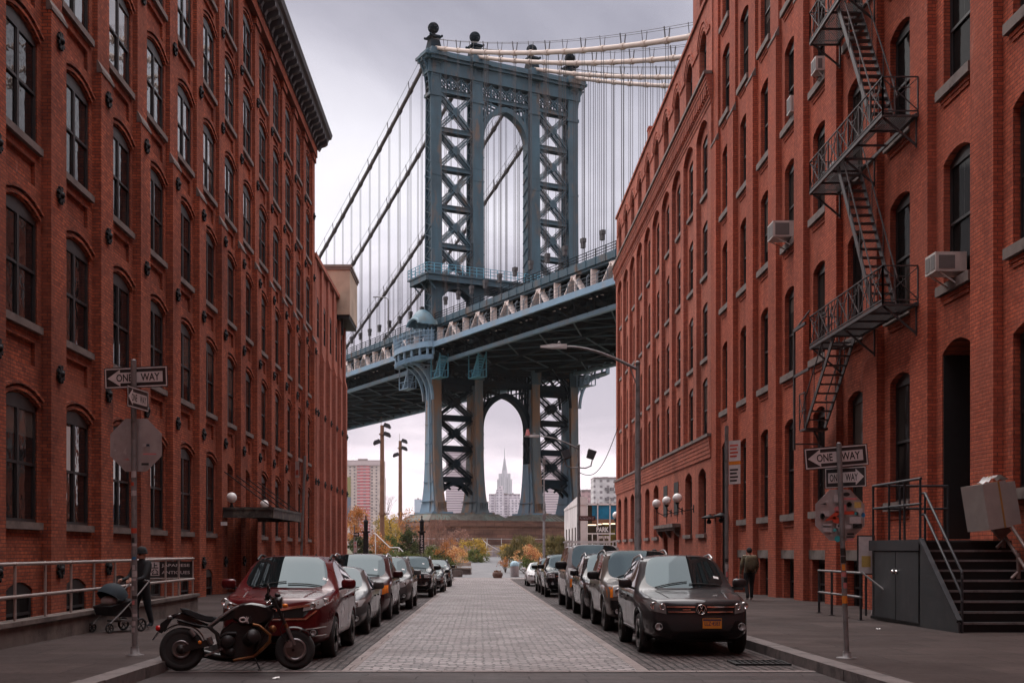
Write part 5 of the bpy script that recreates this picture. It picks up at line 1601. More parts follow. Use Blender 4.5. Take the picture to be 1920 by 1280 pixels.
# ---- right kerb, nearest first
S1 = dict(L=4.46, W=1.84, H=1.70, r=0.345, fo=0.92, ra=3.53, zh0=0.93, zh1=1.07, yc=1.22, yw=2.02, yr=3.85, zbf=1.08, zbr=1.17, yb=2.55, ycp=3.45, zb=0.25, wr=0.74, nose=0.16, bulge=0.15, paint=P_['grey'], rails=M['alloy'], arch=0.05, archm=M['black'], strip=M['chrome'], rim='five', steer=0.0, surround=True, stx=0.62,
  front=dict(black=[rect(-0.56, 0.56, 0.70, 0.87), [(-0.42, 0.30), (0.42, 0.30), (0.36, 0.42), (-0.36, 0.42)], [(0.46, 0.40), (0.84, 0.42), (0.82, 0.60), (0.56, 0.60)], mir([(0.46, 0.40), (0.84, 0.42), (0.82, 0.60), (0.56, 0.60)])],
   chrome=[rect(-0.555, -0.10, 0.815, 0.838), rect(0.10, 0.555, 0.815, 0.838), rect(-0.53, -0.10, 0.735, 0.755), rect(0.10, 0.53, 0.735, 0.755), rect(-0.30, -0.17, 0.775, 0.79)],
   matt=[rect(-0.48, 0.48, 0.29, 0.35)], hl=[[(0.56, 0.71), (0.80, 0.76), (0.875, 0.88), (0.84, 0.93), (0.72, 0.91), (0.57, 0.86)]], lens=M['lensd'], proj=[(0.02, 0.0, 0.058), (-0.11, -0.015, 0.05)], fog=[(0.68, 0.50, 0.055)], plate=(0.17, 0.56, 'LLZ·4583'), emblem=(0.0, 0.785, 0.078, 'roundVW')))
build_car('parked_car', 'dark grey compact SUV with round chrome emblem and orange plate, nearest on its kerb', 'car', (3.62, 19.75), S1)
S2 = dict(L=4.75, W=1.90, H=1.84, r=0.38, fo=0.90, ra=3.70, zh0=1.05, zh1=1.14, yc=1.38, yw=1.98, yr=4.35, zbf=1.14, zbr=1.18, zb=0.30, wr=0.80, nose=0.08, bulge=0.09, paint=P_['bronze'], rails=M['steelg'], rim='five', mirror=1.15, mirrorm=M['black'], inset=0.02, arch=0.03,
  front=dict(black=[rect(-0.50, 0.50, 0.80, 1.0), rect(-0.88, 0.88, 0.36, 0.72)], matt=[rect(-0.9, 0.9, 0.55, 0.72)], hl=[rect(0.55, 0.80, 0.80, 1.0)], amber=[rect(0.80, 0.90, 0.78, 1.0)], proj=[(0, 0, 0.08)], fog=[(0.7, 0.48, 0.05)], chrome=[rect(-0.5, 0.5, 0.89, 0.91)]))
build_car('parked_car', 'bronze silver SUV with orange corner lamps and black bumper, behind the nearest dark grey one', 'car', (3.68, 26.0), S2)
S3 = dict(L=5.0, W=1.96, H=1.80, r=0.40, fo=0.95, ra=3.95, zh0=0.98, zh1=1.12, yc=1.45, yw=2.25, yr=4.3, zbf=1.13, zbr=1.2, zb=0.25, wr=0.76, nose=0.14, bulge=0.14, paint=P_['black'], rails=M['alloy'], rim='ten', surround=True,
  front=dict(black=[rect(-0.45, 0.45, 0.62, 0.92), rect(-0.8, 0.8, 0.3, 0.48)], chrome=[rect(-0.45, 0.45, 0.75, 0.78)], hl=[[(0.55, 0.74), (0.85, 0.78), (0.90, 0.94), (0.62, 0.92)]], proj=[(0, 0, 0.05)], fog=[(0.7, 0.42, 0.05)]))
build_car('parked_car', 'glossy black SUV with large ten spoke wheels, between the bronze SUV and the silver van', 'car', (3.72, 31.6), S3)
S4 = dict(L=5.7, W=2.02, H=2.12, r=0.37, fo=0.85, ra=4.35, zh0=1.10, zh1=1.28, yc=0.98, yw=1.62, yr=5.5, yrb=5.62, zrb=1.35, zbf=1.32, zbr=1.34, yb=2.25, ycp=3.7, zb=0.32, wr=0.80, nose=0.06, bulge=0.07, drop=0.03, paint=P_['silver'], rim='steel', mirror=1.6, mirrorm=M['black'], handle=M['black'], crease=False,
  front=dict(black=[rect(-0.62, 0.62, 0.72, 1.02)], chrome=[rect(-0.62, 0.62, 0.86, 0.89), rect(-0.93, 0.93, 0.47, 0.60)], hl=[rect(0.64, 0.84, 0.76, 1.0)], amber=[rect(0.84, 0.93, 0.74, 1.0)], proj=[(0, 0, 0.07)]))
van = build_car('parked_van', 'tall silver panel van with roof rack and big black mirrors', 'van', (3.76, 37.7), S4)
m = MB()
for y in (1.9, 2.9, 3.9, 4.9):
    m.bar((-0.78, y, 2.20), (0.78, y, 2.20), 0.05, 0.04)
    for x in (-0.74, 0.74): m.bar((x, y, 2.0), (x, y, 2.2), 0.04)
for x in (-0.78, 0.78): m.bar((x, 1.8, 2.22), (x, 5.1, 2.22), 0.05)
m.build('roof_rack', M['white'], van)
S5 = dict(L=5.1, W=1.98, H=1.85, r=0.39, fo=0.95, ra=3.95, zh0=1.10, zh1=1.20, yc=1.45, yw=2.1, yr=4.4, zbf=1.2, zbr=1.24, zb=0.3, wr=0.78, nose=0.08, bulge=0.08, paint=P_['black'], rim='five', mirror=1.2, mirrorm=M['black'],
  front=dict(black=[rect(-0.55, 0.55, 0.78, 1.02), rect(-0.9, 0.9, 0.34, 0.52)], chrome=[rect(-0.55, 0.55, 0.89, 0.92), rect(-0.9, 0.9, 0.33, 0.36)], hl=[rect(0.6, 0.9, 0.84, 1.02)], proj=[(0, 0, 0.07)], fog=[(0.7, 0.6, 0.05)]))
build_car('parked_car', 'black upright SUV with chrome bumper edge, behind the silver van', 'car', (3.72, 50.0), S5)
S6 = dict(S2); S6.update(paint=P_['burg'], H=1.72, front=dict(black=[rect(-0.55, 0.55, 0.7, 0.95)], hl=[rect(0.58, 0.85, 0.78, 0.96)], proj=[(0, 0, 0.06)]))
build_car('parked_car', 'dark brown SUV mostly hidden behind the black upright SUV', 'car', (3.70, 56.6), S6)
SED = dict(L=4.7, W=1.82, H=1.44, r=0.325, fo=0.95, ra=3.7, zh0=0.72, zh1=0.92, yc=1.45, yw=2.25, yr=3.35, yrb=4.05, zrb=1.0, ztr=0.98, zbf=0.93, zbr=1.0, yb=2.55, ycp=3.3, zb=0.2, wr=0.70, nose=0.18, bulge=0.16, paint=P_['white'], rim='five', clad=False,
  front=dict(black=[[(-0.42, 0.38), (0.42, 0.38), (0.5, 0.66), (-0.5, 0.66)], rect(-0.75, 0.75, 0.24, 0.32)], chrome=[rect(-0.5, 0.5, 0.64, 0.665), rect(-0.7, 0.7, 0.33, 0.35)], hl=[[(0.55, 0.58), (0.80, 0.62), (0.86, 0.72), (0.58, 0.68)]], lens=M['lensd'], proj=[(0, 0, 0.045)]))
build_car('parked_car', 'white sedan, farthest of the row by the flowering shrub', 'car', (3.66, 70.6), SED)
# ---- left kerb, nearest first
C1 = dict(L=4.55, W=1.84, H=1.69, r=0.345, fo=0.93, ra=3.55, zh0=0.98, zh1=1.10, yc=1.20, yw=2.0, yr=3.95, zbf=1.09, zbr=1.2, zb=0.24, wr=0.73, nose=0.18, bulge=0.17, paint=P_['maroon'], rails=M['iron'], rim='five', strip=None, stx=0.7, surround=True,
  front=dict(black=[[(-0.50, 0.70), (0.50, 0.70), (0.60, 0.80), (0.58, 0.86), (-0.58, 0.86), (-0.60, 0.80)], [(-0.50, 0.27), (0.50, 0.27), (0.44, 0.42), (-0.44, 0.42)]],
   chrome=[[(-0.60, 0.875), (-0.10, 0.80), (0.10, 0.80), (0.60, 0.875), (0.60, 0.91), (0.10, 0.845), (-0.10, 0.845), (-0.60, 0.91)], [(-0.55, 0.665), (0.55, 0.665), (0.72, 0.80), (0.70, 0.815), (0.53, 0.69), (-0.53, 0.69), (-0.70, 0.815), (-0.72, 0.80)], [(0.45, 0.50), (0.82, 0.535), (0.82, 0.555), (0.45, 0.52)], mir([(0.45, 0.50), (0.82, 0.535), (0.82, 0.555), (0.45, 0.52)]), [(0.45, 0.40), (0.82, 0.41), (0.82, 0.425), (0.45, 0.415)], mir([(0.45, 0.40), (0.82, 0.41), (0.82, 0.425), (0.45, 0.415)])],
   hl=[[(0.50, 0.80), (0.74, 0.84), (0.88, 0.93), (0.86, 1.01), (0.72, 0.975), (0.52, 0.90)]], proj=[(0.09, 0.02, 0.055), (-0.06, -0.03, 0.05)], fog=[(0.66, 0.465, 0.04)], emblem=(0.0, 0.82, 0.06, 'H'), matt=[rect(-0.6, 0.6, 0.24, 0.29)]))
build_car('parked_car', 'maroon compact SUV with chrome winged grille, right behind the motorcycle', 'car', (-3.26, 18.75), C1)
C2 = dict(SED); C2.update(L=4.85, W=1.84, H=1.46, paint=P_['dgrey'], front=dict(black=[[(-0.40, 0.45), (0.40, 0.45), (0.5, 0.66), (-0.5, 0.66)], rect(-0.7, 0.7, 0.22, 0.34)], chrome=[rect(-0.5, 0.5, 0.65, 0.675), rect(-0.4, 0.4, 0.55, 0.56)], hl=[[(0.55, 0.58), (0.80, 0.63), (0.87, 0.78), (0.6, 0.72)]], proj=[(0, 0, 0.05)], fog=[(0.72, 0.38, 0.05)], plate=(0, 0.48, 'GKT 2190'), platemat=M['plategrey']), surround=True)
del C2['front']['plate']
build_car('parked_car', 'low grey sedan squeezed behind the maroon SUV', 'car', (-3.28, 24.8), C2)
C3 = dict(L=5.1, W=1.98, H=1.78, r=0.34, fo=0.98, ra=4.0, zh0=0.95, zh1=1.10, yc=1.25, yw=2.15, yr=4.6, zbf=1.10, zbr=1.14, zb=0.22, wr=0.77, nose=0.16, bulge=0.14, paint=P_['burg'], rails=M['chrome'], rim='multi', clad=False, mirror=1.15, crease=False,
  front=dict(black=[rect(-0.5, 0.5, 0.66, 0.86), rect(-0.7, 0.7, 0.28, 0.46)], chrome=[rect(-0.5, 0.5, 0.75, 0.78)], hl=[[(0.55, 0.68), (0.80, 0.70), (0.80, 0.92), (0.6, 0.88)]], amber=[[(0.80, 0.70), (0.93, 0.74), (0.92, 0.94), (0.80, 0.92)]], proj=[(0, 0, 0.07)]))
build_car('parked_car', 'dark burgundy minivan with chrome roof rails and amber corner lamp, behind the grey sedan', 'car', (-3.33, 31.0), C3)
C4 = dict(S1); C4.update(L=4.75, W=1.9, H=1.70, paint=P_['mgrey'], rails=M['alloy'], arch=None, strip=None, zh0=0.95, rim='five', front=dict(black=[[(-0.40, 0.62), (0.40, 0.62), (0.48, 0.84), (-0.48, 0.84)], rect(-0.7, 0.7, 0.28, 0.42)], chrome=[rect(-0.48, 0.48, 0.83, 0.86), rect(-0.44, 0.44, 0.72, 0.74), rect(-0.75, 0.75, 0.40, 0.42)], hl=[[(0.52, 0.70), (0.76, 0.76), (0.90, 0.96), (0.80, 0.97), (0.58, 0.86)]], proj=[(0.02, 0.0, 0.05)], fog=[(0.72, 0.46, 0.05)]))
build_car('parked_car', 'silver grey crossover with swept headlights, behind the burgundy minivan', 'car', (-3.10, 37.6), C4)
C5 = dict(S5); C5.update(L=4.8, W=1.94, H=1.76, zh0=1.04, zh1=1.14, zbf=1.14, zbr=1.18, rails=M['alloy'], front=dict(black=[rect(-0.58, 0.58, 0.82, 0.98), rect(-0.7, 0.7, 0.32, 0.5)], chrome=[rect(-0.50+0.155*k, -0.47+0.155*k, 0.83, 0.97) for k in range(7)]+[rect(-0.7, 0.7, 0.52, 0.54)], hl=[rect(0.6, 0.9, 0.84, 0.98)], proj=[(0.04, 0, 0.06)], fog=[(0.7, 0.6, 0.05)]))
build_car('parked_car', 'black SUV with upright slotted chrome grille, in front of the two small dark cars', 'car', (-2.92, 49.8), C5)
C6 = dict(SED); C6.update(paint=P_['black'], H=1.42)
build_car('parked_car', 'small black sedan tucked close behind the black slotted-grille SUV', 'car', (-2.62, 57.2), C6)
C7 = dict(C4); C7.update(paint=P_['black'], H=1.6)
build_car('parked_car', 'dark crossover, farthest of its row before the crossing', 'car', (-2.62, 68.5), C7)
# ------------------------------------------------------------------ signs, lamps, rails, stairs
SW = 0.15      # pavement height over the street
M['steeld'] = pm('dark_grey_steel', (0.035, 0.036, 0.04), 0.5, 0.2, var=0.3, scale=6, spec=0.4)
M['fire'] = pm('fire_escape_paint', (0.042, 0.034, 0.035), 0.6, var=0.4, scale=5, col2=(0.07, 0.035, 0.028), spots=1.5)
M['stairp'] = pm('stair_paint', (0.030, 0.033, 0.036), 0.55, var=0.25, scale=4, col2=(0.045, 0.045, 0.048))
M['railp'] = pm('rail_paint', (0.34, 0.29, 0.27), 0.55, 0.1, var=0.15, scale=6)
STK = {n: pm('sticker_'+n, c, 0.5, var=0.12, scale=30) for n, c in (('grey', (0.22, 0.20, 0.20)), ('white', (0.42, 0.38, 0.38)), ('red', (0.50, 0.06, 0.03)), ('orange', (0.65, 0.20, 0.02)), ('blue', (0.02, 0.16, 0.36)), ('teal', (0.03, 0.30, 0.32)), ('black', (0.02, 0.018, 0.018)), ('pink', (0.5, 0.16, 0.16)), ('yellow', (0.5, 0.34, 0.10)))}

def oneway(parent, c, w, h, rz, roll, arrow, th=0.006):
    """one-way sign: c centre, faces -Y when rz = 0"""
    o = empty_part = None
    m = MB(); m.M = Matrix.Translation(c) @ Matrix.Rotation(rz, 4, 'Z') @ Matrix.Rotation(roll, 4, 'Y')
    m.box(-w/2, w/2, 0, th, -h/2, h/2)
    so_ = m.build('sign_plate', M['signblack'], parent)
    b = MB(m.M); e = 0.018*w; i = 0.012*w
    for x0, x1, z0, z1 in ((-w/2+i, w/2-i, h/2-i-e, h/2-i), (-w/2+i, w/2-i, -h/2+i, -h/2+i+e), (-w/2+i, -w/2+i+e, -h/2+i+e, h/2-i-e), (w/2-i-e, w/2-i, -h/2+i+e, h/2-i-e)): b.box(x0, x1, -0.002, -0.0005, z0, z1)
    b.build('border', M['signwhite'], so_)
    a = MB(m.M); k = -1 if arrow == 'left' else 1
    tip = 0.45*w; hd = 0.20*w; sh = 0.25*h; hh = 0.40*h
    poly = [(k*tip, 0), (k*(tip-hd), hh), (k*(tip-hd), sh), (-k*0.42*w, sh), (-k*0.42*w, -sh), (k*(tip-hd), -sh), (k*(tip-hd), -hh)]
    a.prism(poly, (0, -0.0025, 0), (1, 0, 0), (0, 0, 1), (0, 0.0015, 0))
    a.build('arrow', M['signwhite'], so_)
    t = MB(m.M); x0 = -0.31*w if k < 0 else -0.38*w
    put_text(t, 'ONE', (x0, -0.0035, -0.18*h), (1, 0, 0), (0, 0, 1), 0.25*w, 0.36*h, 0.02); t.build('lettering', M['signblack'], so_); t = MB(m.M); put_text(t, 'WAY', (x0+0.385*w, -0.0035, -0.18*h), (1, 0, 0), (0, 0, 1), 0.30*w, 0.36*h, 0.02)
    t.build('lettering', M['signblack'], so_)
    return so_

def octagon(parent, c, r, rz=0.0):
    m = MB(); m.M = Matrix.Translation(c) @ Matrix.Rotation(rz, 4, 'Z')
    m.prism([(r*math.cos(PI/8+k*PI/4), r*math.sin(PI/8+k*PI/4)) for k in range(8)], (0, 0, 0), (1, 0, 0), (0, 0, 1), (0, 0.004, 0))
    return m.build('octagon_back', M['alu'], parent)

def stickers(parent, c, items):
    for (x, z, w, h, col, kind) in items:
        m = MB(); o = Vector(c)+Vector((x, -0.003, z))
        if kind == 'r': m.quad(o+Vector((-w/2, 0, -h/2)), o+Vector((w/2, 0, -h/2)), o+Vector((w/2, 0, h/2)), o+Vector((-w/2, 0, h/2)))
        elif kind == 'o': m.add([o+Vector((w/2*math.cos(a), 0, h/2*math.sin(a))) for a in [2*PI*k/14 for k in range(14)]], [tuple(range(14))])
        else: m.add([o+Vector((p[0]*w, 0, p[1]*h)) for p in ((-0.5, -0.3), (0.3, 0.5), (0.5, 0.3), (0.25, 0.05), (0.5, -0.1), (0.5, -0.5), (0.1, -0.4), (0.0, -0.2))], [tuple(range(8))])
        m.build('sticker', STK[col], parent)

def pole_bands(parent, x0, x1, z0, z1, zz0, zz1, n, y, r, seed, colours):
    rr = random.Random(seed); z = zz0
    while z < zz1:
        h = rr.uniform(0.03, 0.11); f = (z-z0)/(z1-z0); x = x0+(x1-x0)*f
        x2 = x0+(x1-x0)*((z+h-z0)/(z1-z0)); a0 = rr.uniform(-0.9, -0.2); a1 = rr.uniform(0.1, 0.9)
        m = MB(); V = []
        for k in range(6):
            a = a0*PI/2+(a1-a0)*PI/2*k/5
            V.append([(x+(r+0.002)*math.sin(a), y-(r+0.002)*math.cos(a), z), (x2+(r+0.002)*math.sin(a), y-(r+0.002)*math.cos(a), z+h)])
        m.sheet(V); m.build('sticker', STK[rr.choice(colours)], parent)
        z += h+rr.uniform(0.004, 0.09)

# ---- right-hand sign post
Y = 17.5; t = thing('sign_post', 'leaning grey sign post with two one way signs and a sticker-covered octagon back', 'sign post', (5.35, Y, gz(Y)+SW))
def loc_(parent): return parent.location.copy()
def rel(p, par): return Vector(p)-par.location
b0 = Vector((0, 0, 0)); tp = rel(at(1573, 831, Y), t)
m = MB(); m.tube([b0, tp], 0.038, 12); m.lathe([(0.15, 0), (0.15, 0.012), (0.06, 0.02), (0.055, 0.10)], 16); m.ball(tp, 0.038, 10, (1, 1, 0.4))
m.build('pole', M['steelg'], t)
oneway(t, rel(at(1572, 855, Y-0.06), t)+Vector((0, 0.10, 0)), 0.95, 0.315, math.radians(4), math.radians(-5), 'left')
oneway(t, rel(at(1585, 894.5, Y+0.10), t), 0.62, 0.30, math.radians(-38), math.radians(-1), 'right')
oc = octagon(t, rel(at(1575, 965, Y+0.06), t), 0.405, math.radians(6))
stickers(oc, rel(at(1575, 965, Y+0.06), t)+Vector((0, -0.045, 0)), [
 (-0.07, 0.24, 0.07, 0.10, 'white', 'r'), (0.13, 0.235, 0.20, 0.03, 'pink', 'r'), (0.12, 0.15, 0.08, 0.09, 'black', 'o'), (0.12, 0.15, 0.055, 0.06, 'white', 'o'), (0.245, 0.145, 0.10, 0.085, 'yellow', 'r'), (0.055, 0.10, 0.05, 0.10, 'pink', 'r'),
 (-0.05, 0.08, 0.10, 0.09, 'pink', 'o'), (-0.23, 0.02, 0.12, 0.08, 'white', 'r'), (-0.27, -0.02, 0.07, 0.09, 'black', 'o'), (-0.27, -0.02, 0.04, 0.05, 'white', 'o'), (-0.13, -0.035, 0.24, 0.20, 'red', 's'), (-0.12, -0.04, 0.10, 0.05, 'orange', 's'),
 (0.12, 0.03, 0.14, 0.05, 'red', 'r'), (0.27, 0.05, 0.09, 0.10, 'white', 'r'), (0.23, 0.02, 0.06, 0.05, 'teal', 'o'), (0.325, 0.0, 0.06, 0.07, 'blue', 'o'), (0.21, -0.075, 0.17, 0.10, 'white', 'r'), (-0.20, -0.19, 0.13, 0.12, 'white', 'r'),
 (-0.20, -0.17, 0.12, 0.02, 'orange', 'r'), (-0.035, -0.16, 0.07, 0.08, 'white', 'o'), (-0.035, -0.16, 0.035, 0.035, 'black', 'o'), (-0.01, -0.22, 0.06, 0.06, 'white', 'o'), (-0.01, -0.22, 0.03, 0.03, 'black', 'o'), (-0.09, -0.22, 0.05, 0.05, 'teal', 'o'),
 (-0.05, -0.35, 0.09, 0.09, 'teal', 'o'), (0.11, -0.17, 0.10, 0.06, 'white', 'o'), (0.24, -0.16, 0.13, 0.07, 'black', 'r'), (0.24, -0.16, 0.11, 0.015, 'white', 'r'), (0.14, -0.28, 0.10, 0.03, 'black', 'r'), (0.14, -0.32, 0.12, 0.025, 'black', 'r'), (0.14, -0.36, 0.10, 0.03, 'pink', 'r'), (0.08, 0.30, 0.10, 0.06, 'black', 'o'), (-0.26, 0.16, 0.10, 0.03, 'black', 's'), (-0.22, 0.2, 0.09, 0.03, 'white', 's')])
L_ = tp-b0
pole_bands(t, 0, L_.x, 0, L_.z, 1.02, 1.55, 0, 0, 0.038, 5, ['white', 'black', 'white', 'orange', 'pink'])
m = MB(); f = 0.80/L_.z; m.tube([L_*f, L_*(f+0.035)], 0.0405, 12); m.build('sticker', STK['orange'], t)

# ---- left-hand sign post
Y = 18.0; t = thing('sign_post', 'straight grey sign post crusted with stickers, one way sign on top, bare octagon back', 'sign post', (-5.18, Y, gz(Y)+SW))
tp = rel(at(250.5, 676, Y), t)
m = MB(); m.tube([(0, 0, 0), tp], 0.043, 12); m.lathe([(0.14, 0), (0.14, 0.012), (0.07, 0.03), (0.06, 0.14)], 16); m.ball(tp, 0.043, 10, (1, 1, 0.5)); m.build('pole', M['steelg'], t)
oneway(t, rel(at(252.5, 706, Y), t)+Vector((0, 0.07, 0)), 0.97, 0.315, math.radians(-3), math.radians(-2.2), 'left')
oneway(t, rel(at(259, 747.5, Y-0.05), t), 0.78, 0.315, math.radians(83), math.radians(0), 'left')
oc = octagon(t, rel(at(255, 834, Y+0.07), t), 0.43, math.radians(-4)); c = rel(at(255, 834, Y+0.07), t)+Vector((0, -0.045, 0))
stickers(oc, c, [(0.16, -0.005, 0.10, 0.045, 'white', 'r'), (0.19, -0.005, 0.05, 0.035, 'blue', 'r'), (0.22, -0.14, 0.20, 0.022, 'pink', 'r'), (0.15, -0.29, 0.11, 0.035, 'black', 'r'), (-0.16, -0.10, 0.06, 0.11, 'white', 's'), (-0.14, -0.22, 0.11, 0.03, 'pink', 's'), (-0.30, -0.08, 0.03, 0.03, 'white', 'o')])
pole_bands(t, 0, tp.x, 0, tp.z, 0.35, 2.78, 0, 0, 0.043, 9, ['white', 'white', 'grey', 'black', 'white', 'white', 'grey', 'white', 'black', 'pink', 'white', 'grey', 'red', 'white', 'black', 'blue', 'white', 'black'])

# ---- parking regulation posts
t = thing('sign_post', 'plain steel kerb post with tall white regulation panels, beside the dark grey car', 'sign post', (5.2, 25.3, gz(25.3)+SW))
m = MB(); m.tube([(0, 0, 0), (0, 0, 4.25)], 0.04, 10); m.build('pole', M['steelg'], t); pole_bands(t, 0, 0, 0, 4.3, 0.6, 1.5, 0, 0, 0.04, 21, ['white', 'black', 'white', 'pink'])
for z0, z1 in ((3.50, 3.93), (3.02, 3.42)):
    m = MB(); m.M = Matrix.Translation((0.04, -0.03, 0)) @ Matrix.Rotation(math.radians(-50), 4, 'Z'); m.box(0.0, 0.30, 0, 0.005, z0, z1); s_ = m.build('sign_plate', M['signwhite'], t)
    q = MB(m.M)
    for k in range(4): q.box(0.03, 0.24-0.03*(k % 2), -0.002, 0.0, z1-0.12-0.075*k, z1-0.085-0.075*k)
    q.build('text_line', STK['black'] if z0 < 3.3 else STK['red'], s_)
m = MB(); m.M = Matrix.Translation((0.04, -0.03, 0)) @ Matrix.Rotation(math.radians(-50), 4, 'Z'); m.box(0.0, 0.30, 0, 0.005, 3.425, 3.495); m.build('sign_plate', STK['orange'], t)
t = thing('sign_post', 'leaning kerb post with small white sign, before the entrance canopy', 'sign post', (-5.0, 33.2, gz(33.2)+SW))
m = MB(); m.tube([(0, 0, 0), (0.16, 0, 4.3)], 0.035, 10); m.build('pole', M['steelg'], t); m = MB(); m.M = Matrix.Rotation(math.radians(-62), 4, 'Z'); m.box(-0.34, -0.02, 0, 0.005, 3.72, 4.16); s_ = m.build('sign_plate', M['signwhite'], t)
q = MB(m.M); q.box(-0.3, -0.06, -0.003, -0.0005, 3.78, 3.92); q.build('text_line', STK['red'], s_)
t = thing('sign_post', 'small post at the wing\'s far end with arrow sign over red and white sign', 'sign post', (-10.15, 96.9, gz(96.9)+SW))
m = MB(); m.tube([(0, 0, 0), (0, 0, 4.2)], 0.05, 8); m.build('pole', M['steelg'], t)
m = MB(); m.box(-0.05, 0.40, -0.06, -0.05, 3.3, 3.6); s_ = m.build('sign_plate', M['signblack'], t)
m = MB(); m.prism([(0.35, 3.45), (0.2, 3.57), (0.2, 3.5), (0, 3.5), (0, 3.4), (0.2, 3.4), (0.2, 3.33)], (0, -0.065, 0), (1, 0, 0), (0, 0, 1), (0, 0.004, 0)); m.build('arrow', M['signwhite'], s_)
m = MB(); m.box(-0.05, 0.22, -0.06, -0.05, 2.0, 2.9); s_ = m.build('sign_plate', M['signwhite'], t)
m = MB()
for z in (2.08, 2.72): m.prism([(0, 0), (0.16, 0), (0.08, 0.14 if z > 2.5 else -0.04)], (0.005, -0.065, z), (1, 0, 0), (0, 0, 1), (0, 0.004, 0))
m.box(0.0, 0.17, -0.065, -0.061, 2.42, 2.5); m.build('arrow', STK['red'], s_)

# ---- street lamps with bent arms
def street_lamp(label, x, y, extras=False):
    t = thing('street_lamp', label, 'street lamp', (x, y, gz(y)+SW), 'street lamps on the kerb')
    H = 7.85-(gz(y)+SW)
    m = MB(); m.tube([(0, 0, 0), (0, 0, 0.9), (0, 0, 0.95), (0, 0, H)], [0.16, 0.15, 0.12, 0.07], 14); m.lathe([(0.24, 0), (0.24, 0.05), (0.19, 0.12), (0.17, 0.5)], 14); m.ball((0, 0, H+0.06), 0.09, 10); m.build('pole', M['steelg'], t)
    P = []
    for k in range(11):
        u = k/10; P.append((-0.05-2.35*u, 0, H-0.12+0.75*math.sin(u*PI/2)**1.0-0.02*u))
    m = MB(); m.tube(P, [0.055-0.02*k/10 for k in range(11)], 10); m.tube([(0, 0, H-0.75), (-0.25, 0, H-0.1)], 0.02, 6); ar = m.build('arm', M['steelg'], t)
    e = P[-1]
    m = MB(); m.hexa([(e[0]+0.05, -0.09, e[2]-0.07), (e[0]+0.05, 0.09, e[2]-0.07), (e[0]+0.05, 0.07, e[2]+0.08), (e[0]+0.05, -0.07, e[2]+0.08)], [(e[0]-0.42, -0.15, e[2]-0.06), (e[0]-0.42, 0.15, e[2]-0.06), (e[0]-0.42, 0.1, e[2]+0.08), (e[0]-0.42, -0.1, e[2]+0.08)])
    m.hexa([(e[0]-0.42, -0.15, e[2]-0.06), (e[0]-0.42, 0.15, e[2]-0.06), (e[0]-0.42, 0.1, e[2]+0.08), (e[0]-0.42, -0.1, e[2]+0.08)], [(e[0]-0.82, -0.06, e[2]-0.03), (e[0]-0.82, 0.06, e[2]-0.03), (e[0]-0.82, 0.05, e[2]+0.03), (e[0]-0.82, -0.05, e[2]+0.03)])
    hd = m.build('lamp_head', pm('lamp_head_grey', (0.42, 0.39, 0.38), 0.5) if 'lamp_head_grey' not in bpy.data.materials else bpy.data.materials['lamp_head_grey'], t)
    m = MB(); m.ball((e[0]-0.2, 0, e[2]+0.12), 0.06, 10); m.build('photocell', M['steelg'], hd)
    return t, H, e
street_lamp('tall grey street lamp with bent arm, in front of the stepped brick belt', 5.22, 39.7)
t, H, e = street_lamp('grey street lamp carrying two floodlights and a street name sign, before the glass shopfront', 5.84, 71.0)
for sx in (-1, 1):
    m = MB(); m.tube([(0, 0, H-1.25), (sx*0.4, 0, H-1.28), (sx*0.72, 0, H-1.15), (sx*0.80, 0, H-0.8)], 0.04, 8); m.build('bracket', M['steelg'], t)
    m = MB(); m.M = Matrix.Translation((sx*0.72, -0.05, H-0.52)) @ Matrix.Rotation(sx*math.radians(18), 4, 'Y') @ Matrix.Rotation(math.radians(-20), 4, 'X'); m.hexa([(-0.22, -0.12, -0.2), (0.22, -0.12, -0.2), (0.22, 0.12, -0.2), (-0.22, 0.12, -0.2)], [(-0.26, -0.22, 0.26), (0.26, -0.22, 0.26), (0.26, 0.12, 0.26), (-0.26, 0.12, 0.26)])
    m.build('floodlight', M['steeld'], t)
m = MB(); m.box(0.0, 0.98, -0.10, -0.08, 3.72, 4.0); s_ = m.build('street_sign', pm('sign_brown', (0.10, 0.02, 0.016), 0.5), t)
m = MB(); put_text(m, 'PLYMOUTH ST', (0.07, -0.103, 3.79), (1, 0, 0), (0, 0, 1), 0.84, 0.14); m.build('lettering', M['signwhite'], s_)
m = MB(); m.lathe([(0.16, 0), (0.14, 0.05), (0.08, 0.34), (0.07, 0.36)], 12, (e[0]-0.62, 0, e[2]+0.04)); o = m.build('traffic_cone', STK['pink'])
o.location = (5.84, 71.0, gz(71)+SW); o.data.transform(Matrix.Translation((0, 0, 0))); tag(o, 'pink cone stuck on top of the lamp head with the floodlights', 'cone')
t = thing('light_pole', 'slender pale pole standing beyond the parked cars, before the bridge pier', 'light pole', (5.6, 105.0, hill(105)))
m = MB(); m.tube([(0, 0, 0), (0, 0, 5.0), (0, 0, 5.05), (0, 0, 10.2)], [0.13, 0.11, 0.075, 0.05], 10); m.build('pole', M['steelg'], t); m = MB(); m.box(-0.12, 0.12, -0.15, 0.15, 9.9, 10.4); m.box(-0.16, 0.16, -0.12, 0.12, 5.0, 5.5); m.build('lamp_head', M['steelg'], t)
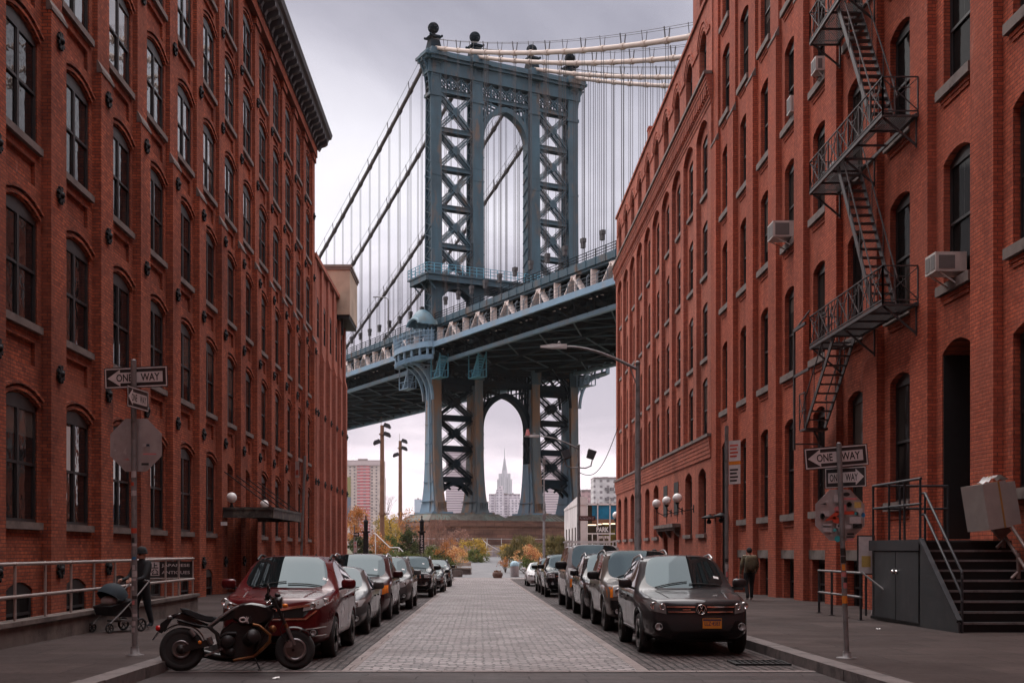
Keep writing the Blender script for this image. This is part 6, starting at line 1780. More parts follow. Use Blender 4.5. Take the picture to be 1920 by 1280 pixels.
# globe lamp on a bracket at the corner
t = thing('globe_lamp', 'white globe lamp on a dark bracket at the far corner of the belted house', 'lamp', (11.22, 99.0, 4.6))
m = MB(); m.lathe([(0.04, -1.6), (0.10, -1.5), (0.06, -1.2), (0.06, -0.55), (0.18, -0.45), (0.2, -0.3), (0.1, -0.22)], 12); m.bar((0, 0, -1.4), (0.3, -0.1, -1.4), 0.08); m.build('bracket', M['steeld'], t); m = MB(); m.ball((0, 0, 0), 0.29, 18); m.build('globe', M['globe'], t)
# drooping wire
a = at(1159, 800, 70); b = Vector((5.9, 71, 6.3)); m = MB()
m.tube([a.lerp(b, k/14)+Vector((0, 0, -1.15*math.sin(PI*k/14))) for k in range(15)], 0.022, 5); tag(m.build('overhead_wire', M['iron']), 'thin black wire drooping from the belted house to the floodlight lamp', 'wire')

# ---- brown park light poles and black gate posts
M['corten'] = pm('rusty_pole', (0.20, 0.105, 0.065), 0.85, var=0.25, scale=1.0, col2=(0.12, 0.065, 0.045))
for (px, pt, Y, lab) in ((716.5, 797, 125, 'tall rusty floodlight pole nearer the brick wing, with three lamps at its top'), (750.5, 826, 150, 'shorter rusty floodlight pole standing between the taller one and the bridge tower')):
    p = at(px, pt, Y); z0 = hill(Y); t = thing('floodlight_pole', lab, 'light pole', (p.x, Y, z0)); H = p.z-z0
    m = MB(); m.tube([(0, 0, 0), (0, 0, H)], [0.27, 0.20], 12); m.bar((-0.1, 0, H), (-0.1, 0, H+0.9), 0.04); m.bar((0, 0, H*0.37), (0.75, 0, H*0.37), 0.12); m.lathe([(0.34, H*0.36), (0.34, H*0.38)], 12); m.lathe([(0.33, H-1.0), (0.33, H-0.85)], 12); m.build('pole', M['corten'], t)
    for dx, dz in ((0.55, 0.0), (0.55, -0.9), (-0.55, -1.7)):
        m = MB(); m.M = Matrix.Translation((dx, -0.1, H+dz-0.05)) @ Matrix.Rotation(math.copysign(0.3, dx), 4, 'Y'); m.prism([(-0.4, -0.2), (0.38, -0.25), (0.42, -0.05), (0.2, 0.2), (-0.35, 0.22)], (0, -0.2, 0), (math.copysign(1, dx), 0, 0), (0, 0, 1), (0, 0.4, 0)); m.M = None; m.bar((0, 0, H+dz-0.15), (dx*0.6, -0.1, H+dz-0.1), 0.08); m.build('floodlight', M['steeld'], t)
for px, Y, lab, txt in ((686, 108, 'black finial gate post by the hedge, between the brick wing and the rusty pole', 0), (791, 108, 'black finial gate post lettered down its shaft, before the reddish twigs', 1)):
    x = (px-VX)/FPX*Y; t = thing('gate_post', lab, 'post', (x, Y, hill(Y)))
    m = MB(); w = 0.22; H0 = CZ+(HY-998)/FPX*Y-hill(Y)
    m.box(-w, w, -w, w, 0, H0); m.box(-w-0.12, w+0.12, -w-0.12, w+0.12, H0, H0+0.14)
    m.lathe([(0.17, H0+0.14), (0.19, H0+0.25), (0.19, H0+0.85), (0.20, H0+0.9), (0.24, H0+1.0), (0.12, H0+1.15), (0.05, H0+1.25), (0.05, H0+1.35), (0.08, H0+1.42), (0.02, H0+1.55)], 14)
    m.build('shaft', M['iron'], t)
    if txt:
        m = MB(); put_text(m, 'MAIN STREET', (-0.09, -0.225, H0-0.25), (0, 0, -1), (1, 0, 0), 2.5, 0.2); m.build('lettering', M['signwhite'], t)
t = thing('dark_post', 'plain dark post among the yellow shrubs', 'post', (at(732, 1000, 130).x, 130, hill(130))); m = MB(); m.tube([(0, 0, 0), (0, 0, 4.6)], 0.13, 10); m.ball((0, 0, 4.6), 0.14, 10); m.build('shaft', M['steeld'], t)

# ---- ramp wall and pipe railing on the left pavement
X0 = -7.7; t = thing('ramp', 'low concrete ramp wall along the left pavement under the pipe railing', 'ramp', (X0, 24.0, 0))
m = MB(); m.box(-0.14, 0.0, -10, 8.75, -0.2, 0.48); m.box(-1.6, -0.14, 8.6, 8.75, -0.2, 0.48); m.box(-1.6, -0.14, -10, 8.6, -0.2, 0.36); m.build('wall', M['concrete'], t)
m = MB(); m.box(-0.19, 0.05, -10, 8.8, 0.48, 0.56); m.build('coping', M['concrete'], t)
t = thing('pipe_railing', 'pale pipe railing with two rails on the ramp wall', 'railing', (X0-0.07, 24.0, 0.56))
m = MB()
for z in (0.95, 0.40): m.tube([(0, -6, z), (0, 8.55, z)], 0.032, 10)
m.build('rail', M['railp'], t)
for yy in (-5.4, -3.95, -2.55, -1.2, 0.15, 1.55, 2.75, 4.15, 5.65, 6.95, 8.45):
    m = MB(); m.tube([(0, yy, 0), (0, yy, 0.95)], 0.027, 8); m.ball((0, yy, 0.95), 0.042, 8); m.ball((0, yy, 0.40), 0.042, 8); m.build('post', M['railp'], t)
m = MB()
for z in (0.95, 0.40): m.tube([(0, 8.5, z), (-1.45, 8.5, z)], 0.03, 8)
m.build('end_rail', M['railp'], t)
for x in (-0.55, -1.42):
    m = MB(); m.tube([(x, 8.5, -0.2), (x, 8.5, 0.95)], 0.025, 8); m.build('post', M['railp'], t)
t = thing('shop_sign', 'black sign lettered JAPANESE ANTIQUES hung on the end of the pipe railing', 'sign', (X0-0.62, 32.42, 1.0))
m = MB(); m.box(-0.60, 0.54, 0, 0.03, 0.0, 0.44); m.build('board', M['signblack'], t)
m = MB(); put_text(m, 'JAPANESE', (-0.28, -0.003, 0.27), (1, 0, 0), (0, 0, 1), 0.76, 0.10); put_text(m, 'ANTIQUES', (-0.28, -0.003, 0.08), (1, 0, 0), (0, 0, 1), 0.76, 0.10); m.build('lettering', M['signwhite'], t)
m = MB(); m.quad((-0.58, -0.002, 0.05), (-0.34, -0.002, 0.05), (-0.34, -0.002, 0.42), (-0.58, -0.002, 0.42)); lg = m.build('logo', M['signwhite'], t)
m = MB()
for p, q in (((-0.48, 0.40), (-0.48, 0.26)), ((-0.48, 0.33), (-0.40, 0.33)), ((-0.55, 0.26), (-0.37, 0.26)), ((-0.48, 0.22), (-0.56, 0.14)), ((-0.45, 0.22), (-0.37, 0.14)), ((-0.50, 0.15), (-0.54, 0.08)), ((-0.54, 0.08), (-0.39, 0.09)), ((-0.42, 0.14), (-0.37, 0.07))):
    m.bar((p[0], -0.0035, p[1]), (q[0], -0.0035, q[1]), 0.026, 0.002, up=(0, 1, 0))
m.build('character', M['signblack'], lg)

# ---- fire escape on the right
def fire_escape():
    XO, XI = 10.29, 11.19
    root = thing('fire_escape', 'black iron fire escape zigzagging up the red warehouse, with drop stair below', 'fire escape', (XI, 34.0, 0))
    def V(x, y, z): return Vector((x-XI, y-34.0, z))
    ya, yb = 30.66, 37.4
    for pz in (8.03, 12.85, 17.5, 22.2):
        m = MB()
        for x in (XO, XI-0.04): m.bar(V(x, ya, pz), V(x, yb, pz), 0.05, 0.09)
        for k in range(7): y = ya+(yb-ya)*k/6; m.bar(V(XO, y, pz-0.03), V(XI, y, pz-0.03), 0.06, 0.05)
        hole = (31.9, 34.6) if pz > 9 else (35.2, 36.6)
        for k in range(15):
            x = XO+0.06+0.058*k
            if 0.25 < x-XO < 0.85:
                m.bar(V(x, ya, pz), V(x, hole[0], pz), 0.03, 0.02); m.bar(V(x, hole[1], pz), V(x, yb, pz), 0.03, 0.02)
            else: m.bar(V(x, ya, pz), V(x, yb, pz), 0.03, 0.02)
        for y in (ya+0.1, (ya+yb)/2, yb-0.1):
            m.bar(V(XO+0.05, y, pz-0.05), V(XI, y, pz-0.75), 0.05); m.bar(V(XI, y, pz-0.8), V(XI, y, pz), 0.05)
        pl = m.build('platform', M['fire'], root)
        m = MB(); H = 0.97
        for x0, y0, x1, y1, n in ((XO, ya, XO, yb, 7), (XO, ya, XI, ya, 1), (XO, yb, XI, yb, 1)):
            a, b = V(x0, y0, pz), V(x1, y1, pz); up = Vector((0, 0, 1))
            for h in (H, 0.10): m.bar(a+up*h, b+up*h, 0.04, 0.03)
            for k in range(n+1):
                c = a.lerp(b, k/n); m.bar(c, c+up*H, 0.04, 0.04)
                if k < n:
                    d = a.lerp(b, (k+1)/n); m.bar(c+up*0.12, d+up*(H-0.03), 0.022); m.bar(c+up*(H-0.03), d+up*0.12, 0.022)
                    for f in (0.33, 0.66): e = c.lerp(d, f); m.bar(e+up*0.1, e+up*H, 0.018)
                    m.bar(c.lerp(d, 0.2)+up*0.7, c.lerp(d, 0.8)+up*0.7, 0.018)
        m.build('railing', M['fire'], pl)
    def stair(y0, z0, y1, z1, x0, x1, n, name):
        m = MB()
        for x in (x0, x1):
            m.bar(V(x, y0, z0), V(x, y1, z1), 0.035, 0.17)
        for k in range(1, n):
            f = k/n; y = y0+(y1-y0)*f; z = z0+(z1-z0)*f; m.box(x0-XI, x1-XI, y-34-0.11, y-34+0.11, z-0.015, z+0.015)
        st = m.build(name, M['fire'], root)
        m = MB()
        for x in (x0-0.02, x1+0.02):
            m.bar(V(x, y0, z0+0.9), V(x, y1, z1+0.9), 0.03)
            for f in (0.05, 0.35, 0.65, 0.95): c = V(x, y0+(y1-y0)*f, z0+(z1-z0)*f); m.bar(c, c+Vector((0, 0, 0.9)), 0.022)
        m.build('handrail', M['fire'], st)
    for za, zb in ((22.2, 17.5), (17.5, 12.85), (12.85, 8.03)): stair(34.9, za, 31.75, zb, 10.42, 11.02, 17, 'stair')
    stair(35.2, 8.0, 38.3, 5.62, 10.38, 11.0, 10, 'drop_stair')
    m = MB(); m.box(10.33-XI, 11.05-XI, 4.1, 4.8, 5.55, 5.62); m.bar(V(10.33, 38.2, 5.6), V(10.33, 38.2, 6.75), 0.03)
    for z in (6.2, 6.75): m.bar(V(10.33, 38.1, z), V(10.33, 38.8, z), 0.03)
    m.bar(V(10.33, 38.8, 5.6), V(10.33, 38.8, 6.75), 0.03); m.bar(V(10.33, 38.1, 5.7), V(10.33, 38.8, 6.7), 0.02); m.bar(V(10.33, 38.8, 5.7), V(10.33, 38.1, 6.7), 0.02)
    m.bar(V(10.7, 38.45, 5.55), V(11.15, 38.45, 4.6), 0.05)
    m.build('landing', M['fire'], root)
    m = MB()      # counterweight frame
    m.bar(V(10.28, 37.9, 8.9), V(10.28, 39.3, 8.9), 0.06, 0.1); m.bar(V(10.28, 39.25, 8.9), V(10.28, 39.25, 5.0), 0.06, 0.07); m.bar(V(10.28, 37.5, 7.4), V(10.28, 39.3, 7.4), 0.05, 0.09); m.bar(V(10.28, 39.2, 8.9), V(10.28, 37.4, 9.2), 0.04); m.bar(V(10.28, 39.25, 5.2), V(11.15, 39.25, 5.2), 0.05)
    m.build('counterweight_frame', M['fire'], root)
fire_escape()

# ---- window air conditioners
M['acbody'] = pm('aircon_beige', (0.50, 0.46, 0.43), 0.55, var=0.1, scale=5)
M['acgrey'] = pm('aircon_grey', (0.30, 0.28, 0.27), 0.6, var=0.12, scale=5)
def aircon(label, y, z, mt, w=0.72, h=0.52, d=0.62):
    t = thing('air_conditioner', label, 'air conditioner', (11.40, y, z), 'window air conditioners')
    m = MB(); m.box(-d, 0.12, -w/2, w/2, 0.04, h); m.bar((-d+0.1, -w/2+0.06, 0.04), (0.0, -w/2+0.06, -0.3), 0.03); m.bar((-d+0.1, w/2-0.06, 0.04), (0.0, w/2-0.06, -0.3), 0.03); m.build('case', mt, t)
    m = MB(); g = 0.045
    m.box(-d-0.012, -d, -w/2+g, -0.03, 0.1, h-0.06); m.box(-d-0.012, -d, 0.03, w/2-g, 0.1, h-0.06)
    m.box(-d+0.08, -0.16, -w/2-0.01, -w/2, 0.1, h-0.08); m.build('grille', pm('aircon_grille', (0.13, 0.12, 0.115), 0.7, stretch=(1, 1, 30)) if 'aircon_grille' not in bpy.data.materials else bpy.data.materials['aircon_grille'], t)
bc = lambda k: 30.04+1.23+3.85*k+1.31
aircon('pale air conditioner jutting from the window just over the doorway by the grey box', bc(-1)-0.0, 8.30, M['acbody'], 0.66, 0.5)
aircon('large pale air conditioner on brackets, under a window left of the fire escape', bc(3)-0.1, 13.08, M['acbody'], 0.85, 0.62, 0.75)
aircon('grey air conditioner resting in a window on the middle fire escape platform', bc(1)+0.5, 13.1, M['acgrey'], 0.7, 0.5)
aircon('small pale air conditioner high up just below the top fire escape platform', bc(2)-0.6, 17.45, M['acbody'], 0.55, 0.5, 0.38)
aircon('small pale air conditioner in the high window next to the fire escape bay', bc(3)-0.75, 17.45, M['acbody'], 0.5, 0.62, 0.25)

# ---- entrance stair with cabinet, wheelchair lift
def stoop():
    root = thing('entrance_stair', 'dark grey steel entrance stair with a double-door cabinet under its landing', 'stair', (9.35, 25.5, gz(25)+SW))
    zt = 1.95-(gz(25)+SW); n = 9; W = 1.95
    m = MB(); m.box(0.02, W, 0.0, 3.3, zt-0.14, zt); m.box(0.06, W, 3.2, 3.3, 0, zt-0.14); m.box(W-0.05, W, 0, 3.2, 0, zt-0.14); m.build('landing', M['stairp'], root)
    m = MB(); m.box(-0.02, 0.02, 0.03, 3.3, zt-0.22, zt+0.02); m.build('landing_edge', M['steeld'], root)
    for a, b in ((0.10, 1.48), (1.52, 2.95)):
        m = MB(); m.box(0.0, 0.05, a, b, 0.07, zt-0.24); d = m.build('cabinet_door', M['stairp'], root)
        m = MB(); yy = b-0.12 if a > 1 else b-0.15; m.ball((-0.02, 1.62 if a > 1 else 1.38, zt*0.62), 0.05, 10); m.build('knob', M['chrome'], d)
    m = MB(); m.box(0.02, 0.06, 0.0, 3.3, 0, 0.07); m.box(0.012, 0.05, 1.48, 1.52, 0.07, zt-0.24); m.build('plinth', M['black'], root)
    run = 2.0
    for k in range(n):
        z = zt*(n-1-k)/n+0.0; y = -run*k/n
        zz = zt-zt*(k+1)/n+zt/n*0
        top = zt*(n-1-k)/n
        m = MB(); m.box(0.03, W, y-run/n-0.03, y, top-0.035, top); m.k = 1; m.box(0.05, W-0.02, y-0.02, y-0.005, top, top+zt/n-0.036); m.k = 2; m.box(0.03, W, y-run/n-0.036, y-run/n-0.0305, top-0.04, top+0.002); m.build('step', [M['stairp'], M['black'], M['steelg']], root)
    m = MB()
    m.prism([(0.0, 0.0), (-run-0.05, 0.0), (-run-0.05, 0.22), (0.0, zt-0.02)], (0.0, 0, 0), (0, 1, 0), (0, 0, 1), (0.03, 0, 0)); m.build('cheek', M['stairp'], root)
    m = MB(); m.bar((0.015, 0.0, zt+0.02), (0.015, -run-0.05, 0.24), 0.10, 0.07); m.build('stringer', M['steeld'], root)
    # rails
    m = MB(); r = 0.028
    for h in (1.32, 0.78):
        m.tube([(0.06, 0.1, zt+h), (0.06, 3.22, zt+h), (W-0.1, 3.22, zt+h)], r, 8)
    for h in (1.0, 0.55):
        m.tube([(0.09, 0.15, zt+h), (0.09, -0.05, zt+h), (0.09, -run+0.02, 0.22+h), (0.09, -run-0.02, 0.2+h-0.12)], r, 8)
    for y in (0.15, 1.1, 2.1, 3.22): m.tube([(0.06, y, zt), (0.06, y, zt+1.32)], r, 8)
    for x in (0.7, W-0.1): m.tube([(x, 3.22, zt), (x, 3.22, zt+1.32)], r, 8)
    m.tube([(0.09, -0.05, zt-0.1), (0.09, -0.05, zt+1.0)], r, 8); m.tube([(0.09, -run, 0), (0.09, -run, 1.2)], r, 8)
    m.build('handrail', M['steeld'], root)
stoop()
t = thing('stair_lift', 'grey boxed stair lift tied with a yellow strap, hanging above the dark entrance steps', 'stair lift', (10.72, 25.2, 0.15))
m = MB(); m.M = Matrix.Translation((0, 0, 2.52)) @ Matrix.Rotation(math.radians(-9), 4, 'Y') @ Matrix.Rotation(math.radians(14), 4, 'Z')
m.box(-0.38, 0.18, -0.36, 0.36, -0.48, 0.48); m.box(0.185, 0.42, -0.33, 0.33, -0.46, 0.44); m.build('case', pm('lift_grey', (0.33, 0.29, 0.27), 0.6, var=0.12, scale=3), t)
s_ = MB(m.M); s_.box(-0.02, 0.02, -0.368, 0.368, -0.486, 0.486); s_.bar((0, 0, 0.48), (0.12, 0.05, 0.62), 0.04, 0.01); s_.build('strap', pm('strap_yellow', (0.34, 0.17, 0.04), 0.7), t)
s_ = MB(m.M); s_.sheet([[(-0.1+0.5*i/8, -0.2+0.4*j/4, 0.50+0.11*math.sin(PI*i/8)+0.02*math.sin(i*1.7+j*2.3)) for j in range(5)] for i in range(9)]); s_.build('plastic_cover', pm('clear_plastic', (0.34, 0.31, 0.30), 0.3, var=0.2, scale=9), t)
m = MB()
for h in (0.0, 0.42): m.tube([(0.32, 0.5, 2.62+h-0.42), (0.32, -1.95, 0.50+h)], 0.035, 8)
m.bar((0.32, 0.0, 1.9), (0.1, 0.0, 2.15), 0.08, 0.3)
for y in (0.1, -0.6, -1.25, -1.85):
    zr = 2.2-0.87*(0.5-y)+0.3; zg = max(0.0, 1.8*(1-(0.3-y)/2.0))
    m.tube([(0.32, y, zr), (0.32, y, zg+0.02)], 0.045, 8); m.tube([(0.32, y, zg+0.16), (0.15, y-0.05, zg+0.02)], 0.035, 8)
m.build('rail', pm('lift_rail', (0.19, 0.135, 0.12), 0.55, 0.2, var=0.2), t)

# ---- low black barrier, boards by the wall
t = thing('barrier_rail', 'low black pipe barrier on the pavement before the cabinet stair', 'railing', (9.0, 28.3, gz(29)+SW))
m = MB()
for z in (1.12, 0.55): m.tube([(0, 0, z), (0, 3.6, z)], 0.03, 8)
m.build('rail', M['steelg'], t)
for yy in (0.06, 1.2, 2.4, 3.55):
    m = MB(); m.tube([(0, yy, 0), (0, yy, 1.12)], 0.032, 8); m.lathe([(0.08, 0), (0.08, 0.015)], 10, (0, yy, 0)); m.build('post', M['steeld'], t)
m = MB(); m.bar((0, 0.06, 1.15), (0.35, -0.5, 0.75), 0.05, 0.03); m.build('stay', M['steelg'], t)
t = thing('poster_board', 'tall narrow white poster board leaning behind the black barrier', 'board', (9.9, 29.9, gz(30)+SW)); m = MB(); m.M = Matrix.Rotation(math.radians(9), 4, 'Y') @ Matrix.Rotation(math.radians(8), 4, 'X'); m.box(-0.16, 0.24, 0, 0.025, 0.0, 1.42); m.build('board', M['signwhite'], t)
q = MB(m.M)
for z, s in ((0.95, 0.10), (0.72, 0.13), (0.47, 0.10)): q.tube([(0.04+s*math.cos(a), -0.004, z+s*1.2*math.sin(a)) for a in [2*PI*k/14 for k in range(14)]], 0.02, 4, closed=True)
q.box(-0.08, 0.16, -0.004, -0.001, 0.2, 0.28); q.build('ornament', STK['black'], t)
t = thing('framed_poster', 'framed white poster standing at the far end of the stair cabinet', 'poster', (9.42, 29.0, 1.15)); m = MB(); m.box(-0.30, 0.12, 0, 0.03, 0, 0.95); m.build('frame', M['iron'], t); m = MB(); m.box(-0.27, 0.09, -0.004, -0.001, 0.03, 0.92); m.build('sheet', M['signwhite'], t); m = MB(); m.box(-0.2, 0.02, -0.007, -0.005, 0.18, 0.45); m.build('picture', STK['yellow'], t)
m = MB(); m.tube([(9.36, 29.1, 0.15), (9.36, 29.1, 1.2)], 0.03, 8); m.build('stand', M['steeld'], None).parent = t; bpy.data.objects['stand'].location = -t.location
# ------------------------------------------------------------------ glass-fronted shop, park, planting, skyline
def shop():
    X0, Y0 = 9.35, 115.0
    z0 = hill(115)
    t = thing('shopfront_building', 'white single storey building with glass front, blue panel and the word PARK', 'building', (X0, Y0, z0))
    wh = pm('white_render', (0.62, 0.57, 0.56), 0.8, var=0.1, scale=0.6, col2=(0.48, 0.43, 0.42))
    m = MB()
    m.box(0, 0.4, 0.0, 18, 0, 6.3); m.box(0.4, 0.85, 0.0, 0.5, 0, 7.0); m.box(0.4, 14, 17.5, 18, 0, 6.2); m.box(0.4, 14, 0.6, 17.5, 6.2, 6.5)
    m.hexa([(-0.05, -0.05, 6.3), (0.9, -0.05, 6.3), (0.9, 18, 6.3), (-0.05, 18, 6.3)], [(-0.05, -0.05, 7.1), (0.9, -0.05, 7.1), (0.9, 18, 6.5), (-0.05, 18, 6.5)])
    m.build('wall', wh, t)
    for k in range(4):
        m = MB(); m.box(-0.03, 0.02, 2.0+4*k, 3.0+4*k, 0.6, 4.2); m.build('window', M['wglassd'], t)
    m = MB(); m.box(0.85, 14, 0.15, 0.2, 0.0, 6.3); m.build('glazing', glass('shop_glass', (0.035, 0.04, 0.03), 0.05, 1.45, 0.0, (0.14, 0.13, 0.03)), t)
    m = MB(); m.box(1.4, 6.0, 0.08, 0.14, 4.95, 6.25); m.build('blue_panel', pm('panel_blue', (0.01, 0.19, 0.34), 0.35, var=0.35, scale=0.9, col2=(0.01, 0.11, 0.18)), t)
    m = MB(); m.box(1.4, 6.0, 0.08, 0.14, 4.55, 4.95); m.build('wood_band', pm('wood_band', (0.24, 0.12, 0.07), 0.6, var=0.3, scale=2, stretch=(1, 1, 5)), t)
    m = MB()
    for x in (0.87, 1.88, 3.06, 4.3): m.box(x, x+0.10, -0.02, 0.1, 0, 6.9)
    m.box(0.9, 9, -0.02, 0.08, 6.3, 6.45); m.box(0.95, 3.9, -0.3, -0.2, 3.5, 3.62); m.box(3.8, 3.9, -0.3, -0.2, 0.0, 3.5); m.box(1.35, 1.43, -0.3, -0.2, 0.0, 3.5)
    m.build('frame', M['white'], t)
    m = MB()
    for x in (2.0, 2.48, 2.96): m.box(x, x+0.09, -0.06, 0.02, 0, 3.1)
    m.box(2.0, 3.05, -0.06, 0.02, 3.1, 3.35); m.build('door', M['white'], t)
    m = MB(); m.box(0.9, 4.2, -1.3, -1.2, 1.75, 1.95); m.box(0.9, 4.2, -1.3, -1.2, 1.2, 1.3); m.build('rail', M['white'], t)
    m = MB(); m.box(1.72, 3.06, -0.06, 0.0, 3.66, 4.25); m.build('sign_board', M['signblack'], t)
    m = MB(); put_text(m, 'PARK', (1.80, -0.08, 3.72), (1, 0, 0), (0, 0, 1), 1.18, 0.47, 0.03); m.build('lettering', M['white'], t)
    for x0, x1, z in ((1.0, 1.8, 4.35), (2.0, 2.3, 4.42), (2.4, 3.0, 4.46), (3.2, 3.9, 4.46)):
        m = MB(); m.box(x0, x1, 0.06, 0.13, z, z+0.1); m.build('strip_lamp', emit('strip_light', (1.0, 0.78, 0.55), 1.6) if 'strip_light' not in bpy.data.materials else bpy.data.materials['strip_light'], t)
shop()

def leafmats(name, cols):
    out = []
    for i, c in enumerate(cols):
        m, nt, b, N, L = newmat('%s_%d' % (name, i))
        n = noise(N, L, objco(N), 3.0, 3)
        L.new(ramp(N, L, n, [(0.3, tuple(0.7*k for k in c)), (0.7, tuple(min(1, 1.3*k) for k in c))]), b.inputs['Base Color'])
        b.inputs['Roughness'].default_value = 0.6; b.inputs['Specular IOR Level'].default_value = 0.25
        tr = N.new('ShaderNodeBsdfTranslucent'); tr.inputs['Color'].default_value = (*[min(1, 1.4*k) for k in c], 1)
        mx = N.new('ShaderNodeMixShader'); mx.inputs[0].default_value = 0.3
        L.new(b.outputs[0], mx.inputs[1]); L.new(tr.outputs[0], mx.inputs[2]); L.new(mx.outputs[0], N['Material Output'].inputs['Surface'])
        out.append(m)
    return out
LM = {
 'olive': leafmats('leaf_olive', [(0.15, 0.125, 0.05), (0.21, 0.165, 0.07), (0.09, 0.08, 0.035)]),
 'dark': leafmats('leaf_dark', [(0.045, 0.055, 0.022), (0.07, 0.08, 0.03), (0.028, 0.036, 0.016)]),
 'green': leafmats('leaf_green', [(0.10, 0.12, 0.035), (0.14, 0.15, 0.05), (0.055, 0.075, 0.022)]),
 'yellow': leafmats('leaf_yellow', [(0.34, 0.22, 0.04), (0.45, 0.30, 0.07), (0.16, 0.13, 0.035)]),
 'orange': leafmats('leaf_orange', [(0.55, 0.30, 0.12), (0.62, 0.40, 0.20), (0.34, 0.13, 0.06)]),
 'rust': leafmats('leaf_rust', [(0.36, 0.14, 0.045), (0.44, 0.20, 0.06), (0.22, 0.09, 0.04)]),
 'twig': leafmats('leaf_twig', [(0.24, 0.12, 0.09), (0.30, 0.17, 0.13), (0.16, 0.09, 0.075)]),
}
M['bark'] = pm('bark', (0.13, 0.095, 0.075), 0.9, var=0.3, scale=3, bmp=0.4)
M['barkp'] = pm('bark_pale', (0.33, 0.26, 0.22), 0.9, var=0.25, scale=3)

def plant(name, label, cat, px, py_base, Y, wpx, hpx, kind, n=900, ls=0.16, group=None, depth=None, seed=0, stems=3, upright=False, trunk=0.0, bark='bark'):
    """a bush or tree whose foliage spans wpx x hpx photo pixels above py_base"""
    rr = random.Random(seed*7+int(px)); p = at(px, py_base, Y); z0 = hill(Y)
    k = Y/FPX; rx = wpx*k/2; H = hpx*k; zb = p.z; ry = (depth or min(rx, H*0.8)+0.3)
    t = thing(name, label, cat, (p.x, Y, z0), group)
    zb -= z0
    m = MB(); clumps = []
    ncl = max(7, int(n/42))
    for i in range(ncl):
        a = rr.uniform(0, 2*PI); u = rr.random()**0.45; hh = rr.random()
        prof = math.sin(PI*min(1, 0.18+0.82*hh))**0.6 if not upright else (1-0.5*hh)
        clumps.append((Vector((rx*u*prof*math.cos(a), ry*u*prof*math.sin(a), zb+H*(0.04+0.88*hh)*(rr.uniform(0.82, 1.08)))), rr.randrange(3), rr.uniform(0.6, 1.25)))
    cr = max(0.28, (rx*ry*H/ncl)**(1/3)*0.75)
    for i in range(n):
        c, mi, s_ = rr.choice(clumps)
        m.k = mi if rr.random() < 0.75 else rr.randrange(3)
        d = Vector((rr.gauss(0, 1), rr.gauss(0, 1), rr.gauss(0, 0.8)))*cr*0.55*s_
        o = c+d
        if o.z < 0.02: o.z = 0.02+rr.random()*0.2
        a = Vector((rr.gauss(0, 1), rr.gauss(0, 1), rr.gauss(0, 0.6))).normalized(); b = a.orthogonal().normalized(); b = Matrix.Rotation(rr.uniform(0, 6.28), 3, a) @ b
        l = ls*rr.uniform(0.6, 1.3); w = l*rr.uniform(0.35, 0.6)
        if upright: b = Vector((rr.gauss(0, 0.35), rr.gauss(0, 0.35), 1)).normalized(); l *= 2.2; w *= 0.5
        e = b.cross(a).normalized()
        m.add([o-b*l*0.5, o+e*w*0.5, o+b*l*0.5, o-e*w*0.5], [(0, 1, 2, 3)])
    fo = m.build('foliage', LM[kind], t)
    m = MB()
    if trunk > 0:
        m.tube([(0, 0, -0.1), (rr.uniform(-.1, .1), 0, zb+H*0.3), (rr.uniform(-.3, .3), 0, zb+H*0.75)], [trunk, trunk*0.75, trunk*0.25], 8)
    for c, mi, s_ in clumps[::max(1, len(clumps)//(stems*3))]:
        b0 = Vector((rr.uniform(-0.2, 0.2)*rx*0.5, 0, 0 if trunk == 0 else zb+H*rr.uniform(0.05, 0.4)))
        mid = b0.lerp(c, 0.5)+Vector((rr.uniform(-.1, .1), 0, 0.1)); q = max(0.02, trunk*0.35 if trunk else 0.03)
        m.tube([b0, mid, c], [q, q*0.7, q*0.25], 5)
    m.build('trunk' if trunk > 0 else 'stem', M[bark], t)
    return t
GS = 'shrubs in the park planting'
plant('shrub', 'rounded yellow green shrub at the left edge of the path mouth, crowned with yellow', 'shrub', 884, 1050, 135, 70, 44, 'yellow', 3000, 0.2, GS, seed=1)
plant('shrub', 'green skirt of foliage below the yellow shrub beside the path', 'shrub', 890, 1052, 132, 58, 22, 'green', 1400, 0.2, GS, seed=2)
plant('shrub', 'pale orange flowering shrub above the curved bench', 'shrub', 856, 1063, 113, 44, 42, 'orange', 2000, 0.13, GS, seed=3)
plant('shrub', 'pale orange blossoming shrub over the white sedan, before the olive hedge', 'shrub', 992, 1054, 112, 62, 34, 'orange', 2400, 0.14, GS, seed=4)
plant('shrub', 'green leafy underside of the blossoming shrub beside the white sedan', 'shrub', 985, 1066, 110, 62, 24, 'green', 1600, 0.16, GS, seed=5)
plant('shrub', 'small bronze plant by the litter bin', 'shrub', 948, 1062, 112, 24, 16, 'rust', 500, 0.12, GS, seed=25)
plant('ornamental_grass', 'broad olive brown mass of tall grass under the bridge pier, nearest the path', 'grass', 985, 1048, 126, 92, 42, 'olive', 4600, 0.26, 'tall grasses before the bridge pier', seed=6, upright=True)
plant('ornamental_grass', 'tall olive grass clump against the white shop wall', 'grass', 1042, 1048, 124, 62, 44, 'olive', 3400, 0.26, 'tall grasses before the bridge pier', seed=7, upright=True)
plant('shrub', 'wide dark evergreen bush beside the brick wing corner', 'shrub', 672, 1052, 118, 50, 46, 'dark', 2600, 0.22, GS, seed=8)
plant('shrub', 'dark evergreen bush between the rusty pole and the lettered gate post', 'shrub', 768, 1046, 122, 42, 58, 'dark', 2800, 0.22, GS, seed=9)
plant('shrub', 'mid green bush behind the white handrail', 'shrub', 730, 1050, 124, 60, 50, 'green', 2600, 0.2, GS, seed=10)
plant('hedge', 'low clipped green hedge along the park edge above the parked cars', 'hedge', 760, 1062, 107, 230, 26, 'green', 5200, 0.16, None, depth=1.0, seed=11)
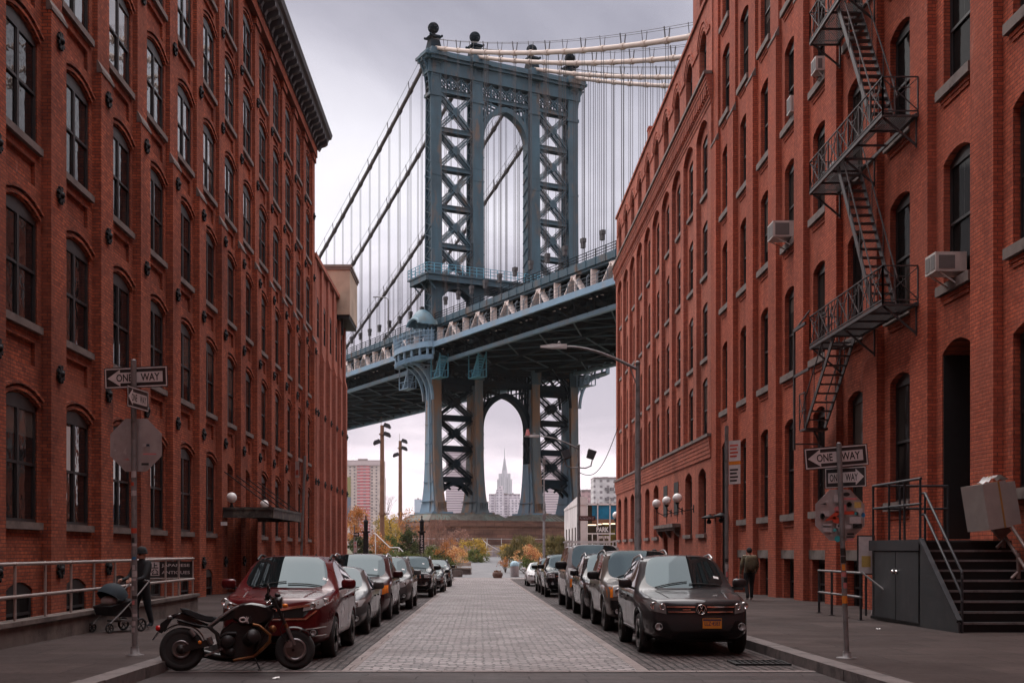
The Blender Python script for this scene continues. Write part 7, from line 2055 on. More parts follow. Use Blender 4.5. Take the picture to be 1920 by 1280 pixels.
plant('hedge', 'low dark green planting behind the small black sedan', 'hedge', 828, 1064, 108, 50, 30, 'dark', 1400, 0.16, None, depth=1.0, seed=31)
plant('shrub', 'yellow autumn shrub behind the hedge next to the dark post', 'shrub', 722, 1026, 133, 56, 62, 'yellow', 2800, 0.2, GS, seed=12)
plant('autumn_tree', 'orange autumn tree glowing beside the far end of the brick wing', 'tree', 670, 1020, 140, 60, 72, 'rust', 2800, 0.24, None, seed=13, trunk=0.12, bark='barkp')
plant('autumn_tree', 'thin reddish autumn tree round the foot of the shorter rusty pole', 'tree', 762, 1015, 142, 60, 62, 'rust', 900, 0.2, None, seed=14, trunk=0.1)
plant('shrub', 'reddish bare twigged thicket before the bridge pier', 'shrub', 818, 1048, 118, 66, 78, 'twig', 1300, 0.16, GS, seed=15, upright=True, stems=10)
plant('shrub', 'tawny seed-headed plants below the pier beside the twigged thicket', 'shrub', 845, 1040, 125, 40, 30, 'rust', 700, 0.14, GS, seed=16)

plant('autumn_tree', 'small golden autumn tree between the two rusty floodlight poles', 'tree', 734, 1030, 128, 46, 66, 'yellow', 1800, 0.2, None, seed=41, trunk=0.08)
plant('shrub', 'russet bush filling the planting left of the lettered gate post', 'shrub', 706, 1046, 119, 52, 50, 'rust', 1500, 0.2, GS, seed=42)
plant('shrub', 'loose olive bush under the reddish twigs beside the lettered gate post', 'shrub', 812, 1056, 112, 54, 34, 'green', 1700, 0.17, GS, seed=43)
plant('shrub', 'faded pinkish seed heads at the foot of the bridge pier behind the yellow shrub', 'shrub', 858, 1024, 150, 60, 34, 'twig', 1300, 0.2, GS, seed=44)
plant('shrub', 'pale tawny bush in the middle of the tall grasses by the pier', 'shrub', 1015, 1046, 121, 60, 24, 'olive', 1600, 0.2, GS, seed=45)

plant('shrub', 'bright yellow green bush low on the slope right of the path, before the grasses', 'shrub', 950, 1044, 131, 44, 24, 'yellow', 1300, 0.18, GS, seed=51)
plant('shrub', 'copper leaved bush at the hedge end between the lettered post and the orange shrub', 'shrub', 836, 1060, 110, 40, 44, 'rust', 1300, 0.15, GS, seed=52)

def bare_tree(label, px, Y, hpx, seed, lean=0.0, mt='bark'):
    rr = random.Random(seed); z0 = hill(Y); x = (px-VX)/FPX*Y; H = hpx*Y/FPX
    t = thing('bare_tree', label, 'tree', (x, Y, z0)); m = MB(); c = MB()
    def grow(p, d, l, r, n):
        q = p+d*l; (m if n > 3 else c).tube([p, p.lerp(q, 0.5)+Vector((rr.uniform(-.03, .03)*l, 0, 0)), q], [r, r*0.85, r*0.62], 6 if n > 3 else 4)
        if n == 0: return
        for k in range(2 if n > 2 else 3):
            a = Vector((rr.gauss(0, 0.42), rr.gauss(0, 0.42), rr.uniform(-0.05, 0.2))); grow(q, (d+a).normalized(), l*rr.uniform(0.6, 0.82), r*0.62, n-1)
    grow(Vector((0, 0, -0.1)), Vector((lean, 0, 1)).normalized(), H*0.30, 0.10, 5)
    m.build('trunk', M[mt], t); c.build('crown', M[mt], t)
bare_tree('slender bare tree leaning right behind the shorter rusty pole', 722, 160, 130, 3, 0.14)
bare_tree('pale bare saplings in front of the red apartment tower', 690, 138, 96, 5, 0.0, 'barkp')
bare_tree('bare thin tree close to the far brick corner', 662, 142, 100, 8, 0.03, 'barkp')
bare_tree('dark bare tree with drooping branches before the glass shopfront', 1152, 104, 96, 11, -0.16)

# bench, planter block, bin, barrel, handrails
M['timber'] = pm('grey_timber', (0.34, 0.28, 0.24), 0.8, var=0.25, scale=2, stretch=(1, 6, 6))
t = thing('curved_bench', 'low curved pale bench and wall at the mouth of the park path', 'bench', (-2.6, 107.5, hill(107.5)))
P = [(-3.4+0.9*k*0.72, 0.9*math.sin(k*0.33)**2+0.1*k, 0) for k in range(9)]
m = MB()
for a, b in zip(P, P[1:]): m.bar((a[0], a[1], 0.62), (b[0], b[1], 0.62), 0.5, 0.12)
m.build('seat', M['timber'], t); m = MB()
for a, b in zip(P, P[1:]): m.bar((a[0], a[1]+0.1, 0.3), (b[0], b[1]+0.1, 0.3), 0.35, 0.5)
m.build('base', M['concrete'], t)
m = MB()
for a, b in zip(P, P[1:]): m.bar((a[0], a[1]+0.35, 0.95), (b[0], b[1]+0.35, 0.95), 0.06, 0.3)
m.build('backrest', M['timber'], t)
t = thing('stone_block', 'pale square stone block before the curved bench', 'block', (at(858, 1072, 103.5).x, 103.5, hill(103.5))); m = MB(); m.box(-0.42, 0.42, -0.3, 0.3, 0, 0.6); m.box(-0.36, 0.36, -0.24, 0.24, 0.6, 0.66); m.build('block', M['concrete'], t)
t = thing('boulder', 'low flat kerb block to the left of the stone block', 'block', (at(840, 1075, 104).x, 104.2, hill(104))); m = MB(); m.hexa([(-0.5, -0.25, 0), (0.4, -0.25, 0), (0.4, 0.25, 0), (-0.5, 0.25, 0)], [(-0.4, -0.2, 0.42), (0.3, -0.18, 0.48), (0.34, 0.2, 0.48), (-0.42, 0.2, 0.42)]); m.build('stone', M['concrete'], t)
t = thing('litter_bin', 'round pale litter bin with blue lid beside the path', 'bin', (at(965, 1076, 104).x, 104, hill(104)))
m = MB(); m.lathe([(0.32, 0.0), (0.36, 0.06), (0.40, 0.95), (0.40, 1.0)], 18); m.build('body', M['alu'], t); m = MB(); m.lathe([(0.42, 1.0), (0.42, 1.06), (0.36, 1.28), (0.2, 1.42), (0.001, 1.46)], 18); m.build('lid', pm('lid_blue', (0.30, 0.45, 0.52), 0.5, var=0.3, scale=2), t)
t = thing('barrel_planter', 'squat brown planter with dry plants in the middle of the crossing', 'planter', (at(933, 1078, 101).x, 101, gz(101)+0.01))
m = MB(); m.lathe([(0.34, 0), (0.44, 0.25), (0.42, 0.48), (0.36, 0.5), (0.34, 0.42), (0.001, 0.42)], 18); m.build('tub', pm('tub_brown', (0.10, 0.05, 0.035), 0.7, var=0.3), t); m = MB()
for k in range(70):
    a = RND.uniform(0, 6.28); r = RND.uniform(0, 0.32); m.bar((r*math.cos(a)*0.7, r*math.sin(a)*0.7, 0.4), (r*math.cos(a), r*math.sin(a), RND.uniform(0.5, 0.68)), 0.05, 0.02)
m.build('dry_plants', LM['rust'][2], t)
for lab, pts, Y in (('white stepped handrail rising through the planting left of the lettered post', ((700, 1000), (704, 1000), (731, 1026), (748, 1026), (764, 1043)), 111), ('white handrail descending beside the path mouth before the pier', ((906, 1012), (912, 1018), (936, 1032), (914, 1033), (914, 1050)), 134)):
    t = thing('handrail', lab, 'railing', (at(pts[0][0], 0, Y).x, Y, hill(Y)))
    Q = [at(a, b, Y)-t.location for a, b in pts]
    m = MB(); m.tube(Q, 0.045, 8); m.build('rail', M['white'], t)
    for q in Q[1::2]:
        m = MB(); m.tube([q, (q.x, q.y, 0)], 0.04, 8); m.build('post', M['white'], t)
# white fence in front of the bridge pier
ang = math.atan2(0.465, 0.8855)
t = thing('wire_fence', 'thin white fence along the foot of the bridge pier', 'fence', (4.45+0.465*11.5, 225.8-0.8855*11.5, 1.75), rz=ang)
m = MB()
for z in (0.7, 1.9): m.tube([(-24, 0, z), (22, 0, z)], 0.035, 5)
m.build('rail', M['white'], t)
for k in range(17):
    m = MB(); m.tube([(-24+k*2.87, 0, 0), (-24+k*2.87, 0, 2.0)], 0.06, 6); m.build('post', M['white'], t)
# retaining wall of pale stones
t = thing('stone_wall', 'low pale stone wall across the park behind the shrubs', 'wall', (0, 150, hill(150))); m = MB(); m.box(-7, 2.5, 0, 0.6, -0.5, 1.3); m.build('wall', paving('pale_stones', (0.40, 0.34, 0.34), (0.30, 0.25, 0.25), (0.15, 0.12, 0.12), 0.7, 0.35), t)

# ---------------- skyline
def facade_mat(name, wall, win, w, h, fw=0.55, fh=0.5, band=None):
    m, nt, b, N, L = newmat(name)
    co = objco(N); s = N.new('ShaderNodeSeparateXYZ'); L.new(co, s.inputs[0])
    def cell(src, size, frac):
        d = N.new('ShaderNodeMath'); d.operation = 'DIVIDE'; L.new(src, d.inputs[0]); d.inputs[1].default_value = size
        f = N.new('ShaderNodeMath'); f.operation = 'FRACT'; L.new(d.outputs[0], f.inputs[0])
        c = N.new('ShaderNodeMath'); c.operation = 'LESS_THAN'; L.new(f.outputs[0], c.inputs[0]); c.inputs[1].default_value = frac
        return c.outputs[0]
    ad = N.new('ShaderNodeMath'); L.new(s.outputs[0], ad.inputs[0]); L.new(s.outputs[1], ad.inputs[1])
    mu = N.new('ShaderNodeMath'); mu.operation = 'MULTIPLY'; L.new(cell(ad.outputs[0], w, fw), mu.inputs[0]); L.new(cell(s.outputs[2], h, fh), mu.inputs[1])
    c = mix(N, L, mu.outputs[0], wall, win)
    n = noise(N, L, mapped(N, L, co, (1/w, 1/w, 1/h)), 0.9, 2); c = mix(N, L, 0.45, c, ramp(N, L, n, [(0.3, (0.6,)*3), (0.7, (1.4,)*3)]), 'MULTIPLY')
    if band:
        c = mix(N, L, cell(s.outputs[2], band[1], 0.2), c, band[0])
    L.new(c, b.inputs['Base Color']); b.inputs['Roughness'].default_value = 0.7
    return m
def tower(name, label, px0, px1, ptop, Y, mt, depth=None, extra=None, zbase=-4.0):
    x0, x1 = (px0-VX)/FPX*Y, (px1-VX)/FPX*Y; zt = CZ+(HY-ptop)/FPX*Y
    t = thing(name, label, 'building', ((x0+x1)/2, Y, zbase)); hw = (x1-x0)/2; H = zt-zbase; d = depth or hw*1.2
    m = MB(); m.box(-hw, hw, 0, d, 0, H); m.build('wall', mt, t)
    m = MB(); m.box(-hw*0.25, hw*0.2, d*0.3, d*0.6, H, H+0.03*H); m.box(-hw*1.0, hw*1.0, -0.4, d, H, H+0.8); m.build('roof', pm(name+'_roof', (0.25, 0.2, 0.19), 0.8), t)
    if extra: extra(t, hw, H, d)
    return t
def red_extra(t, hw, H, d):
    p = lambda x0, x1, z0, z1, mt, nm: (lambda m: (m.box(x0, x1, -1.0, 0.0, z0, z1), m.build(nm, mt, t)))(MB())
    p(-hw*0.93, -hw*0.55, H*0.62, H*0.83, pm('panel_olive', (0.23, 0.20, 0.07), 0.8), 'mural'); p(-hw*0.93, -hw*0.55, H*0.34, H*0.62, pm('panel_slate', (0.13, 0.15, 0.18), 0.8), 'mural')
    fm = facade_mat('red_bays', (0.45, 0.13, 0.13), (0.18, 0.13, 0.13), 5.5, 3.0, 0.45, 0.5, ((0.6, 0.52, 0.5), 3.0))
    p(-hw*0.25, hw*0.38, 0, H*0.95, fm, 'brick_bay')
    m = MB(); m.box(-hw-0.3, hw+0.3, -1.2, 0, H*0.955, H); m.build('parapet', pm('red_parapet', (0.5, 0.4, 0.38), 0.8), t)
tower('apartment_tower', 'red and cream apartment tower with olive and slate panels, across the river beside the wing', 640, 719, 864, 1150, facade_mat('cream_facade', (0.52, 0.42, 0.36), (0.16, 0.13, 0.13), 4.2, 3.0, 0.4, 0.5), 22, red_extra)
tower('far_slab', 'thin red chimney-like slab right of the red and cream tower', 719, 723, 898, 1180, pm('far_red', (0.3, 0.12, 0.11), 0.8))
st = lambda nm, a, b: facade_mat(nm, a, b, 60, 3.0, 1.0, 0.42)
tower('banded_tower', 'pale banded apartment tower seen through the tower\'s nearer leg bay', 836, 885, 846, 1500, st('bands_a', (0.52, 0.44, 0.45), (0.26, 0.2, 0.22)), 30)
tower('banded_tower', 'pale banded apartment tower seen through the tower\'s farther leg bay', 1012, 1060, 852, 1450, st('bands_b', (0.55, 0.46, 0.46), (0.28, 0.22, 0.24)), 30)
def wings(t, hw, H, d):
    m = MB(); m.box(-hw*0.55, -hw*0.05, -3, 0, 0, H*1.08); m.box(hw*0.3, hw, -4, 0, 0, H*0.94); m.box(-hw*0.4, -hw*0.1, 2, 8, H, H*1.15); m.build('wing', facade_mat('pale_wing', (0.6, 0.54, 0.56), (0.27, 0.24, 0.27), 4.0, 3.0, 0.5, 0.5), t)
tower('apartment_block', 'wide whitish apartment block at the foot of the pointed arch', 917, 975, 927, 1350, facade_mat('pale_facade', (0.58, 0.52, 0.54), (0.28, 0.24, 0.27), 5.0, 3.0, 0.62, 0.5), 26, wings)
def balc(t, hw, H, d):
    m = MB()
    for k in range(6):
        for x in (-hw*0.15, hw*0.25): m.box(x, x+hw*0.3, -1.6, 0, H-6-k*5.2, H-4.6-k*5.2)
    m.build('balcony', pm('balcony_dark', (0.16, 0.14, 0.14), 0.8), t)
tower('apartment_block', 'pale block with dark stacked balconies above the white shop', 1113, 1162, 897, 620, facade_mat('right_pale', (0.55, 0.51, 0.49), (0.22, 0.19, 0.19), 3.6, 2.9, 0.4, 0.45), 16, balc)
tower('far_slab', 'low pinkish roofed block between the bridge leg and the pale balcony block', 1090, 1114, 920, 700, facade_mat('pink_block', (0.46, 0.3, 0.29), (0.3, 0.2, 0.2), 4, 3), 16)
tower('glass_tower', 'faint blue glass tower low on the skyline left of the bridge leg', 777, 790, 936, 3600, pm('blue_glass', (0.35, 0.42, 0.48), 0.3), 40)
tower('far_block', 'tiny grey block beside the shorter rusty pole', 735, 748, 975, 1800, facade_mat('grey_a', (0.42, 0.4, 0.42), (0.25, 0.24, 0.26), 5, 3.2), 30)
tower('far_block', 'small pale block left of the faint blue tower', 754, 772, 983, 2000, facade_mat('grey_b', (0.5, 0.45, 0.47), (0.3, 0.27, 0.29), 5, 3.2), 30)
# the tall stepped skyscraper
Y = 5190.0; xc = (946-VX)/FPX*Y; k = Y/FPX
t = thing('skyscraper', 'tall stepped skyscraper with needle spire, fading in haze inside the pointed arch', 'building', (xc, Y, -4))
em = facade_mat('limestone_ribs', (0.50, 0.48, 0.50), (0.33, 0.32, 0.35), 7.0, 900, 0.5, 1.0)
m = MB()
for w, z0, z1 in ((78, 0, 250), (64, 250, 309), (51, 309, 334), (23, 334, 350)): m.box(-w/2, w/2, -w*0.4, w*0.4, z0, z1)
m.box(-12, 12, -29, -25, 90, 318); m.build('shaft', em, t)
m = MB(); m.lathe([(10.5, 350), (9.0, 362), (5.8, 380), (4.0, 396), (1.8, 404), (1.3, 430), (0.5, 448)], 12); m.build('spire', pm('spire_metal', (0.3, 0.3, 0.32), 0.5), t)
# ------------------------------------------------------------------ people, stroller, motorcycle
def skinned(V, E, rad, root=0, sub=2):
    me = bpy.data.meshes.new('sk'); me.from_pydata(V, E, []); o = bpy.data.objects.new('sk', me); COL.objects.link(o)
    md = o.modifiers.new('k', 'SKIN'); md.use_smooth_shade = True
    for i, r in enumerate(rad): me.skin_vertices[0].data[i].radius = (r, r) if not isinstance(r, tuple) else r
    me.skin_vertices[0].data[root].use_root = True
    s = o.modifiers.new('s', 'SUBSURF'); s.levels = sub; s.render_levels = sub
    out = evaluated(o); bpy.data.objects.remove(o); bpy.data.meshes.remove(me)
    return out

def person(label, loc, rz, J, mats, paint_fn, hat=None, H=1.72):
    """J: joint name -> (x, y, z) in metres; the figure faces -Y before turning"""
    root = thing('person', label, 'person', loc, None, rz)
    names = ['pelvis', 'waist', 'chest', 'neck', 'head0', 'head1', 'shL', 'elL', 'wrL', 'haL', 'shR', 'elR', 'wrR', 'haR', 'hiL', 'knL', 'anL', 'toL', 'hiR', 'knR', 'anR', 'toR']
    rad = [0.135, 0.125, (0.165, 0.12), 0.055, 0.085, 0.075, 0.068, 0.052, 0.036, 0.034, 0.068, 0.052, 0.036, 0.034, 0.095, 0.066, 0.046, 0.04, 0.095, 0.066, 0.046, 0.04]
    ed = [(0, 1), (1, 2), (2, 3), (3, 4), (4, 5), (2, 6), (6, 7), (7, 8), (8, 9), (2, 10), (10, 11), (11, 12), (12, 13), (0, 14), (14, 15), (15, 16), (16, 17), (0, 18), (18, 19), (19, 20), (20, 21)]
    V = [J[n] for n in names]
    sc_ = J.get('bulk', 1.0); rad = [tuple(c*sc_ for c in r) if isinstance(r, tuple) else r*(sc_ if i not in (3, 4, 5, 8, 9, 12, 13) else 1) for i, r in enumerate(rad)]
    for a in ('L', 'R'):      # five fingers of different length
        w = Vector(J['wr'+a]); h = Vector(J['ha'+a]); d = (h-w).normalized(); side = d.cross(Vector((0, 1, 0)));
        side = side.normalized() if side.length > 0.1 else Vector((1, 0, 0)); bend = side.cross(d)
        hi = names.index('ha'+a)
        for k, (o, l) in enumerate(((-0.032, 0.055), (-0.011, 0.075), (0.011, 0.078), (0.032, 0.066))):
            p = h+d*0.03+side*o*0.9; i = len(V); V += [tuple(p), tuple(p+d*l*0.55+bend*0.008), tuple(p+d*l*0.9+bend*0.03)]; ed += [(hi, i), (i, i+1), (i+1, i+2)]; rad += [0.011, 0.009, 0.008]
        p = w.lerp(h, 0.5)+side*-0.03; i = len(V); V += [tuple(p), tuple(p+side*-0.03+d*0.03), tuple(p+side*-0.035+d*0.06)]; ed += [(hi, i), (i, i+1), (i+1, i+2)]; rad += [0.012, 0.011, 0.009]
    me = skinned(V, ed, rad)
    for m_ in mats: me.materials.append(m_)
    for p in me.polygons: p.material_index = paint_fn(p.center); p.use_smooth = True
    b = place(me, 'body', root, (0, 0, 0))
    hc = Vector(J['head0']).lerp(Vector(J['head1']), 0.5); f = Vector(J.get('face', (0, -1, 0))).normalized(); s_ = f.cross(Vector((0, 0, 1)))
    fm = MB(); fm.ball(hc+f*0.085+Vector((0, 0, -0.01)), 0.022, 8, (1, 1, 1.3)); fm.build('nose', mats[0], root)
    for q in (-1, 1):
        fm = MB(); fm.ball(hc+f*0.083+s_*q*0.033+Vector((0, 0, 0.022)), 0.011, 8); fm.build('eye', M['cloth_black'], root)
        fm = MB(); fm.ball(hc+s_*q*0.084, 0.026, 8, (0.6, 0.6, 1.2)); fm.build('ear', mats[0], root)
    fm = MB(); fm.ball(hc+f*0.08+Vector((0, 0, -0.05)), 0.022, 8, (1.2, 1.2, 0.4)); fm.build('mouth', pm('lips', (0.30, 0.10, 0.09), 0.6) if 'lips' not in bpy.data.materials else bpy.data.materials['lips'], root)
    if hat:
        hm = MB(); nm, mt = hat
        if nm == 'hair': hm.ball(hc+Vector((0, 0, 0.035))-f*0.02, 0.106, 14, (1, 1, 1.02))
        else:
            hm.lathe([(0.112, 0.02), (0.115, 0.06), (0.108, 0.11), (0.08, 0.155), (0.03, 0.175), (0.001, 0.178)], 16, hc); hm.tube([hc+Vector((0.108*math.cos(a), 0.108*math.sin(a), 0.035)) for a in [2*PI*k/16 for k in range(16)]], 0.016, 6, closed=True)
            if nm == 'cap': hm.ball(hc+f*0.12+Vector((0, 0, 0.04)), 0.08, 10, (1, 1, 0.15))
        hm.build('hair' if nm == 'hair' else 'hat', mt, root)
    return root
def base_joints(h=1.72):
    k = h/1.72
    J = dict(pelvis=(0, 0, 0.95), waist=(0, 0, 1.10), chest=(0, 0.01, 1.33), neck=(0, 0.0, 1.49), head0=(0, -0.015, 1.57), head1=(0, -0.02, 1.645),
      shL=(-0.19, 0.01, 1.42), elL=(-0.25, 0.03, 1.15), wrL=(-0.26, -0.04, 0.92), haL=(-0.26, -0.06, 0.84), shR=(0.19, 0.01, 1.42), elR=(0.25, 0.03, 1.15), wrR=(0.26, -0.04, 0.92), haR=(0.26, -0.06, 0.84),
      hiL=(-0.095, 0, 0.88), knL=(-0.10, -0.01, 0.49), anL=(-0.10, 0.03, 0.09), toL=(-0.11, -0.12, 0.045), hiR=(0.095, 0, 0.88), knR=(0.10, -0.01, 0.49), anR=(0.10, 0.03, 0.09), toR=(0.11, -0.12, 0.045))
    return {a: tuple(c*k for c in v) for a, v in J.items()}
camo = pm('camouflage', (0.12, 0.095, 0.055), 0.9, var=0.25, scale=8, col2=(0.035, 0.03, 0.022), spots=0.9)
# woman behind the stroller, turned towards the viewer's left
J = base_joints(1.64); J.update(elL=(-0.24, -0.14, 1.06), wrL=(-0.19, -0.36, 1.02), haL=(-0.17, -0.43, 1.01), elR=(0.24, -0.14, 1.06), wrR=(0.19, -0.36, 1.02), haR=(0.17, -0.43, 1.01), knL=(-0.10, -0.10, 0.47), anL=(-0.10, -0.06, 0.08), toL=(-0.11, -0.21, 0.045), knR=(0.10, 0.06, 0.46), anR=(0.10, 0.16, 0.12), toR=(0.11, 0.03, 0.05), bulk=1.12)
x, Y = at(267, 0, 24.6).x, 24.6
person('person in black winter coat and knit hat, pushing a stroller by the ramp wall', (x, Y, gz(Y)+SW), math.radians(-35), J, [M['person_skin'], M['cloth_black'], M['cloth_navy'], M['white']],
  lambda c: 3 if c.z < 0.07 else 2 if c.z < 0.62 else 0 if (c.y < -0.38 and c.z < 1.1 and c.z > 0.9) else 1 if c.z < 1.45 else 0 if c.y < 0.02 else 1, ('knit', M['cloth_black']))
# stroller
t = thing('stroller', 'dark blue hooded stroller with black wheels, pushed along the ramp wall', 'stroller', (at(222, 0, 23.9).x, 23.9, gz(24)+SW), None, math.radians(-35))
navy = pm('stroller_navy', (0.008, 0.018, 0.026), 0.8, var=0.25)
G = [[(0.30*math.cos(a)*1.0, -0.05+0.34*math.sin(b_)*math.sin(a)-0.1, 0.62+0.36*math.cos(b_)*math.sin(a)) for a in [PI*k/12 for k in range(13)]] for b_ in [-1.0+2.2*j/8 for j in range(9)]]
m = MB(); m.sheet(G); m.build('hood', navy, t)
m = MB(); m.hexa([(-0.22, -0.36, 0.34), (0.22, -0.36, 0.34), (0.22, 0.2, 0.28), (-0.22, 0.2, 0.28)], [(-0.28, -0.40, 0.52), (0.28, -0.40, 0.52), (0.28, 0.24, 0.66), (-0.28, 0.24, 0.66)]); m.build('seat', M['cloth_black'], t)
m = MB(); m.ball((0, -0.22, 0.62), 0.16, 12, (1.2, 1, 0.7)); m.build('blanket', M['alu'], t)
m = MB()
for sx in (-1, 1):
    m.tube([(sx*0.27, 0.55, 1.0), (sx*0.27, 0.25, 0.72), (sx*0.26, -0.2, 0.34), (sx*0.24, -0.42, 0.16)], 0.017, 8); m.tube([(sx*0.26, 0.05, 0.52), (sx*0.27, 0.34, 0.14)], 0.017, 8)
m.tube([(-0.27, 0.55, 1.0), (0, 0.58, 1.02), (0.27, 0.55, 1.0)], 0.02, 8); m.bar((-0.26, 0.3, 0.2), (0.26, 0.3, 0.2), 0.02); m.box(-0.22, 0.22, -0.1, 0.3, 0.2, 0.23)
m.build('frame', M['steelg'], t)
for sx in (-1, 1):
    for yy, r in ((-0.42, 0.10), (0.34, 0.135)):
        m = MB(); m.tube([(sx*0.27, yy+r*0.85*math.cos(a), r+r*0.85*math.sin(a)) for a in [2*PI*k/18 for k in range(18)]], r*0.17, 6, closed=True)
        for k in range(3): a = PI*k/3; m.bar((sx*0.27, yy-r*0.8*math.cos(a), r-r*0.8*math.sin(a)), (sx*0.27, yy+r*0.8*math.cos(a), r+r*0.8*math.sin(a)), 0.015)
        m.build('wheel', M['rubber'], t)
# man in camouflage walking away
J = base_joints(1.84); J.update(elR=(0.29, 0.05, 1.20), wrR=(0.31, 0.0, 0.95), haR=(0.31, -0.02, 0.87), elL=(-0.29, 0.02, 1.2), wrL=(-0.27, -0.16, 1.02), haL=(-0.25, -0.22, 0.98), knL=(-0.10, -0.12, 0.53), anL=(-0.10, -0.10, 0.10), toL=(-0.10, -0.26, 0.05), knR=(0.11, 0.03, 0.52), anR=(0.10, 0.20, 0.16), toR=(0.11, 0.10, 0.05), bulk=1.28)
x, Y = at(1405, 0, 42).x, 42.0
person('person in camouflage jacket and dark trousers walking away along the wall with a bag', (x, Y, gz(Y)+SW), PI, J, [M['person_skin'], camo, M['cloth_black'], M['white']],
  lambda c: 3 if c.z < 0.10 else 2 if c.z < 0.98 and abs(c.x) < 0.24 else 1 if c.z < 1.58 and not (c.z < 0.93 and abs(c.x) > 0.24) else 0, ('hair', M['cloth_black']))
t = thing('shoulder_bag', 'dark bag hanging from the hand of the walker in camouflage', 'bag', (x-0.36, Y, gz(Y)+SW+0.36)); m = MB(); m.hexa([(-0.2, -0.08, 0), (0.14, -0.08, 0), (0.14, 0.08, 0), (-0.2, 0.08, 0)], [(-0.17, -0.05, 0.34), (0.1, -0.05, 0.34), (0.1, 0.05, 0.34), (-0.17, 0.05, 0.34)]); m.build('body', M['cloth_black'], t); m = MB(); m.tube([(-0.12, 0, 0.33), (-0.06, 0, 0.48), (0.03, 0, 0.53), (0.06, 0, 0.33)], 0.012, 6); m.build('strap', M['cloth_black'], t)
t = thing('backpack', 'bulky camouflage backpack on the walker by the red wall', 'backpack', (x, Y-0.24, gz(Y)+SW+1.12)); m = MB(); b_ = MB(); b_.ball((0, 0, 0.2), 1, 16); m.add([(math.copysign(abs(v[0])**0.7, v[0])*0.21, math.copysign(abs(v[1])**0.7, v[1])*0.12, math.copysign(abs(v[2]-0.2)**0.7, v[2]-0.2)*0.27+0.2) for v in b_.v], b_.f, True); m.build('sack', camo, t)
m = MB()
for sx in (-1, 1): m.tube([(sx*0.13, 0.10, 0.0), (sx*0.14, 0.16, 0.3), (sx*0.13, 0.12, 0.42)], 0.02, 6)
m.build('strap', M['cloth_black'], t)
# one more passer-by, mostly behind the parked cars
J = base_joints(1.78); x, Y = at(1226, 0, 47).x, 47.0
person('person in blue jacket and dark cap, seen over the car roofs', (x, Y, gz(Y)+SW), math.radians(60), J, [M['person_skin'], pm('jacket_blue', (0.03, 0.08, 0.16), 0.8), M['cloth_black'], M['cloth_black']],
  lambda c: 3 if c.z < 0.10 else 2 if c.z < 0.98 and abs(c.x) < 0.24 else 1 if c.z < 1.5 and not (c.z < 0.93) else 0, ('cap', M['cloth_black']))

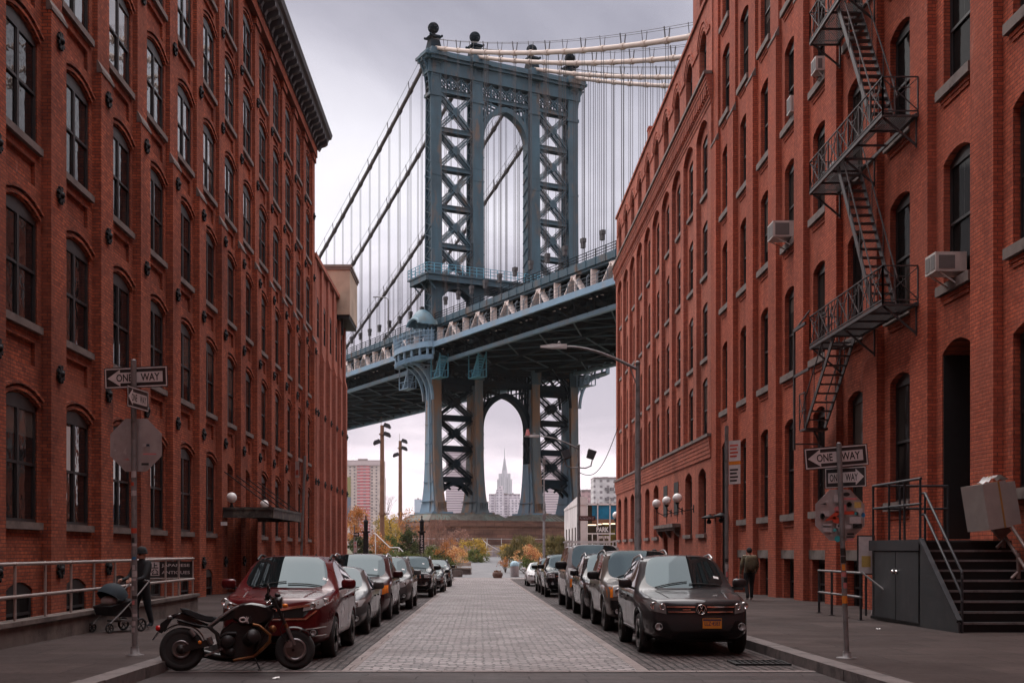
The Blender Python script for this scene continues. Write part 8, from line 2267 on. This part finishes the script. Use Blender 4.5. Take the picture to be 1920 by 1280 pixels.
# ---- motorcycle
def motorcycle():
    A = Vector((-4.24, 17.05, 0)); B = Vector((-2.665, 17.28, 0)); d = B-A; wb = d.length
    t = thing('motorcycle', 'black naked motorcycle with copper exhaust bends leaning on its stand before the maroon car', 'motorcycle', (A.x, A.y, gz(17.1)), None, math.atan2(d.y, d.x))
    t.rotation_euler = (math.radians(-5), 0, math.atan2(d.y, d.x))
    K = 0.00131
    def Q(px, py, y=0.0): return ((px-345)*K, y, (1003-py)*K)
    blk = paint('bike_black', (0.012, 0.011, 0.012), 0.1, 0.25, 0.1)
    eng = pm('engine_black', (0.022, 0.020, 0.020), 0.45, 0.5, var=0.3, scale=20)
    cop = pm('copper_pipe', (0.20, 0.085, 0.03), 0.4, 0.6, var=0.25, scale=12)
    alu = pm('bike_aluminium', (0.20, 0.19, 0.19), 0.35, 0.8, var=0.2, scale=15)
    rimm = pm('bike_rim', (0.06, 0.055, 0.055), 0.35, 0.6, var=0.2, scale=15)
    def wheel_(cx, r, tw, name, spokes, discr):
        m = MB(); m.lathe([(r*0.70, -tw*0.42), (r*0.82, -tw*0.5), (r*0.93, -tw*0.42), (r*0.985, -tw*0.2), (r, 0), (r*0.985, tw*0.2), (r*0.93, tw*0.42), (r*0.82, tw*0.5), (r*0.70, tw*0.42)], 44, (cx, 0, r), (0, 1, 0)); w = m.build(name, M['rubber'], t)
        m = MB(); m.lathe([(r*0.72, -tw*0.40), (r*0.66, -tw*0.36), (r*0.62, 0), (r*0.66, tw*0.36), (r*0.72, tw*0.40)], 40, (cx, 0, r), (0, 1, 0))
        for k in range(spokes):
            a = 2*PI*k/spokes+0.2; c, s_ = math.cos(a), math.sin(a)
            for da in (-0.10, 0.10):
                c2, s2 = math.cos(a+da), math.sin(a+da); m.bar((cx+r*0.12*c, 0, r+r*0.12*s_), (cx+r*0.66*c2, 0, r+r*0.66*s2), 0.022, 0.03, up=(0, 1, 0))
        m.lathe([(0.001, -tw*0.55), (r*0.16, -tw*0.5), (r*0.16, tw*0.5), (0.001, tw*0.55)], 16, (cx, 0, r), (0, 1, 0)); m.build('rim', rimm, w)
        m = MB(); y = -tw*0.42-0.02
        m.lathe([(discr*0.74, y), (discr, y), (discr, y-0.006), (discr*0.74, y-0.006), (discr*0.74, y)], 36, (cx, 0, r), (0, 1, 0))
        for k in range(6): a = 2*PI*k/6; m.bar((cx+discr*0.25*math.cos(a), y, r+discr*0.25*math.sin(a)), (cx+discr*0.72*math.cos(a), y, r+discr*0.72*math.sin(a)), 0.02, 0.006, up=(0, 1, 0))
        m.build('brake_disc', alu, w)
    wheel_(0.0, 0.312, 0.18, 'rear_wheel', 5, 0.13); wheel_(wb, 0.288, 0.13, 'front_wheel', 5, 0.165)
    # bodywork: profiles given thickness and rounded by a lens-shaped section
    def slab(poly, w, name, mt, edge=0.35, y0=0.0):
        m = MB(); n = len(poly); c = (sum(p[0] for p in poly)/n, sum(p[1] for p in poly)/n)
        R_ = []
        for f, yy in ((1-edge*0.55, -w), (1-edge*0.2, -w*0.85), (1, -w*0.4), (1, w*0.4), (1-edge*0.2, w*0.85), (1-edge*0.55, w)):
            R_.append([Q(c[0]+(p[0]-c[0])*f, c[1]+(p[1]-c[1])*f, yy+y0) for p in poly])
        vs = [p for r in R_ for p in r]; fs = []
        for i in range(5):
            for j in range(n): j2 = (j+1) % n; fs.append((i*n+j, i*n+j2, (i+1)*n+j2, (i+1)*n+j))
        m.add(vs, fs, True); m.add(R_[0], [tuple(range(n-1, -1, -1))]); m.add(R_[-1], [tuple(range(n))])
        return m.build(name, mt, t)
    slab([(700, 440), (800, 370), (900, 300), (1000, 268), (1100, 262), (1200, 280), (1300, 310), (1340, 360), (1330, 430), (1240, 500), (1130, 520), (980, 520), (930, 470), (880, 440), (760, 470)], 0.155, 'tank', blk)
    tk = slab([(965, 420), (1085, 405), (1105, 450), (1080, 500), (975, 505), (950, 465)], 0.165, 'side_panel', eng, 0.1)
    m = MB()
    for a in range(10): pass
    m.tube([Q(1000+34*math.cos(a), 455-24*math.sin(a), -0.170) for a in [2*PI*k/16 for k in range(16)]], 0.012, 5, closed=True); m.bar(Q(1040, 420, -0.170), Q(1062, 495, -0.170), 0.02, 0.012); m.bar(Q(1062, 425, -0.170), Q(1040, 480, -0.170), 0.02, 0.012); m.build('badge', M['signwhite'], tk)
    slab([(326, 318), (400, 322), (520, 372), (620, 408), (720, 418), (740, 450), (700, 480), (600, 470), (480, 430), (350, 372)], 0.13, 'seat', M['cloth_black'], 0.4)
    slab([(225, 395), (330, 360), (480, 430), (640, 500), (640, 545), (520, 510), (330, 440), (240, 425)], 0.09, 'tail', blk, 0.3)
    slab([(120, 480), (225, 400), (250, 420), (180, 540), (130, 590), (90, 570)], 0.03, 'plate_bracket', M['black'], 0.2)
    m = MB(); m.lathe([(0.001, -0.045), (0.035, -0.04), (0.045, 0.0), (0.04, 0.02)], 14, Q(100, 535), (1, 0, 0)); m.M = None; m.build('tail_light', M['redlens'], t)
    m = MB(); m.bar(Q(95, 575), Q(40, 660), 0.12, 0.012, up=(1, 0, 1)); m.build('number_plate', M['steeld'], t)
    m = MB(); P = [Q(345+258*math.cos(a), 765-262*math.sin(a)) for a in [0.35+2.0*k/14 for k in range(15)]]
    for p, q in zip(P, P[1:]): m.hexa([(p[0], -0.09, p[2]), (p[0], 0.09, p[2]), (p[0], 0.09, p[2]+0.02), (p[0], -0.09, p[2]+0.02)], [(q[0], -0.09, q[2]), (q[0], 0.09, q[2]), (q[0], 0.09, q[2]+0.02), (q[0], -0.09, q[2]+0.02)])
    m.build('rear_mudguard', blk, t)
    slab([(290, 470), (340, 450), (500, 475), (560, 520), (540, 540), (330, 505)], 0.10, 'side_cover', eng, 0.3)
    m = MB(); cx = (1545-345)*K
    P = [(cx+0.318*math.cos(a), 0.285+0.318*math.sin(a)) for a in [0.75+1.3*k/12 for k in range(13)]]
    for p, q in zip(P, P[1:]): m.hexa([(p[0], -0.08, p[1]), (p[0], 0.08, p[1]), (p[0]*1, 0.06, p[1]+0.02), (p[0], -0.06, p[1]+0.02)], [(q[0], -0.08, q[1]), (q[0], 0.08, q[1]), (q[0], 0.06, q[1]+0.02), (q[0], -0.06, q[1]+0.02)])
    m.build('front_mudguard', blk, t)
    m = MB()      # silver frame tubes
    for yy in (-0.15, 0.15):
        m.tube([Q(635, 525, yy), Q(760, 430, yy), Q(880, 345, yy), Q(960, 305, yy*0.9)], 0.022, 8); m.k = 1
        m.tube([Q(960, 305, yy*0.8), Q(1150, 330, yy*0.6), Q(1340, 300, yy*0.3)], 0.02, 8); m.tube([Q(635, 525, yy), Q(720, 600, yy), Q(760, 780, yy), Q(900, 860, yy*0.7)], 0.024, 8); m.tube([Q(1340, 340, yy*0.3), Q(1230, 560, yy*0.7), Q(1150, 760, yy*0.8), Q(1100, 870, yy*0.7)], 0.022, 8)
        m.tube([Q(300, 450, yy*0.6), Q(480, 500, yy*0.7), Q(640, 530, yy)], 0.016, 6); m.k = 0
    m.build('frame', [alu, eng], t)
    m = MB()
    m.hexa([Q(770, 860, -0.13), Q(1100, 875, -0.13), Q(1100, 875, 0.13), Q(770, 860, 0.13)], [Q(740, 720, -0.13), Q(1120, 700, -0.13), Q(1120, 700, 0.13), Q(740, 720, 0.13)]); m.hexa([Q(800, 722, -0.10), Q(1000, 700, -0.10), Q(1000, 700, 0.10), Q(800, 722, 0.10)], [Q(830, 590, -0.08), Q(980, 560, -0.08), Q(980, 560, 0.08), Q(830, 590, 0.08)])
    for k in range(6): m.bar(Q(780+k*52, 868, -0.132), Q(775+k*52, 730, -0.132), 0.012, 0.02)
    m.lathe([(0.001, -0.19), (0.085, -0.19), (0.10, -0.16), (0.11, -0.1)], 18, Q(840, 690), (0, 1, 0)); m.lathe([(0.001, -0.17), (0.06, -0.17), (0.07, -0.1)], 16, Q(870, 800), (0, 1, 0)); m.box(*sorted((Q(960, 0)[0], Q(1110, 0)[0])), -0.12, 0.12, Q(0, 600)[2], Q(0, 500)[2]); m.tube([Q(760, 640, -0.13), Q(830, 600, -0.15), Q(930, 600, -0.15)], 0.028, 8)
    en = m.build('engine', eng, t)
    for sgn in (-1, 1):
        m = MB(); c = Vector(Q(1040, 690)); ax = Vector((0.35, sgn, 0.25)).normalized()
        for k in range(9): m.lathe([(0.05, 0.10+k*0.02), (0.098, 0.10+k*0.02), (0.098, 0.108+k*0.02), (0.05, 0.108+k*0.02)], 20, c, ax)
        m.lathe([(0.06, 0.05), (0.062, 0.28)], 16, c, ax); m.lathe([(0.10, 0.28), (0.105, 0.33), (0.08, 0.36), (0.001, 0.37)], 18, c, ax); m.build('cylinder', eng, en)
    for sgn in (-1, 1):
        m = MB(); m.tube([Q(1110, 505, sgn*0.17), Q(1180, 520, sgn*0.19), Q(1240, 575, sgn*0.2), Q(1295, 620, sgn*0.19), Q(1285, 690, sgn*0.17), Q(1220, 760, sgn*0.15), Q(1120, 850, sgn*0.13), Q(900, 890, sgn*0.13)], 0.021, 10); m.build('exhaust_pipe', cop, t)
    slab([(770, 560), (880, 470), (1000, 500), (1120, 515), (1170, 620), (1150, 720), (1000, 720), (780, 730), (740, 640)], 0.115, 'airbox', eng, 0.2)
    slab([(1130, 520), (1250, 500), (1300, 560), (1260, 700), (1180, 800), (1120, 780)], 0.09, 'radiator', eng, 0.15)
    m = MB(); m.tube([Q(900, 885, 0.16), Q(700, 850, 0.2), Q(480, 790, 0.22), Q(330, 760, 0.22)], [0.04, 0.055, 0.06, 0.05], 14); m.build('muffler', eng, t)
    m = MB(); m.lathe([(0.001, -0.05), (0.05, -0.045), (0.055, 0.0), (0.04, 0.04), (0.001, 0.05)], 14, Q(1320, 555, -0.10), (0, 1, 0)); m.build('horn', cop, t)
    m = MB()
    for yy in (-0.10, 0.10):
        m.k = 0; m.tube([Q(1325, 220, yy), Q(1440, 470, yy)], 0.024, 10); m.k = 0; m.tube([Q(1440, 470, yy), Q(1455, 500, yy)], 0.026, 10); m.k = 1; m.tube([Q(1455, 500, yy), Q(1475, 545, yy)], 0.026, 10); m.k = 2; m.tube([Q(1475, 545, yy), Q(1555, 735, yy)], 0.030, 10)
        m.bar(Q(1500, 690, yy), Q(1500, 760, yy), 0.05, 0.09)
    m.k = 0; m.bar(Q(1350, 285, -0.12), Q(1350, 285, 0.12), 0.07, 0.04); m.bar(Q(1410, 400, -0.12), Q(1410, 400, 0.12), 0.06, 0.04)
    m.tube([Q(1540, 786, -0.12), Q(1540, 786, 0.12)], 0.022, 8)
    m.build('fork', [eng, cop, alu], t)
    m = MB(); m.tube([Q(1270, 190, -0.40), Q(1280, 195, -0.22), Q(1330, 220, -0.08), Q(1330, 220, 0.08), Q(1280, 195, 0.22), Q(1270, 190, 0.40)], 0.013, 8); m.k = 1
    for s_ in (-1, 1): m.tube([Q(1272, 190, s_*0.28), Q(1268, 189, s_*0.42)], 0.02, 8); m.box(*sorted((Q(1240, 0)[0], Q(1300, 0)[0])), *sorted((s_*0.20, s_*0.27)), Q(0, 240)[2], Q(0, 190)[2])
    m.k = 2
    for k in range(7): m.ball(Q(1240+k*16, 235+((k*37) % 50), -0.06+0.02*(k % 3)), 0.022, 8)
    m.build('handlebar', [alu, M['black'], M['chrome']], t)
    for s_ in (-1, 1):
        m = MB(); m.tube([Q(1275, 195, s_*0.30), Q(1270, 150, s_*0.34), Q(1270, 115, s_*0.36)], 0.008, 6); m.ball(Q(1275, 105, s_*0.36), 0.055, 12, (0.35, 1.2, 0.75)); m.build('mirror', M['black'], t)
    m = MB(); c = Vector(Q(1370, 260)); m.lathe([(0.001, -0.10), (0.06, -0.08), (0.088, 0.0), (0.092, 0.06), (0.085, 0.065)], 22, c, (1, 0, -0.05)); hl = m.build('headlight', blk, t); m = MB(); m.lathe([(0.084, 0.062), (0.06, 0.08), (0.001, 0.088)], 20, c, (1, 0, -0.05)); m.build('lens', M['lens'], hl)
    m = MB(); m.lathe([(0.001, -0.03), (0.045, -0.02), (0.045, 0.02), (0.001, 0.03)], 16, Q(1370, 185), (0.4, 0, 1)); m.build('gauge', M['black'], t)
    for px, py in ((1455, 300), (225, 420)):
        for s_ in (-1, 1):
            m = MB(); m.ball(Q(px, py, s_*0.15), 0.032, 10, (1.3, 0.9, 0.8)); m.bar(Q(px, py, s_*0.05), Q(px, py, s_*0.13), 0.015); m.build('indicator', M['lensd'] if px < 300 else M['amber'], t)
    m = MB(); 
    for yy in (-0.11, 0.11): m.bar(Q(345, 765, yy), Q(660, 690, yy), 0.045, 0.09)
    m.lathe([(0.001, -0.14), (0.06, -0.13), (0.075, -0.08)], 16, Q(345, 765), (0, 1, 0)); m.k = 1; m.ball(Q(545, 692, -0.135), 0.028, 10, (1, 0.5, 1)); m.k = 2; m.tube([Q(440, 560, -0.13), Q(490, 620, -0.13)], 0.035, 10); m.tube([Q(640, 640, -0.14), Q(670, 715, -0.14)], 0.04, 10)
    m.build('swingarm', [eng, M['amber'], alu], t)
    m = MB(); m.bar(Q(600, 840, -0.2), Q(790, 760, -0.17), 0.03, 0.03); m.tube([Q(620, 835, -0.16), Q(620, 835, -0.30)], 0.016, 8); m.tube([Q(760, 775, -0.16), Q(760, 775, -0.30)], 0.016, 8); m.build('footrest', alu, t)
    m = MB(); m.tube([Q(1120, 850, -0.12), Q(1150, 910, -0.16), Q(1185, 985, -0.20)], 0.013, 8); m.box(*sorted((Q(1165, 0)[0], Q(1205, 0)[0])), -0.23, -0.18, 0.0, 0.012); m.build('side_stand', M['black'], t)
    m = MB()
    for yy in (-0.13, -0.10): m.tube([Q(1390, 330, yy), Q(1440, 470, yy-0.02), Q(1400, 560, yy-0.03), Q(1420, 640, yy), Q(1490, 700, yy)], 0.008, 6)
    m.tube([Q(1300, 590, -0.14), Q(1310, 660, -0.15), Q(1270, 720, -0.14)], 0.008, 6); m.build('cable', M['black'], t)
motorcycle()
# ------------------------------------------------------------------ unseen street behind the viewer; block heights raised to shade the near end
def build_behind():
    for nm, lab, X, sg, y0, y1, h, mt in (
        ('shade_warehouse', 'unseen brick warehouse, raised for shade, across the cross street, behind the viewer beside the left pavement', -11.4, -1, -75, -5, 58, 'brickL'),
        ('shade_block', 'unseen brick block, raised for shade, across the cross street, behind the viewer beside the right pavement', 12.0, 1, -75, -6, 62, 'brickR'),
        ('street_end_block', 'unseen brick block added for shade, closing the street far behind the viewer', 0, 0, -60, -45, 50, 'brickF')):
        root = thing(nm, lab, 'building')
        w = MB(); p = MB()
        if sg:
            a, b = sorted((X, X+sg*20)); w.box(a, b, y0, y1, -0.5, h)
            for k in range(int((y1-y0)/4)):
                y = y0+1.2+4*k
                for i in range(6 if h > 25 else 5):
                    z = 2.6+4.5*i
                    if z+2.8 < h: c, d = sorted((X-sg*0.02, X+sg*0.3)); p.box(c, d, y, y+1.9, z, z+2.8)
        else:
            w.box(-30, 30, y0, y1, -0.5, h)
            for k in range(14):
                for i in range(5): p.box(-28+4*k, -26+4*k, y1-0.3, y1+0.02, 2.6+4.4*i, 5.4+4.4*i)
        w.build('wall', M[mt], root); p.build('glazing', M['wglassd'], root)
build_behind()
# ------------------------------------------------------------------ air, sky, sun, camera
hz = MB(); hz.box(-5400, 5400, -260, 5600, -6.0, 470)
m, nt, b, N, L = newmat('haze'); N.remove(b)
pv = N.new('ShaderNodeVolumePrincipled'); pv.inputs['Color'].default_value = (0.66, 0.64, 0.66, 1); pv.inputs['Density'].default_value = 0.00005; pv.inputs['Anisotropy'].default_value = 0.0
L.new(pv.outputs[0], N['Material Output'].inputs['Volume'])
tag(hz.build('haze', m), kind='stuff')

SUN_EL, SUN_AZ = math.radians(48), math.radians(-32)      # azimuth from +Y, clockwise: veiled, high beyond the bridge
w = bpy.data.worlds.new('World'); sc.world = w; w.use_nodes = True
N = w.node_tree.nodes; L = w.node_tree.links
bg = N['Background']; bg.inputs['Strength'].default_value = 0.11
sky = N.new('ShaderNodeTexSky'); sky.sky_type = 'NISHITA'; sky.sun_disc = False; sky.sun_elevation = SUN_EL; sky.sun_rotation = SUN_AZ
sky.air_density = 1.0; sky.dust_density = 3.0; sky.ozone_density = 1.0
gen = N.new('ShaderNodeTexCoord').outputs['Generated']
s = N.new('ShaderNodeSeparateXYZ'); L.new(gen, s.inputs[0])
# cloud sheet: project the direction onto a plane overhead so that clouds flatten towards the horizon
mz = N.new('ShaderNodeMath'); mz.operation = 'MAXIMUM'; L.new(s.outputs[2], mz.inputs[0]); mz.inputs[1].default_value = 0.0
az = N.new('ShaderNodeMath'); az.operation = 'ADD'; L.new(mz.outputs[0], az.inputs[0]); az.inputs[1].default_value = 0.16
dv = N.new('ShaderNodeVectorMath'); dv.operation = 'DIVIDE'; L.new(gen, dv.inputs[0])
cb = N.new('ShaderNodeCombineXYZ')
for i in range(3): L.new(az.outputs[0], cb.inputs[i])
L.new(cb.outputs[0], dv.inputs[1])
flat = mapped(N, L, dv.outputs[0], (1, 1, 0), loc=(3.1, 1.7, 0))
n1 = noise(N, L, flat, 0.75, 8, 0.52, 0.4)
n2 = noise(N, L, flat, 0.28, 3, 0.5)
av = N.new('ShaderNodeMath'); av.operation = 'MULTIPLY_ADD'; L.new(n1, av.inputs[0]); av.inputs[1].default_value = 0.72
hf = N.new('ShaderNodeMath'); hf.operation = 'MULTIPLY'; L.new(n2, hf.inputs[0]); hf.inputs[1].default_value = 0.30; L.new(hf.outputs[0], av.inputs[2])
cl = ramp(N, L, av.outputs[0], [(0.41, (3.2, 3.15, 3.55)), (0.47, (4.8, 4.65, 5.05)), (0.52, (6.5, 6.3, 6.6)), (0.58, (7.7, 7.5, 7.6))])
# an overcast sky is brightest overhead
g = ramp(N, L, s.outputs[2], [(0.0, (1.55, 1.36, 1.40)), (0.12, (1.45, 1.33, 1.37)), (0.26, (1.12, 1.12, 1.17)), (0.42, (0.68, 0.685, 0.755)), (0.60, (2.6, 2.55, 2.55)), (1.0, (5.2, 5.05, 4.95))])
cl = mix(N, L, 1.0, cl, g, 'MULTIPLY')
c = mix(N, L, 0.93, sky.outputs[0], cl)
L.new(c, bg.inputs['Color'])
sd = bpy.data.lights.new('sun', 'SUN'); sd.energy = 1.5; sd.angle = math.radians(65); sd.color = (1.0, 0.95, 0.9)
so = bpy.data.objects.new('sun', sd); COL.objects.link(so)
d = Vector((math.sin(SUN_AZ)*math.cos(SUN_EL), math.cos(SUN_AZ)*math.cos(SUN_EL), math.sin(SUN_EL)))
so.rotation_euler = (-d).to_track_quat('-Z', 'Y').to_euler(); so.location = d*100+Vector((0, 0, 20))

cam = bpy.data.cameras.new('camera'); co = bpy.data.objects.new('camera', cam); COL.objects.link(co)
co.location = (0, 0, CZ); co.rotation_euler = (PI/2, 0, 0)
cam.sensor_width = 36.0; cam.lens = FPX/1920*36.0
cam.shift_x = (960-VX)/1920; cam.shift_y = (HY-640)/1920
cam.clip_start = 0.1; cam.clip_end = 20000
sc.camera = co
sc.view_settings.view_transform = 'Standard'; sc.view_settings.look = 'None'; sc.view_settings.exposure = 0.30; sc.view_settings.gamma = 1.0
sc.view_settings.use_curve_mapping = False
sc.render.engine = 'CYCLES'
try:
    sc.cycles.use_denoising = True; sc.cycles.denoiser = 'OPENIMAGEDENOISE'
    sc.cycles.max_bounces = 8; sc.cycles.diffuse_bounces = 4; sc.cycles.glossy_bounces = 4; sc.cycles.volume_bounces = 1
    sc.cycles.sample_clamp_indirect = 6.0; sc.cycles.use_adaptive_sampling = True; sc.cycles.adaptive_threshold = 0.01
except Exception: pass
